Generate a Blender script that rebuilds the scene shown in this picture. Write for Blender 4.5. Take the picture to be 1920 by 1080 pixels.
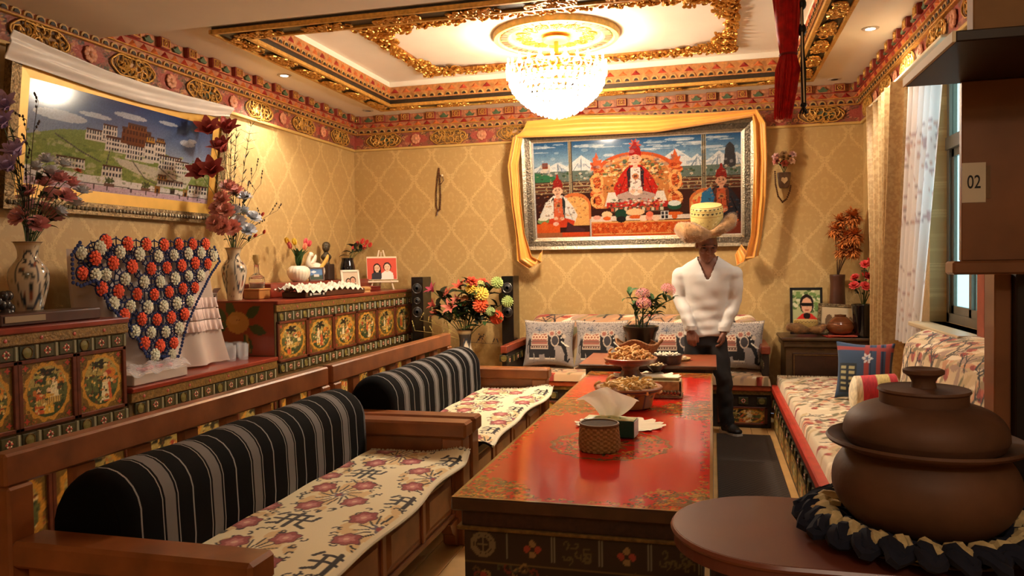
import bpy, bmesh, math, random
import numpy as np
from mathutils import Vector, Matrix
for o in list(bpy.data.objects): bpy.data.objects.remove(o)
SC = bpy.context.scene; COL = SC.collection
PI = math.pi
# ---------------------------------------------------------------- camera (photo frame 1920x1080, f in pixels)
F = 1440.0
_Y = np.array([1335-960, -(490-540.), -F]); _Y /= np.linalg.norm(_Y)
_Z = np.cross(np.array([1, .015, 0.]), _Y); _Z /= np.linalg.norm(_Z)
_X = np.cross(_Y, _Z); RM = np.stack([_X, _Y, _Z], 0); CAM = np.array([0, 0, 1.5])
cam = bpy.data.objects.new('camera', bpy.data.cameras.new('camera')); COL.objects.link(cam)
cam.data.sensor_width = 36; cam.data.lens = 36*F/1920; cam.data.clip_start = .05
cam.matrix_world = Matrix(RM.tolist()).to_4x4(); cam.location = CAM
SC.camera = cam
def ray(px, py): return RM @ np.array([px-960, -(py-540), -F])
def onz(px, py, z): d = ray(px, py); return CAM + d*((z-CAM[2])/d[2])
def ony(px, py, y): d = ray(px, py); return CAM + d*(y/d[1])
def onx(px, py, x): d = ray(px, py); return CAM + d*(x/d[0])
# ---------------------------------------------------------------- world, exposure, lights
SC.view_settings.view_transform = 'Standard'; SC.view_settings.look = 'None'
SC.view_settings.gamma = 1; SC.view_settings.use_curve_mapping = False
SC.view_settings.exposure = 0.45
wd = bpy.data.worlds.new('world'); SC.world = wd; wd.use_nodes = True
wd.node_tree.nodes['Background'].inputs[0].default_value = (.55, .75, 1, 1)
wd.node_tree.nodes['Background'].inputs[1].default_value = 2.2
def point(name, loc, power, col, rad):
    l = bpy.data.lights.new(name, 'POINT'); l.energy = power; l.color = col; l.shadow_soft_size = rad
    o = bpy.data.objects.new(name, l); COL.objects.link(o); o.location = loc; return o
def spot(name, loc, power, col, angle, rad=.04):
    l = bpy.data.lights.new(name, 'SPOT'); l.energy = power; l.color = col; l.shadow_soft_size = rad
    l.spot_size = angle; l.spot_blend = .6
    o = bpy.data.objects.new(name, l); COL.objects.link(o); o.location = loc; return o
WARM = (1, .84, .64)
CHX, CHY = -1.205, 6.15
point('chandelier_light', (CHX, CHY, 2.93), 80, WARM, .10)
point('chandelier_light_low', (CHX, CHY, 2.66), 105, WARM, .10)
spot('downlight_light', (-3.5, 5.95, 3.12), 60, (1, .92, .8), 2.2)
spot('downlight_light', (1.10, 6.02, 3.12), 60, (1, .92, .8), 2.2)
point('fill_globe_light', (.55, -.7, 2.70), 24, (1, .84, .66), .08)  # added fill light behind the viewer, brightens the cupboard door and clay pot
# ---------------------------------------------------------------- helpers
def lin(c):
    c = np.asarray(c, float)/255.; return np.where(c <= .04045, c/12.92, ((c+.055)/1.055)**2.4)
MATS = {}
def M(name, col, rough=.5, metal=0, noise=None, bump=None, coat=0, trans=0, alpha=1, emit=None, attr=False, spec=.5, sheen=0, ior=1.45):
    if name in MATS: return MATS[name]
    m = bpy.data.materials.new(name); m.use_nodes = True; nt = m.node_tree; N = nt.nodes; L = nt.links
    b = N['Principled BSDF']; c = [*lin(col), 1] if col is not None else (1, 1, 1, 1)
    b.inputs['Base Color'].default_value = c; b.inputs['Roughness'].default_value = rough; b.inputs['Metallic'].default_value = metal
    b.inputs['Coat Weight'].default_value = coat; b.inputs['Coat Roughness'].default_value = .08
    b.inputs['Transmission Weight'].default_value = trans; b.inputs['Alpha'].default_value = alpha; b.inputs['IOR'].default_value = ior
    b.inputs['Specular IOR Level'].default_value = spec; b.inputs['Sheen Weight'].default_value = sheen
    tc = N.new('ShaderNodeTexCoord'); src = None
    if attr:
        a = N.new('ShaderNodeVertexColor'); a.layer_name = 'Col'; src = a.outputs[0]
    if noise:
        sc, amt = noise[0], noise[1]
        n = N.new('ShaderNodeTexNoise'); n.inputs['Scale'].default_value = sc; n.inputs['Detail'].default_value = 5
        if len(noise) > 2:
            mp = N.new('ShaderNodeMapping'); mp.inputs['Scale'].default_value = noise[2]; L.new(tc.outputs['Object'], mp.inputs[0]); L.new(mp.outputs[0], n.inputs['Vector'])
        else: L.new(tc.outputs['Object'], n.inputs['Vector'])
        mr = N.new('ShaderNodeMapRange'); mr.inputs[1].default_value = .3; mr.inputs[2].default_value = .7; mr.inputs[3].default_value = 1-amt; mr.inputs[4].default_value = 1+amt
        L.new(n.outputs[0], mr.inputs[0])
        mx = N.new('ShaderNodeVectorMath'); mx.operation = 'MULTIPLY'; L.new(mr.outputs[0], mx.inputs[1])
        if src is not None: L.new(src, mx.inputs[0])
        else: mx.inputs[0].default_value = c[:3]
        src = mx.outputs[0]
    if src is not None: L.new(src, b.inputs['Base Color'])
    if bump:
        n = N.new('ShaderNodeTexNoise'); n.inputs['Scale'].default_value = bump[0]; n.inputs['Detail'].default_value = 3; L.new(tc.outputs['Object'], n.inputs['Vector'])
        bp = N.new('ShaderNodeBump'); bp.inputs['Strength'].default_value = bump[1]; bp.inputs['Distance'].default_value = bump[2] if len(bump) > 2 else .01
        L.new(n.outputs[0], bp.inputs['Height']); L.new(bp.outputs[0], b.inputs['Normal'])
    if emit:
        b.inputs['Emission Color'].default_value = [*lin(emit[0]), 1]; b.inputs['Emission Strength'].default_value = emit[1]
    MATS[name] = m; return m
def mesh_obj(name, me, mat, parent=None):
    o = bpy.data.objects.new(name, me); COL.objects.link(o)
    if mat is not None and not me.materials: me.materials.append(mat)
    if parent is not None: o.parent = parent
    return o
def tag(o, label=None, cat=None, group=None, kind=None):
    if label: o['label'] = label
    if cat: o['category'] = cat
    if group: o['group'] = group
    if kind: o['kind'] = kind
    return o
def thing(name, label, cat, loc=(0, 0, 0), rotz=0, group=None, kind=None):
    o = bpy.data.objects.new(name, None); COL.objects.link(o); o.location = [float(v) for v in loc]; o.rotation_euler = (0, 0, rotz)
    o.empty_display_size = .1
    return tag(o, label, cat, group, kind)
def base_of(p):
    v = Vector((0, 0, 0))
    while p is not None: v = v+p.location; p = p.parent
    return v
def copy_tree(o, parent=None):
    c = o.copy(); COL.objects.link(c)
    if parent is not None: c.parent = parent
    for ch in list(o.children): copy_tree(ch, c)
    return c
def basis(d):
    d = Vector(d).normalized(); a = Vector((0, 0, 1)) if abs(d.z) < .9 else Vector((1, 0, 0))
    u = d.cross(a).normalized(); return u, d.cross(u).normalized()
class MB:
    def __init__(s): s.v = []; s.f = []; s.m = []; s.cur = 0
    def add(s, vs, fs):
        k = len(s.v); s.v += [tuple(float(t) for t in p) for p in vs]
        for q in fs: s.f.append([i+k for i in q]); s.m.append(s.cur)
        return s
    def box(s, c, d, b=0, rz=0):
        hx, hy, hz = d[0]/2, d[1]/2, d[2]/2; vs = []; fs = []
        if b <= 0:
            vs = [(x*hx, y*hy, z*hz) for x in (-1, 1) for y in (-1, 1) for z in (-1, 1)]
            fs = [(0, 1, 3, 2), (4, 6, 7, 5), (0, 4, 5, 1), (2, 3, 7, 6), (0, 2, 6, 4), (1, 5, 7, 3)]
        else:
            b = min(b, hx*.95, hy*.95, hz*.95); idx = {}
            for x in (-1, 1):
                for y in (-1, 1):
                    for z in (-1, 1):
                        for a in range(3):
                            q = [x*(hx-b), y*(hy-b), z*(hz-b)]; q[a] += (x, y, z)[a]*b
                            idx[(x, y, z, a)] = len(vs); vs.append(q)
            def g(x, y, z, a): return idx[(x, y, z, a)]
            for e in (-1, 1):
                fs += [[g(e, -1, -1, 0), g(e, 1, -1, 0), g(e, 1, 1, 0), g(e, -1, 1, 0)], [g(-1, e, -1, 1), g(1, e, -1, 1), g(1, e, 1, 1), g(-1, e, 1, 1)], [g(-1, -1, e, 2), g(1, -1, e, 2), g(1, 1, e, 2), g(-1, 1, e, 2)]]
                for h in (-1, 1):
                    fs += [[g(e, h, -1, 0), g(e, h, 1, 0), g(e, h, 1, 1), g(e, h, -1, 1)], [g(e, -1, h, 0), g(e, 1, h, 0), g(e, 1, h, 2), g(e, -1, h, 2)], [g(-1, e, h, 1), g(1, e, h, 1), g(1, e, h, 2), g(-1, e, h, 2)]]
                    for k in (-1, 1): fs.append([g(e, h, k, 0), g(e, h, k, 1), g(e, h, k, 2)])
        cr, sr = math.cos(rz), math.sin(rz)
        return s.add([(c[0]+x*cr-y*sr, c[1]+x*sr+y*cr, c[2]+z) for x, y, z in vs], fs)
    def bb(s, x0, x1, y0, y1, z0, z1, b=0): return s.box(((x0+x1)/2, (y0+y1)/2, (z0+z1)/2), (abs(x1-x0), abs(y1-y0), abs(z1-z0)), b)
    def tube(s, pts, r, n=8, caps=True, closed=False):
        pts = [Vector(p) for p in pts]; k = len(pts); rs = r if hasattr(r, '__len__') else [r]*k; vs = []; fs = []; u = None
        for i, p in enumerate(pts):
            a = pts[i-1] if (i > 0 or closed) else p; b = pts[(i+1) % k] if (i < k-1 or closed) else p
            d = (b-a); d = d.normalized() if d.length > 1e-9 else Vector((0, 0, 1))
            if u is None: u, w = basis(d)
            else:
                u = (u-d*u.dot(d)); u = u.normalized() if u.length > 1e-6 else basis(d)[0]; w = d.cross(u)
            for j in range(n):
                t = 2*PI*j/n; vs.append(p+(u*math.cos(t)+w*math.sin(t))*rs[i])
        for i in range(k if closed else k-1):
            for j in range(n):
                a = i*n+j; b = i*n+(j+1) % n; c = ((i+1) % k)*n; fs.append((a, b, c+(j+1) % n, c+j))
        if caps and not closed: fs += [list(range(n))[::-1], [(k-1)*n+j for j in range(n)]]
        return s.add(vs, fs)
    def lathe(s, prof, n=24, c=(0, 0, 0), a0=0, a1=2*PI, ex=1, ey=1, ripple=None):
        full = abs(a1-a0-2*PI) < 1e-6; m = n if full else n+1; vs = []; fs = []
        for r, z in prof:
            for j in range(m):
                t = a0+(a1-a0)*j/n; q = 1 if ripple is None else 1+ripple[1]*math.cos(ripple[0]*t)
                vs.append((c[0]+r*ex*q*math.cos(t), c[1]+r*ey*q*math.sin(t), c[2]+z))
        for i in range(len(prof)-1):
            for j in range(n if full else n):
                a = i*m+j; b = i*m+(j+1) % m; fs.append((a, b, b+m, a+m))
        if full:
            if prof[0][0] > 1e-4: fs.append(list(range(m))[::-1])
            if prof[-1][0] > 1e-4: fs.append([(len(prof)-1)*m+j for j in range(m)])
        return s.add(vs, fs)
    def ball(s, c, r, nu=10, nv=6, R=None):
        r = r if hasattr(r, '__len__') else (r, r, r); vs = []; fs = []
        for i in range(nv+1):
            p = PI*i/nv
            for j in range(nu):
                t = 2*PI*j/nu; q = Vector((r[0]*math.sin(p)*math.cos(t), r[1]*math.sin(p)*math.sin(t), -r[2]*math.cos(p)))
                if R is not None: q = R @ q
                vs.append((c[0]+q.x, c[1]+q.y, c[2]+q.z))
        for i in range(nv):
            for j in range(nu):
                a = i*nu+j; b = i*nu+(j+1) % nu; fs.append((a, b, b+nu, a+nu))
        return s.add(vs, fs)
    def prism(s, pts, h, axis='z', at=0):
        n = len(pts); vs = []
        for k in (at, at+h):
            for a, b in pts: vs.append({'z': (a, b, k), 'y': (a, k, b), 'x': (k, a, b)}[axis])
        return s.add(vs, [list(range(n))[::-1], [n+i for i in range(n)]]+[(i, (i+1) % n, n+(i+1) % n, n+i) for i in range(n)])
    def grid(s, fn, nu, nv, cu=False):
        vs = [fn(i/nu, j/nv) for j in range(nv+1) for i in range(nu if cu else nu+1)]; m = nu if cu else nu+1; fs = []
        for j in range(nv):
            for i in range(nu): fs.append((j*m+i, j*m+(i+1) % m, (j+1)*m+(i+1) % m, (j+1)*m+i))
        return s.add(vs, fs)
    def xf(s, mat4):
        s.v = [tuple(mat4 @ Vector(p)) for p in s.v]; return s
    def mesh(s, name, smooth=False, fix=True):
        me = bpy.data.meshes.new(name); me.from_pydata(s.v, [], s.f)
        if s.m and max(s.m) > 0: me.polygons.foreach_set('material_index', s.m)
        if fix:
            bm = bmesh.new(); bm.from_mesh(me); bmesh.ops.recalc_face_normals(bm, faces=bm.faces); bm.to_mesh(me); bm.free()
        if smooth:
            me.polygons.foreach_set('use_smooth', [True]*len(me.polygons))
            if smooth != 2: me.set_sharp_from_angle(angle=.7)
        me.update(); return me
    def build(s, name, mat, parent=None, smooth=False, world=False):
        if world and parent is not None:
            b = base_of(parent); s.v = [(x-b.x, y-b.y, z-b.z) for x, y, z in s.v]
        me = s.mesh(name, smooth)
        if isinstance(mat, (list, tuple)):
            for q in mat: me.materials.append(q)
            mat = None
        return mesh_obj(name, me, mat, parent)
class CV:
    '''small painted picture sampled on a vertex grid, for flat print and painted ornament'''
    def __init__(s, w, h, nx, ny, base):
        s.w, s.h, s.nx, s.ny = w, h, nx, ny
        s.X, s.Y = np.meshgrid(np.linspace(0, w, nx), np.linspace(0, h, ny)); s.im = np.zeros((ny, nx, 3)); s.im[:] = base
    def win(s, x0, y0, x1, y1):
        i0 = max(0, int(x0/s.w*(s.nx-1))-1); i1 = max(0, int(x1/s.w*(s.nx-1))+2); j0 = max(0, int(y0/s.h*(s.ny-1))-1); j1 = max(0, int(y1/s.h*(s.ny-1))+2)
        k = (slice(j0, j1), slice(i0, i1)); return s.X[k], s.Y[k], s.im[k]
    def put(s, im, m, col, a=1.): im[m] = im[m]*(1-a)+np.asarray(col, float)*a; return s
    def rect(s, x0, y0, x1, y1, col, a=1): return s.put(s.im, (s.X >= x0) & (s.X <= x1) & (s.Y >= y0) & (s.Y <= y1), col, a)
    def ell(s, cx, cy, rx, ry, col, a=1):
        X, Y, I = s.win(cx-rx, cy-ry, cx+rx, cy+ry); return s.put(I, ((X-cx)/rx)**2+((Y-cy)/ry)**2 <= 1, col, a)
    def ring(s, cx, cy, rx, ry, w, col, wob=0, k=12):
        q = 1+w+wob; X, Y, I = s.win(cx-rx*q, cy-ry*q, cx+rx*q, cy+ry*q)
        t = np.arctan2((Y-cy)/ry, (X-cx)/rx); d = np.hypot((X-cx)/rx, (Y-cy)/ry); return s.put(I, np.abs(d-1-wob*np.cos(k*t)) < w, col)
    def flower(s, cx, cy, r, n, col, ph=0, dep=.25, ey=1):
        X, Y, I = s.win(cx-r, cy-r*ey, cx+r, cy+r*ey); dx = X-cx; dy = (Y-cy)/ey; t = np.arctan2(dy, dx); return s.put(I, np.hypot(dx, dy) < r*(1-dep+dep*np.cos(n*t+ph)), col)
    def poly(s, pts, col, a=1):
        pts = np.asarray(pts, float); X, Y, I = s.win(pts[:, 0].min(), pts[:, 1].min(), pts[:, 0].max(), pts[:, 1].max()); ins = np.zeros(X.shape, bool); n = len(pts)
        for i in range(n):
            x1, y1 = pts[i]; x2, y2 = pts[(i+1) % n]
            if y1 == y2: continue
            ins ^= ((Y >= min(y1, y2)) & (Y < max(y1, y2)) & (X < (x2-x1)*(Y-y1)/(y2-y1)+x1))
        return s.put(I, ins, col, a)
    def line(s, pts, w, col, a=1):
        q = np.asarray(pts, float); X, Y, I = s.win(q[:, 0].min()-w, q[:, 1].min()-w, q[:, 0].max()+w, q[:, 1].max()+w); m = np.zeros(X.shape, bool)
        for (x1, y1), (x2, y2) in zip(pts[:-1], pts[1:]):
            dx, dy = x2-x1, y2-y1; L = dx*dx+dy*dy+1e-12; t = np.clip(((X-x1)*dx+(Y-y1)*dy)/L, 0, 1)
            m |= np.hypot(X-x1-t*dx, Y-y1-t*dy) < w/2
        return s.put(I, m, col, a)
    def curl(s, x, y, r, turns, w, col, a0=0, sg=1):
        return s.line([(x+r*(1-t)*math.cos(a0+sg*t*turns*2*PI), y+r*(1-t)*math.sin(a0+sg*t*turns*2*PI)) for t in np.linspace(0, .92, 14)], w, col)
    def grad(s, x0, y0, x1, y1, c0, c1):
        m = (s.X >= x0) & (s.X <= x1) & (s.Y >= y0) & (s.Y <= y1); t = ((s.Y[m]-y0)/(y1-y0))[:, None]; s.im[m] = np.asarray(c0)*(1-t)+np.asarray(c1)*t; return s
    def detail(s, x0, y0, x1, y1, n, cols, r, rng, a=.6):
        for k in range(n): s.ell(x0+rng.random()*(x1-x0), y0+rng.random()*(y1-y0), r*rng.uniform(.5, 1.6), r*rng.uniform(.3, .9), cols[k % len(cols)], a)
        return s
    def speck(s, amt, rng): s.im *= 1+amt*(rng.random(s.im.shape[:2])[..., None]-.5)*2; return s
    def obj(s, name, fn, mat, parent=None, world=False, smooth=True, flip=False):
        U, V = s.X/s.w, s.Y/s.h; P = fn(U.ravel(), V.ravel()); co = np.stack([np.broadcast_to(np.asarray(p, float), U.size) for p in P], 1)
        if world and parent is not None: co = co-np.array(base_of(parent))
        nx, ny = s.nx, s.ny; i = np.arange((nx-1)*(ny-1)); a = (i//(nx-1))*nx+i % (nx-1)
        q = np.stack([a, a+1, a+nx+1, a+nx], 1)
        if flip: q = q[:, ::-1]
        me = bpy.data.meshes.new(name); me.vertices.add(nx*ny); me.vertices.foreach_set('co', co.ravel()); n = len(q)
        me.loops.add(4*n); me.loops.foreach_set('vertex_index', q.ravel().astype(np.int32)); me.polygons.add(n)
        me.polygons.foreach_set('loop_start', (np.arange(n)*4).astype(np.int32)); me.update(calc_edges=True)
        at = me.color_attributes.new('Col', 'FLOAT_COLOR', 'POINT'); c = np.ones((nx*ny, 4)); c[:, :3] = lin(np.clip(s.im.reshape(-1, 3), 0, 255)); at.data.foreach_set('color', c.ravel())
        if smooth: me.polygons.foreach_set('use_smooth', np.ones(n, bool))
        me.validate(); return mesh_obj(name, me, mat, parent)
def paint(name, rough=.5, **k): return M('paint_'+name, None, rough, attr=True, **k)
rnd = random.Random(7)
ORD = ['', 'second ', 'third ', 'fourth ', 'fifth ', 'sixth ', 'seventh ', 'eighth ', 'ninth ', 'tenth ', 'eleventh ', 'twelfth ']
def ranked(pts, ax):
    '''pts in the photo with a phrase that singles each one out: by height (ax 1) or from the left (ax 0)'''
    order = sorted(range(len(pts)), key=lambda i: pts[i][ax]); out = []
    for i, p in enumerate(pts):
        k = order.index(i); out.append((p, (ORD[k]+'highest ' if k < len(pts)-1 else 'lowest ') if ax else ('leftmost ' if k == 0 else 'rightmost ' if k == len(pts)-1 else ORD[k].strip()+'-from-left ')))
    return out
# ---------------------------------------------------------------- common materials
GOLD = M('gold', (205, 150, 70), .35, .75, bump=(60, .3)); GOLDP = M('gold_paint', (200, 150, 70), .45, .35, noise=(40, .25))
OLDGOLD = M('old_gold', (120, 92, 45), .45, .4, noise=(50, .35)); SILV = M('silver_frame', (150, 140, 120), .32, .85, noise=(60, .3), bump=(80, .4))
WHITE = M('white_paint', (236, 226, 208), .6, noise=(3, .03)); CREAM = M('cream', (235, 222, 190), .6)
REDP = M('red_paint', (150, 38, 30), .45, noise=(30, .2)); ORNP = M('orange_paint', (205, 110, 55), .45, noise=(30, .2)); GREENP = M('green_paint', (74, 92, 62), .5, noise=(30, .25))
BLACK = M('black', (14, 13, 13), .4); DKP = M('dark_paint', (40, 30, 24), .5, noise=(20, .3))
WOOD = M('sofa_wood', (142, 84, 44), .38, noise=(7, .3, (1, 1, 1)), coat=.25); DWOOD = M('dark_wood', (70, 38, 24), .4, noise=(8, .3), coat=.2)
GLASS = M('clear_glass', (250, 252, 255), .04, trans=1, ior=1.5); PINKP = M('pink_paint', (190, 95, 85), .5, noise=(25, .2))
LEAF = M('leaf', (52, 82, 40), .5, noise=(20, .3)); DLEAF = M('dark_leaf', (36, 44, 28), .55, noise=(20, .3)); STEM = M('stem', (70, 90, 45), .6)
# ================================================================= SETTING
XL, XR, YB, YF, ZC, ZU = -3.86, 1.39, 7.9, -1.6, 3.15, 3.35
TX0, TX1, TY0, TY1 = -3.3, .88, 4.62, 7.41      # ceiling tray
SOF = 4.18                                       # edge of the lowered near ceiling
def wallpaper(name, axis):
    m = bpy.data.materials.new(name); m.use_nodes = True; N = m.node_tree.nodes; L = m.node_tree.links; b = N['Principled BSDF']
    g = N.new('ShaderNodeNewGeometry'); sp = N.new('ShaderNodeSeparateXYZ'); L.new(g.outputs['Position'], sp.inputs[0])
    def mt(op, a, c=None, d=None):
        n = N.new('ShaderNodeMath'); n.operation = op
        for i, q in enumerate((a, c, d)):
            if q is None: continue
            if isinstance(q, (int, float)): n.inputs[i].default_value = q
            else: L.new(q, n.inputs[i])
        return n.outputs[0]
    u = mt('MULTIPLY', sp.outputs[axis], 1/.42); v = mt('MULTIPLY', sp.outputs[2], 1/.54)
    mm = mt('ABSOLUTE', mt('SUBTRACT', mt('FRACT', u), .5))
    off = mt('MULTIPLY_ADD', mt('COSINE', mt('MULTIPLY', v, 2*PI)), .21, .25)
    nz = N.new('ShaderNodeTexNoise'); nz.inputs['Scale'].default_value = 26; nz.inputs['Detail'].default_value = 3
    cb = N.new('ShaderNodeCombineXYZ'); L.new(mm, cb.inputs[0]); L.new(v, cb.inputs[1]); L.new(cb.outputs[0], nz.inputs['Vector'])
    wob = mt('MULTIPLY_ADD', nz.outputs[0], .26, -.13)
    d = mt('ABSOLUTE', mt('ADD', mt('SUBTRACT', mm, off), wob))
    ln = N.new('ShaderNodeMapRange'); ln.inputs[1].default_value = .02; ln.inputs[2].default_value = .05; ln.inputs[3].default_value = 1; ln.inputs[4].default_value = 0; L.new(d, ln.inputs[0])
    n2 = N.new('ShaderNodeTexNoise'); n2.inputs['Scale'].default_value = 11; n2.inputs['Detail'].default_value = 4; L.new(cb.outputs[0], n2.inputs['Vector'])
    mo = N.new('ShaderNodeMapRange'); mo.inputs[1].default_value = .52; mo.inputs[2].default_value = .60; mo.inputs[3].default_value = 0; mo.inputs[4].default_value = .38; L.new(n2.outputs[0], mo.inputs[0])
    mk = mt('MAXIMUM', ln.outputs[0], mo.outputs[0])
    n3 = N.new('ShaderNodeTexNoise'); n3.inputs['Scale'].default_value = 90; n3.inputs['Detail'].default_value = 2; L.new(g.outputs['Position'], n3.inputs['Vector'])
    mk = mt('MULTIPLY', mk, mt('MULTIPLY_ADD', n3.outputs[0], .8, .45))
    mx = N.new('ShaderNodeMix'); mx.data_type = 'RGBA'; L.new(mk, mx.inputs[0])
    mx.inputs[6].default_value = [*lin((182, 150, 94)), 1]; mx.inputs[7].default_value = [*lin((206, 174, 116)), 1]
    L.new(mx.outputs[2], b.inputs['Base Color']); b.inputs['Roughness'].default_value = .55
    bp = N.new('ShaderNodeBump'); bp.inputs['Strength'].default_value = .35; bp.inputs['Distance'].default_value = .003; L.new(mk, bp.inputs['Height']); L.new(bp.outputs[0], b.inputs['Normal'])
    return m
WPX, WPY = wallpaper('wallpaper_back', 0), wallpaper('wallpaper_side', 1)
def struct(o, label, cat): return tag(o, label, cat, kind='structure')
fl = struct(MB().bb(XL-.1, XR+.3, YF-.1, YB+.1, -.1, -.02).build('floor', M('subfloor', (120, 90, 60), .7)), 'pale wooden plank floor under the tables and sofas', 'floor')
pw = M('floor_plank', (214, 172, 112), .35, noise=(5, .15), coat=.15)
w_ = .135; pm = MB().box((0, 0, -.01), (w_-.003, (YB-YF)/2-.003, .02), .002).mesh('plank'); pm.materials.append(pw)
for i in range(39):
    for j in range(2):
        o = mesh_obj('plank', pm, None, fl); o.location = (XL+w_/2+i*w_, YF+(YB-YF)*(.25+.5*j), 0)
struct(MB().bb(XL-.12, XL, YF, YB, 0, ZU).build('wall_left', WPY), 'gold damask papered wall behind the long painted cabinets', 'wall')
struct(MB().bb(XL-.12, XR+.3, YB, YB+.12, 0, ZU).build('wall_back', WPX), 'gold damask papered far wall with the draped picture', 'wall')
WY0, WY1, WZ0, WZ1 = 4.62, 5.6, 1.08, 2.74
b = MB(); T = .13
b.bb(XR, XR+T, YF, WY0, 0, ZU); b.bb(XR, XR+T, WY1, YB, 0, ZU); b.bb(XR, XR+T, WY0, WY1, 0, WZ0); b.bb(XR, XR+T, WY0, WY1, WZ1, ZU)
struct(b.build('wall_right', WPY), 'gold papered wall with the window behind the curtains', 'wall')
struct(MB().bb(XL-.12, XR+.12, YF-.12, YF, 0, ZU).build('wall_front', WPX), 'gold papered wall behind the viewer', 'wall')
b = MB()
for x0, x1, y0, y1 in ((XL, TX0, SOF, YB), (TX1, XR, SOF, YB), (TX0, TX1, SOF, TY0), (TX0, TX1, TY1, YB)): b.bb(x0, x1, y0, y1, ZC, ZC+.04)
ce = struct(b.build('ceiling', WHITE), 'off-white ceiling with a recessed gilded tray', 'ceiling')
MB().bb(XL, XR, YF, SOF, 3.0, ZC+.04).build('soffit', WHITE, ce)
MB().bb(TX0-.1, TX1+.1, TY0-.1, TY1+.1, ZU, ZU+.05).build('tray_panel', WHITE, ce)
b = MB()
for x0, x1, y0, y1 in ((TX0-.02, TX0, TY0, TY1), (TX1, TX1+.02, TY0, TY1), (TX0, TX1, TY0-.02, TY0), (TX0, TX1, TY1, TY1+.02)): b.bb(x0, x1, y0, y1, ZC+.02, ZU)
b.build('tray_side', WHITE, ce)
# ---- carved pieces shared by all cornices
def curls(n, w, h, seed, r=.006, d=.02):
    R = random.Random(seed); b = MB()
    for k in range(n):
        a = 2*PI*k/n; q = math.sqrt(R.uniform(.15, 1)); cx, cz = w/2*q*math.cos(a)*.85, h/2*q*math.sin(a)*.8; rr = R.uniform(.22, .4)*h; a0 = R.uniform(0, 6.3); sg = R.choice((-1, 1))
        b.tube([(cx+rr*(1-t*.8)*math.cos(a0+sg*t*6), -d*.5-R.uniform(0, .3)*d, cz+rr*(1-t*.8)*math.sin(a0+sg*t*6)) for t in np.linspace(0, 1, 8)], [r*.7]+[r]*6+[r*.5], 5)
    for k in range(8): b.ball((R.uniform(-.38, .38)*w, -d*.6, R.uniform(-.3, .3)*h), (.011, .012, .011), 6, 4)
    return b
cart = [curls(15, .40, .145, s).mesh('cartouche', 1) for s in (1, 2)]
for c_ in cart: c_.materials.append(GOLDP)
ringm = MB().tube([(.205*math.copysign(abs(math.cos(t))**.7, math.cos(t)), -.012, .07*math.sin(t)*(1+.12*math.cos(6*t))) for t in np.linspace(0, 2*PI, 33)[:-1]], .006, 5, closed=True).mesh('cartouche_rim', 1); ringm.materials.append(GOLDP)
rb = MB()
for k in range(8): rb.ball((.035*math.cos(k*PI/4), -.01, .035*math.sin(k*PI/4)), (.022, .012, .022), 7, 4)
rb.ball((0, -.016, 0), (.02, .012, .02), 8, 5); ros = rb.mesh('rosette', 1); ros.materials.append(M('rosette_tan', (205, 140, 105), .5, noise=(40, .2)))
def pyr(w, h, d): return MB().add([(-w/2, 0, 0), (w/2, 0, 0), (0, 0, h), (0, -d, h*.35)], [(0, 1, 3), (1, 2, 3), (2, 0, 3)]).mesh('triangle')
tri = []
for mt_ in (REDP, ORNP, M('brick_paint', (175, 65, 40), .45, noise=(30, .2))):
    q = pyr(.088, .043, .018); q.materials.append(mt_); tri.append(q)
pb = MB().prism([(.034*math.cos(t)*.98, .036*math.sin(t)) for t in np.linspace(0, PI, 9)], .012, 'y', -.012); pb.cur = 1; pb.prism([(.02*math.cos(t), .022*math.sin(t)) for t in np.linspace(0, PI, 7)], .006, 'y', -.018)
pet = pb.mesh('petal'); pet.materials.append(M('petal_gold', (190, 150, 85), .5, noise=(40, .2))); pet.materials.append(DKP)
bk = MB().bb(-.05, .05, -.10, 0, 0, .078, .004); bk.cur = 1
for z in (.008, .064): bk.bb(-.045, .045, -.106, -.10, z, z+.006)
for x in (-.042, .036): bk.bb(x, x+.006, -.106, -.10, .01, .068)
bk.tube([(.02*math.cos(t), -.104, .039+.02*math.sin(t)) for t in np.linspace(0, 2*PI, 9)[:-1]], .005, 4, closed=True); bk.ball((0, -.102, .039), (.009, .006, .009), 6, 4)
blk = bk.mesh('block'); blk.materials.append(M('block_red', (140, 52, 40), .5, noise=(20, .25))); blk.materials.append(GOLDP)
lb = MB().prism([(-.05, .035), (-.03, .012), (.03, .012), (.05, .035), (.03, .03), (0, .06), (-.03, .03)], .02, 'y', -.085); lb.cur = 1; lb.bb(-.065, .065, -.065, -.06, .005, .07); lot = lb.mesh('lotus_panel')
lot.materials.append(GREENP); lot.materials.append(M('lotus_tan', (185, 120, 80), .5, noise=(45, .35)))
PFR = paint('frieze', .5, bump=(55, .8, .01))
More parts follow.
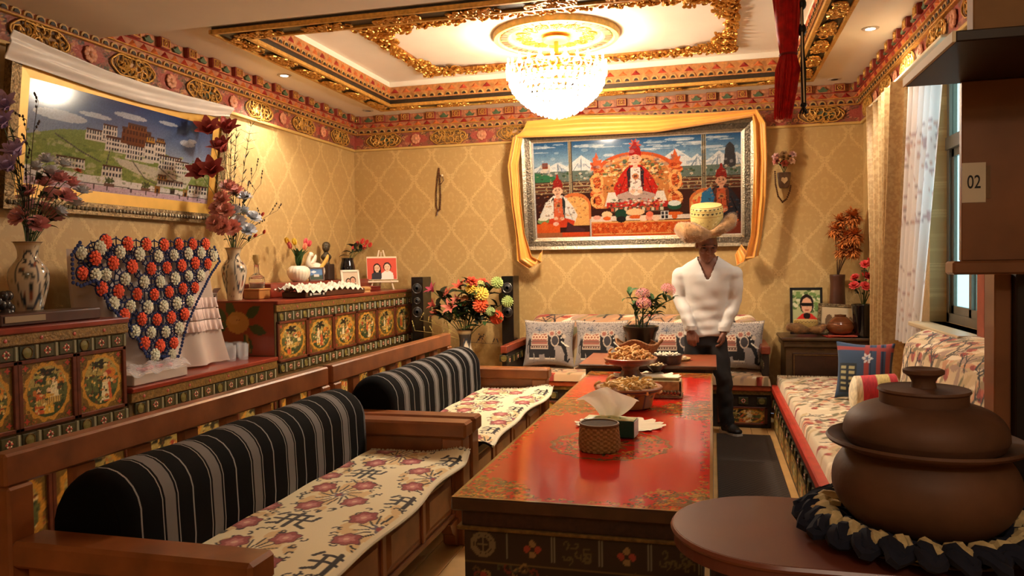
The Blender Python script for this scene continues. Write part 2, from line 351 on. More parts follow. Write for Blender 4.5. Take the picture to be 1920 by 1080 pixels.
def cornice(name, L, loc, rot, label, skip=0):
    b = MB()
    b.bb(0, L, -.02, 0, 2.80, 2.96); b.bb(0, L, -.045, 0, 2.96, 3.022); b.bb(0, L, -.06, 0, 3.022, 3.072); b.bb(0, L, -.062, 0, 3.072, 3.15)
    o = b.build(name, M('cornice_ground', (165, 104, 70), .5, noise=(35, .35))); o.location = loc; o.rotation_euler = (0, 0, rot); struct(o, label, 'cornice')
    MB().bb(0, L, -.03, 0, 2.775, 2.80, .004).build('bead', M('bead', (200, 165, 95), .5), o); MB().bb(0, L, -.05, 0, 2.953, 2.963, .003).build('bead', GOLDP, o)
    MB().bb(0, L, -.066, 0, 3.014, 3.022, .003).build('bead', GOLDP, o); MB().bb(0, L, -.072, 0, 3.068, 3.075, .003).build('bead', REDP, o)
    nx = int(L/.012); cv = CV(L, .16, nx, 20, (140, 78, 60)); R = np.random.default_rng(len(name)+int(L*10)); n = round(L/.75); p = L/n
    for k in range(int(L*110)):
        x, y = R.random()*L, R.random()*.16; cv.ring(x, y, .013, .013, .3, [(196, 140, 78), (96, 84, 50), (190, 120, 90), (70, 60, 48)][k % 4])
    for k in range(n):
        x = (k+.5)*p; cv.ell(x, .08, .215, .075, (96, 70, 42)); cv.ell(x, .08, .19, .06, (130, 95, 52)); cv.ell(x+.03, .08, .09, .035, [(88, 96, 70), (150, 110, 60), (190, 150, 110)][k % 3])
        x = k*p; cv.flower(x, .08, .13, 4, (160, 74, 60)); cv.flower(x+p, .08, .13, 4, (160, 74, 60))
    cv.obj('frieze', lambda u, v: (u*L, np.full_like(u, -.0205), 2.80+v*.16), PFR, o)
    def put(me, x, y, z): q = mesh_obj(me.name.split('.')[0], me, None, o); q.location = (x, y, z)
    for k in range(n):
        put(cart[k % 2], (k+.5)*p, -.02, 2.88); put(ringm, (k+.5)*p, -.02, 2.88)
        if k: put(ros, k*p, -.022, 2.88)
    m = int(L/.082)
    for k in range(m): put(pet, (k+.5)*L/m, -.045, 2.968)
    m = int(L/.105)
    for k in range(m): put(tri[[0, 1, 2, 1][k % 4]], (k+.5)*L/m, -.06, 3.024)
    m = round(L/.29)
    for k in range(m): put(blk, (k+.25)*L/m, 0, 3.072); put(lot, (k+.75)*L/m, 0, 3.072)
    return o
cornice('trim_1', 5.3, (XL, 2.6, 0), PI/2, 'carved and painted cornice along the wall above the palace picture')
cornice('trim_2', XR-XL, (XL, YB, 0), 0, 'carved and painted cornice along the far wall above the throne picture')
cornice('trim_3', 5.1, (XR, YB, 0), -PI/2, 'carved and painted cornice above the curtained window')
# ---- tray moulding: black band with gold carving below, petal and triangle rows on the inner sides
ty = MB().add([], [])
BW = .17
for x0, x1, y0, y1 in ((TX0, TX0+BW, TY0, TY1), (TX1-BW, TX1, TY0, TY1), (TX0+BW, TX1-BW, TY0, TY0+BW), (TX0+BW, TX1-BW, TY1-BW, TY1)): ty.bb(x0, x1, y0, y1, ZC-.035, ZC+.03)
tr = struct(ty.build('trim_4', M('tray_black', (48, 38, 26), .4, noise=(30, .4))), 'black and gold carved moulding round the ceiling tray', 'moulding')
for i, (x0, x1, y0, y1) in enumerate(((TX0, TX1, TY0, TY1), (TX0+BW, TX1-BW, TY0+BW, TY1-BW))):
    b = MB(); e = .016
    for q in ((x0-e, x0+e, y0-e, y1+e), (x1-e, x1+e, y0-e, y1+e), (x0, x1, y0-e, y0+e), (x0, x1, y1-e, y1+e)): b.bb(*q, ZC-.05, ZC-.02, .004)
    b.build('gold_rail', GOLDP, tr)
cflat = []
for s_ in (5, 6):
    q = curls(24, .42, .125, s_, .0075, .024).xf(Matrix.Rotation(PI/2, 4, 'X')).mesh('carving', 1); q.materials.append(GOLD); cflat.append(q)   # faces down
def flat(x, y, rz, z=ZC-.035, me=None):
    q = mesh_obj('carving', me or cflat[rnd.randrange(2)], None, tr); q.location = (x, y, z); q.rotation_euler = (0, 0, rz)
for k in range(8):
    x = TX0+.3+k*(TX1-TX0-.6)/7
    for y in (TY0+BW/2, TY1-BW/2): flat(x, y, 0)
for k in range(6):
    y = TY0+.3+k*(TY1-TY0-.6)/5
    for x in (TX0+BW/2, TX1-BW/2): flat(x, y, PI/2)
def inner(L, loc, rot):
    e = thing('_', None, None, loc, rot); g = MB()
    q = MB().bb(0, L, -.012, 0, ZC+.02, ZU-.055).build('side_panel', M('tray_tan', (178, 120, 66), .5, noise=(35, .3)), tr)
    q.location = loc; q.rotation_euler = (0, 0, rot); Mx = Matrix.Translation(loc) @ Matrix.Rotation(rot, 4, 'Z')
    def put(me, x, y, z):
        o = mesh_obj(me.name.split('.')[0], me, None, tr); o.matrix_world = Mx @ Matrix.Translation((x, y, z)); o.matrix_basis = Mx @ Matrix.Translation((x, y, z))
    m = int(L/.082)
    for k in range(m): put(pet, (k+.5)*L/m, -.012, ZC+.03)
    m = int(L/.12)
    for k in range(m): put(tri[[0, 1, 2, 1][k % 4]], (k+.5)*L/m, -.012, ZC+.085)
    bpy.data.objects.remove(e)
ix0, ix1, iy0, iy1 = TX0+BW, TX1-BW, TY0+BW, TY1-BW
inner(ix1-ix0, (ix0, iy1+.0, 0), 0); inner(iy1-iy0, (ix0, iy0, 0), PI/2); inner(iy1-iy0, (ix1, iy1, 0), -PI/2); inner(ix1-ix0, (ix1, iy0, 0), PI)
b = MB(); 
for q in ((TX0, ix0, TY0, TY1), (ix1, TX1, TY0, TY1), (ix0, ix1, TY0, iy0), (ix0, ix1, iy1, TY1)): b.bb(*q, ZC+.03, ZU)
b.build('cove', WHITE, tr)
# ---- gilded frame and rosette on the tray ceiling
GX0, GX1, GY0, GY1 = -2.62, .20, 5.38, 6.95
gf = MB()
for q in ((GX0, GX0+.09, GY0, GY1), (GX1-.09, GX1, GY0, GY1), (GX0, GX1, GY0, GY0+.09), (GX0, GX1, GY1-.09, GY1)): gf.bb(*q, ZU-.03, ZU, .008)
gf = struct(gf.build('trim_5', M('gilt_base', (170, 110, 50), .4, .4, noise=(30, .3))), 'gilded carved frame with leafy corners round the chandelier', 'moulding')
def leaves(w, h, n, seed):
    R = random.Random(seed); b = MB()
    for k in range(n):
        a = R.uniform(0, 6.3); c = Vector((R.uniform(-w/2, w/2), R.uniform(-h/2, h/2), -R.uniform(.0, .025)))
        b.ball(c, (R.uniform(.018, .032), .011, .012), 6, 4, Matrix.Rotation(a, 3, 'Z') @ Matrix.Rotation(R.uniform(-.6, .6), 3, 'Y'))
    q = b.mesh('carved_leaves', 1); q.materials.append(GOLD); return q
lv = [leaves(.24, .10, 26, s) for s in (1, 2, 3)]
def lf(x, y, rz): q = mesh_obj('carved_leaves', lv[rnd.randrange(3)], None, gf); q.location = (x, y, ZU-.03); q.rotation_euler = (0, 0, rz)
for k in range(13):
    x = GX0+.1+k*(GX1-GX0-.2)/12; lf(x, GY0+.05, 0); lf(x, GY1-.05, 0)
for k in range(8):
    y = GY0+.1+k*(GY1-GY0-.2)/7; lf(GX0+.05, y, PI/2); lf(GX1-.05, y, PI/2)
for sx in (0, 1):
    for sy in (0, 1):
        cx, cy = (GX1 if sx else GX0), (GY1 if sy else GY0); dx, dy = (-1 if sx else 1), (-1 if sy else 1)
        for u, v in ((.14, .12), (.28, .12), (.42, .11), (.56, .1), (.14, .22), (.13, .34), (.27, .2), (.11, .45), (.7, .09)): lf(cx+dx*u, cy+dy*v, rnd.uniform(-.4, .4) if u > v else PI/2)
rs = MB().lathe([(.0, -.012), (.36, -.012), (.38, -.03), (.46, -.03), (.47, -.045), (.50, -.045), (.51, -.02), (.51, 0)], 64)
rs = struct(rs.build('trim_6', M('rosette_gold', (214, 176, 90), .5, noise=(25, .25)), smooth=True), 'round painted rosette on the ceiling above the chandelier', 'rosette'); rs.location = (CHX, CHY, ZU)
tl = MB().box((0, 0, 0), (.055, .06, .01), .003).mesh('tile'); tl.materials.append(M('tile_red', (190, 75, 55), .5, noise=(30, .2)))
tl2 = MB().box((0, 0, 0), (.055, .06, .01), .003).mesh('tile'); tl2.materials.append(GREENP)
for k in range(40):
    a = 2*PI*k/40; o = mesh_obj('tile', tl if k % 3 else tl2, None, rs); o.location = (.42*math.cos(a), .42*math.sin(a), -.033); o.rotation_euler = (0, 0, a+PI/2)
for k in range(14):
    a = 2*PI*k/14; o = mesh_obj('carving', cflat[k % 2], None, rs); o.location = (.27*math.cos(a), .27*math.sin(a), -.012); o.rotation_euler = (0, 0, a+PI/2); o.scale = (.3, .9, .5)
# ---- window, reveal
AL = M('window_frame', (120, 112, 98), .4, .5); GL = M('window_glass', (205, 235, 215), .04, trans=1, ior=1.1)
XW = XR+.1
wn = struct(MB().bb(XW, XW+.05, WY0, WY0+.05, WZ0, WZ1).bb(XW, XW+.05, WY1-.05, WY1, WZ0, WZ1).bb(XW, XW+.05, WY0, WY1, WZ0, WZ0+.06).bb(XW, XW+.05, WY0, WY1, WZ1-.06, WZ1).bb(XW-.01, XW+.05, WY0, WY1, 2.20, 2.28).build('window_1', AL), 'aluminium sliding window with a transom beside the net curtain', 'window')
for k, (y0, y1, x) in enumerate(((WY0+.05, 5.12, XW+.005), (5.06, WY1-.05, XW+.028))):
    s_ = MB()
    for q in ((y0, y0+.045, WZ0+.06, 2.20), (y1-.045, y1, WZ0+.06, 2.20), (y0, y1, WZ0+.06, WZ0+.11), (y0, y1, 2.15, 2.20)): s_.bb(x-.012, x+.012, q[0], q[1], q[2], q[3])
    s_ = s_.build('sash', AL, wn); MB().bb(x-.003, x+.003, y0+.04, y1-.04, WZ0+.1, 2.16).build('pane', GL, s_)
for y0, y1 in ((WY0+.05, 5.10), (5.14, WY1-.05)): MB().bb(XW+.02, XW+.026, y0, y1, 2.28, WZ1-.06).build('pane', GL, wn)
MB().bb(XW+.01, XW+.04, 5.10, 5.14, 2.28, WZ1-.06).build('mullion', AL, wn)
MB().bb(XR-.12, XR+.1, WY0-.05, WY1+.05, WZ0-.03, WZ0, .006).build('sill', M('sill_stone', (190, 172, 140), .35), wn)
MB().bb(XR-.02, XR+.1, WY0-.14, WY0-.02, .9, WZ1, .006).build('jamb_board', M('jamb_red', (140, 62, 40), .45, noise=(12, .2)), wn)
def smooth_prof0(pts, n=16):
    q = np.array(pts); t_ = np.linspace(0, 1, len(q)); T_ = np.linspace(0, 1, n); return [(float(np.interp(k, t_, q[:, 0])), float(np.interp(k, t_, q[:, 1]))) for k in T_]
# ---- downlights
for i, (px, py, lit, lab) in enumerate(((533, 141, 1, 'small lit white downlight in the ceiling above the palace picture'), (1632, 53, 1, 'small lit white downlight in the ceiling near the curtain'), (690, 207, 0, 'unlit round downlight in the far corner by the beads'), (1565, 148, 0, 'unlit round downlight in the far corner by the tassel'))):
    p = onz(px, py, ZC) if px is not None else py; t = thing('downlight', lab, 'ceiling light', p, group='recessed ceiling downlights')
    MB().lathe([(.032, -.004), (.034, -.008), (.055, -.006), (.06, 0)], 24).build('trim_ring', M('downlight_ring', (200, 190, 175), .4), t, 1)
    MB().lathe([(0, -.005), (.034, -.005)], 20).build('lens', M('downlight_lit', (255, 250, 240), .5, emit=((255, 248, 235), 9)) if lit else M('downlight_off', (120, 100, 80), .4), t)
t = thing('fill_globe', 'small round fill lamp added behind the viewer', 'ceiling light', (.55, -.7, 2.80))  # unseen globe, added to go with the fill light
MB().lathe([(0, .20), (.09, .20), (.09, .18), (.06, .17), (.06, .165)], 24).build('base', M('downlight_ring', None), t, 1); MB().lathe(smooth_prof0([(.06, .165), (.10, .12), (.11, .08), (.09, .02), (0, 0)]), 24).build('globe', M('fill_globe_lit', (255, 246, 230), .4, emit=((255, 230, 196), 5)), t, 2)
# ================================================================= PAINTED CABINETS ALONG THE LEFT WALL
XC = -3.2
PC = paint('cabinet', .42, bump=(60, .35, .004), coat=.15)
LAC = M('cabinet_lacquer', (132, 48, 32), .3, noise=(8, .25), coat=.3); CBODY = M('cabinet_body', (86, 66, 34), .5, noise=(30, .3)); STILE = M('stile_red', (98, 46, 26), .45, noise=(20, .3))
FASC = M('fascia_gold', (128, 98, 48), .45, .2, noise=(70, .4), bump=(90, .5))
def panel_cv(seed, w, h, nx, ny):
    R = np.random.default_rng(seed); c = CV(w, h, nx, ny, (116, 88, 36))
    for k in range(60): c.curl(R.random()*w, R.random()*h, .02, 1, .004, [(176, 138, 62), (66, 62, 30), (150, 70, 40)][k % 3], R.random()*6, R.choice((-1, 1)))
    for x in (0, 1):
        for y in (0, 1): c.flower(w*(.08+.84*x), h*(.07+.86*y), .03, 4, (84, 72, 30)); c.flower(w*(.08+.84*x), h*(.07+.86*y), .016, 4, (176, 60, 44))
    cx, cy, rx, ry = w/2, h*.5, w*.40, h*.42
    c.ring(cx, cy, rx*1.06, ry*1.05, .09, (196, 142, 52), .05, 14); c.ell(cx, cy, rx, ry, (92, 98, 54)); m = ((c.X-cx)/rx)**2+((c.Y-cy)/ry)**2 <= 1; keep = c.im.copy()
    c.rect(0, cy+ry*.25, w, h, (168, 150, 84)); c.rect(0, 0, w, cy-ry*.45, (60, 76, 44))
    c.flower(cx-rx*.1, cy+ry*.72, rx*.55, 5, (34, 34, 24), R.random()*3, .25, .45); c.ell(cx+rx*.55, cy+ry*.3, rx*.3, ry*.22, (206, 128, 44))
    for k in range(7): c.ell(cx+R.uniform(-.8, .8)*rx, cy+R.uniform(-.5, .6)*ry, R.uniform(.1, .25)*rx, R.uniform(.06, .18)*ry, [(216, 170, 70), (198, 120, 50), (226, 206, 150), (72, 92, 48), (170, 62, 44), (52, 66, 40)][R.integers(6)])
    for k in range(3):
        x, y = cx+R.uniform(-.5, .5)*rx, cy+R.uniform(-.35, .1)*ry; c.poly([(x-.03, y-.07), (x+.03, y-.07), (x+.018, y+.03), (x-.018, y+.03)], [(220, 172, 66), (204, 96, 50), (228, 214, 170)][k]); c.ell(x, y+.042, .014, .014, (226, 190, 140))
    if seed % 2 == 0:
        c.poly([(cx-.7*rx, cy-.3*ry), (cx+.7*rx, cy-.22*ry), (cx+.6*rx, cy-.48*ry), (cx-.55*rx, cy-.55*ry)], (206, 172, 92))
        for k in range(12): x = cx+(-.6+k*.11)*rx; c.line([(x, cy-.52*ry), (x, cy-.26*ry)], .004, (120, 78, 40))
    for k in range(10): x, y = cx+R.uniform(-.8, .8)*rx, cy+R.uniform(-.8, .7)*ry; c.line([(x, y), (x+R.uniform(-.03, .03), y+R.uniform(.02, .05))], .005, (38, 40, 26))
    for k in range(70): x, y = cx+R.uniform(-.95, .95)*rx, cy+R.uniform(-.9, .9)*ry; c.ell(x, y, R.uniform(.004, .014), R.uniform(.003, .010), [(206, 160, 70), (60, 70, 40), (190, 110, 50), (220, 200, 140), (96, 60, 36), (150, 150, 80)][k % 6])
    c.im[~m] = keep[~m]; c.speck(.12, R); return c
def tile_mesh(kind):
    b = MB().bb(0, .012, -.042, .042, -.032, .032, .003)
    if kind == 0:
        b.cur = 1
        for dy, dz in ((.014, 0), (-.014, 0), (0, .014), (0, -.014)): b.add([(.012, dy-.009, dz), (.012, dy, dz-.009), (.012, dy+.009, dz), (.012, dy, dz+.009), (.016, dy, dz)], [(0, 1, 4), (1, 2, 4), (2, 3, 4), (3, 0, 4)])
        b.cur = 2
        for dy, dz in ((.01, .01), (-.01, .01), (.01, -.01), (-.01, -.01)): b.box((.0135, dy, dz), (.004, .007, .007))
    else:
        b.cur = 1; n = 12; vs = [(.0125, .026*math.cos(2*PI*k/n), .026*math.sin(2*PI*k/n)) for k in range(n)]; b.add(vs+[(.0165, 0, 0)], [(k, (k+1) % n, n) for k in range(n)])
        b.cur = 2; b.tube([(.014, .028*math.cos(t), .028*math.sin(t)) for t in np.linspace(0, 2*PI, 13)[:-1]], .0025, 4, closed=True)
    me = b.mesh('tile')
    for m_ in ((M('tile_olive', (72, 66, 36), .45, noise=(40, .3)), PINKP, CREAM) if kind == 0 else (M('tile_dark', (54, 54, 32), .45, noise=(40, .3)), M('tile_disc', (116, 108, 54), .5, noise=(50, .3)), OLDGOLD)): me.materials.append(m_)
    return me
TIL = [tile_mesh(0), tile_mesh(1)]
barm = MB().bb(0, .016, -.004, .004, -.034, .034, .002).bb(0, .016, .006, .011, -.034, .034, .002).mesh('bar'); barm.materials.append(M('bar_white', (176, 176, 150), .5))
STUD = MB().ball((0, 0, 0), (.004, .010, .010), 7, 4).mesh('stud', 1); STUD.materials.append(PINKP)
def band(root, y0, y1, z):
    n = max(1, round((y1-y0)/.118)); p = (y1-y0)/n
    for k in range(n):
        y = y0+(k+.5)*p; o = mesh_obj('tile', TIL[0 if k % 3 else 1], None, root); o.location = Vector((XC, y, z))-base_of(root)
        o = mesh_obj('bar', barm, None, root); o.location = Vector((XC, y+p/2-.006, z))-base_of(root)
def cabinet(y0, y1, top, label, n1, z1, res, seed, rows=True):
    t = thing('painted_cabinet', label, 'cabinet', (XC-.33, (y0+y1)/2, 0), group='painted cabinets along the wall')
    MB().bb(XL+.005, XC, y0, y1, .0, top-.03, .004).build('body', CBODY, t, world=True)
    MB().bb(XL+.005, XC+.03, y0, y1, top-.03, top, .006).build('top', LAC, t, world=True)
    MB().bb(XC, XC+.02, y0, y1, top-.085, top-.03, .004).build('fascia', FASC, t, world=True)
    for k in range(int((y1-y0)/.2)): o = mesh_obj('stud', STUD, None, t); o.location = Vector((XC+.021, y0+.1+k*.2, top-.058))-base_of(t)
    band(t, y0+.02, y1-.02, top-.125 if z1 else top-.125)
    def panel(ya, yb, za, zb, sd, rs, nm='door'):
        d = MB()
        for q in ((ya, ya+.025, za, zb), (yb-.025, yb, za, zb), (ya, yb, za, za+.02), (ya, yb, zb-.02, zb)): d.bb(XC, XC+.016, q[0], q[1], q[2], q[3], .003)
        d = d.build(nm, STILE, t, world=True); w, h = yb-ya-.05, zb-za-.04
        panel_cv(sd, w, h, rs[0], rs[1]).obj('painted_panel', lambda u, v: (np.full_like(u, XC+.006), ya+.025+u*w, za+.02+v*h), PC, d, world=True)
    if z1:
        p = (y1-y0-.04)/n1
        for k in range(n1): panel(y0+.02+k*p, y0+.02+(k+1)*p, z1[0], z1[1], seed+k, res)
        band(t, y0+.02, y1-.02, z1[0]-.045)
    n = max(2, round((y1-y0)/.46)); p = (y1-y0-.04)/n
    for k in range(n): panel(y0+.02+k*p, y0+.02+(k+1)*p, .10, .60, seed+40+k, (40, 50))
    return t
cabinet(2.55, 3.63, 1.235, 'tall painted cabinet with oval scenes at the photo\'s left edge, under the dark box', 3, (.735, 1.075), (72, 80), 11)
cabinet(3.635, 5.145, .83, 'low middle section of painted cabinet holding the crocheted cloth and glasses', 0, None, None, 30)
c3 = cabinet(5.15, 7.87, 1.25, 'long tall painted cabinet with six oval doors beside the speaker', 6, (.775, 1.09), (48, 52), 20)
c = CV(.66, .40, 66, 44, (150, 66, 34)); cx, cy = .34, .24
for x, y, a in ((.2, .3, 2.4), (.2, .22, 3.5), (.46, .32, .6), (.5, .2, -.3), (.42, .1, -1.2), (.28, .34, 1.8)):
    c.poly([(x+r*math.cos(a+t), y+r*math.sin(a+t)) for t, r in ((0, .1), (.6, .06), (1.6, .04), (PI, .07), (-1.6, .04), (-.6, .06))], (72, 82, 42))
c.ell(cx, cy+.01, .1, .085, (196, 138, 66)); c.ell(cx-.03, cy+.03, .05, .035, (206, 150, 80)); c.curl(cx, cy+.02, .02, 1, .006, (130, 66, 34)); c.line([(.42, .15), (.44, .03)], .02, (170, 130, 60))
MB().bb(XL+.006, -3.52, 5.62, 7.55, 1.2505, 1.37, .005).build('raised_shelf', LAC, c3, world=True)
c.obj('painted_side', lambda u, v: (XL+.01+u*.645, np.full_like(u, 5.148), .835+v*.40), paint('side', .35, coat=.2), c3, world=True)
# ================================================================= SOFAS ON THE LEFT
def stripes(name):
    m = bpy.data.materials.new(name); m.use_nodes = True; N = m.node_tree.nodes; L = m.node_tree.links; b = N['Principled BSDF']; b.inputs['Roughness'].default_value = .9; b.inputs['Specular IOR Level'].default_value = .1
    tc = N.new('ShaderNodeTexCoord'); sp = N.new('ShaderNodeSeparateXYZ'); L.new(tc.outputs['Object'], sp.inputs[0])
    mu = N.new('ShaderNodeMath'); mu.operation = 'MULTIPLY_ADD'; mu.inputs[1].default_value = 1/.262; mu.inputs[2].default_value = 20.44; L.new(sp.outputs[1], mu.inputs[0])
    fr = N.new('ShaderNodeMath'); fr.operation = 'FRACT'; L.new(mu.outputs[0], fr.inputs[0]); rp = N.new('ShaderNodeValToRGB'); rp.color_ramp.interpolation = 'CONSTANT'; L.new(fr.outputs[0], rp.inputs[0])
    K, G, W_ = [[*lin(c), 1] for c in ((13, 12, 13), (128, 126, 127), (160, 158, 157))]; e = rp.color_ramp.elements; e[0].position = 0; e[0].color = K; e[1].position = .10; e[1].color = W_
    for p, q in ((.118, K), (.16, G), (.36, K), (.40, W_), (.418, K), (.71, W_), (.735, K)): x = e.new(p); x.color = q
    wv = N.new('ShaderNodeTexWave'); wv.inputs['Scale'].default_value = 110; wv.bands_direction = 'DIAGONAL'; L.new(tc.outputs['Object'], wv.inputs[0])
    mr = N.new('ShaderNodeMapRange'); mr.inputs[3].default_value = .72; mr.inputs[4].default_value = 1.15; L.new(wv.outputs[1], mr.inputs[0])
    vm = N.new('ShaderNodeVectorMath'); vm.operation = 'MULTIPLY'; L.new(rp.outputs[0], vm.inputs[0]); L.new(mr.outputs[0], vm.inputs[1]); L.new(vm.outputs[0], b.inputs['Base Color'])
    return m
STR = stripes('striped_weave')
SX0, SX1 = -2.20, -1.27
def make_sofa(y0, y1):
    t = thing('wooden_sofa', 'sofa', 'sofa', ((SX0+SX1)/2, y0, 0), group='slatted wooden sofas')
    Bd = lambda nm, *q, b=.008, m=WOOD: MB().bb(*q, b).build(nm, m, t, world=True, smooth=False)
    Bd('top_rail', SX0, SX0+.07, y0+.003, y1-.003, .825, .93); Bd('lower_rail', SX0+.01, SX0+.06, y0+.08, y1-.08, .50, .57)
    for y in (y0, y1-.10): Bd('back_post', SX0, SX0+.08, y+.002, y+.098, 0, .825)
    L = y1-y0; n = 7
    for k in range(1, n): yc = y0+.05+(L-.1)*k/n; Bd('slat', SX0+.015, SX0+.055, yc-.05, yc+.05, .57, .825)
    for i, y in enumerate((y0, y1-.13)):
        Bd('armrest', SX0+.08, SX1+.0, y, y+.13, .575, .66, b=.012); Bd('arm_panel', SX0+.10, SX1-.13, y+.04, y+.09, .44, .575)
        b = MB().bb(SX1-.14, SX1-.02, y+.005, y+.125, .0, .575, .008)
        s_ = 1 if i == 0 else -1; yy = y+.125 if i == 0 else y+.005
        b.prism([(yy, .15), (yy+s_*.13, .15), (yy+s_*.10, .10), (yy+s_*.06, .075), (yy+s_*.045, .02), (yy, .0)], .06, 'x', SX1-.11); b.build('front_post', WOOD, t, world=True)
    Bd('seat_board', SX0+.08, SX1-.05, y0+.13, y1-.13, .40, .445, b=.004, m=DWOOD)
    f0, f1 = y0+.125, y1-.125; xf = SX1-.075
    fr = MB().bb(xf-.02, xf, f0, f1, .15, .425, .003).build('front_frame', WOOD, t, world=True); n = 4; p = (f1-f0)/n
    for q in ((f0, f1, .395, .425), (f0, f1, .15, .18)): MB().bb(xf, xf+.012, *q, .003).build('rail', WOOD, fr, world=True)
    for k in range(n+1): yc = min(max(f0+k*p, f0+.02), f1-.02); MB().bb(xf, xf+.012, yc-.02, yc+.02, .18, .395, .003).build('stile', WOOD, fr, world=True)
    for k in range(n):
        a, b_ = f0+k*p+.045, f0+(k+1)*p-.045; z0, z1 = .20, .375; e = .025
        MB().add([(xf, a, z0), (xf, b_, z0), (xf, b_, z1), (xf, a, z1), (xf+.012, a+e, z0+e), (xf+.012, b_-e, z0+e), (xf+.012, b_-e, z1-e), (xf+.012, a+e, z1-e)], [(0, 1, 5, 4), (1, 2, 6, 5), (2, 3, 7, 6), (3, 0, 4, 7), (4, 5, 6, 7)]).build('raised_panel', M('panel_wood', (152, 96, 54), .4, noise=(9, .25), coat=.2), fr, world=True)
    return t
SOFL, SO2 = 2.09, 2.13
sofa1 = make_sofa(1.89, 1.89+SOFL); sofa2 = copy_tree(sofa1); sofa2.location.y += SO2
sofa1['label'] = 'nearer wooden sofa with slatted back, close to the viewer'; sofa2['label'] = 'farther wooden sofa with slatted back, ending by the floor vase'
# bolsters
def bolster_mesh(L, w, h):
    b = MB(); n = 20; prof = [(w/2, 0), (w/2*1.04, h*.25), (w/2, h*.55)]+[(w/2*math.cos(t), h*.62+h*.38*math.sin(t)) for t in np.linspace(.15, PI-.15, 12)]+[(-w/2, h*.55), (-w/2*1.04, h*.25), (-w/2, 0)]
    vs = []; ys = [0, .006, .025, .06]+list(np.linspace(.12, L-.12, 14))+[L-.06, L-.025, L-.006, L]
    for i, y in enumerate(ys):
        e = min(y, L-y); k = 1-.10*max(0, 1-e/.06)**2; wv = 1+.012*math.sin(y*9)
        vs += [(x*k*wv, y, z*(k if z > h*.3 else 1)*wv) for x, z in prof]
    m = len(prof); fs = [(i*m+j, i*m+(j+1) % m, (i+1)*m+(j+1) % m, (i+1)*m+j) for i in range(len(ys)-1) for j in range(m)]
    return b.add(vs, fs+[list(range(m)), [(len(ys)-1)*m+j for j in range(m)]]).mesh('bolster', 1)
bm_ = bolster_mesh(1.79, .29, .395); bm_.materials.append(STR)
for i, (y, lab) in enumerate(((2.035, 'black and grey striped bolster on the nearer wooden sofa'), (2.035+SO2, 'black and grey striped bolster on the farther wooden sofa'))):
    o = tag(mesh_obj('bolster', bm_, None), lab, 'bolster', 'striped sofa bolsters'); o.location = (-1.965, y, .4465)
# seat rugs
PR = paint('rug', .9, bump=(250, .5, .002), sheen=.2)
CR, RD, PK, YL, BK = (240, 228, 190), (158, 66, 66), (196, 120, 116), (226, 196, 140), (30, 26, 26)
def rug_cv():
    L, w = 1.82, .62; c = CV(L, w, 420, 140, CR); R = np.random.default_rng(4)   # x along the sofa, y across (0 = back)
    def med(x, y, rx, ry):
        for k in range(34):
            a = R.random()*6.28; q = R.uniform(.25, .95); px, py = x+rx*q*math.cos(a), y+ry*q*math.sin(a); c.ell(px, py, .036, .022, YL)
        for k in range(34):
            a = 2*PI*k/34+R.uniform(-.1, .1); q = R.uniform(.8, 1.); c.curl(x+rx*q*math.cos(a), y+ry*q*math.sin(a), .024, .5, .0095, BK, R.random()*6, R.choice((-1, 1)))
        for k in range(14):
            a = 2*PI*k/14; c.line([(x+rx*.2*math.cos(a), y+ry*.2*math.sin(a)), (x+rx*.55*math.cos(a+.3), y+ry*.5*math.sin(a+.3))], .009, BK)
        for k in range(4):
            a = 2*PI*k/4+.5; fx, fy = x+rx*.70*math.cos(a), y+ry*.70*math.sin(a); c.flower(fx, fy, .072, 6, (96, 36, 40), k, .10, .9); c.flower(fx, fy, .064, 6, RD, k, .10, .9); c.flower(fx, fy, .04, 6, PK, k+1, .12, .9); c.ell(fx, fy, .014, .012, (226, 180, 160))
        c.flower(x, y, .04, 6, (110, 100, 110)); c.ell(x, y, .018, .014, RD)
    def glyph(x, y, s):
        g = .020*s
        for q in (((-.09, .0), (.09, .0)), ((-.06, .05), (.06, .05)), ((0, -.075), (0, .075)), ((-.045, -.05), (-.045, .05)), ((.045, -.05), (.045, .05)), ((-.09, -.055), (-.045, -.04)), ((.045, -.05), (.095, -.075)), ((-.1, .04), (-.075, .07)), ((.09, .0), (.1, .04))):
            c.line([(x+p[1]*s*1.15, y+p[0]*s) for p in q], g, BK)
    for k in range(-1, 4):
        y = .335+.69*k; med(y, .23, .25, .19); glyph(y+.345, .21, .95); glyph(y-.03, .585, .95); med(y+.345, .60, .25, .19); med(y+.345, -.06, .22, .16)
    c.rect(0, .605, L, .62, (232, 222, 190)); return c
RW = .575
def rug_map(y0, L, seed):
    def fn(u, v):
        y = y0+u*L; x = -1.815+v*RW; ed = np.clip((v-.9)/.1, 0, 1)
        x = x+.012*np.sin(u*15+seed)*v+.02*np.sin(u*5+seed)*v; z = .498+.004*np.sin(u*22+seed)*np.sin(v*5+1)-.022*ed**1.5
        cr = np.clip((u-.955)/.045, 0, 1)*np.clip((v-.55)/.45, 0, 1); z = z+.045*cr**1.3
        return x, y, z
    return fn
rc = rug_cv()
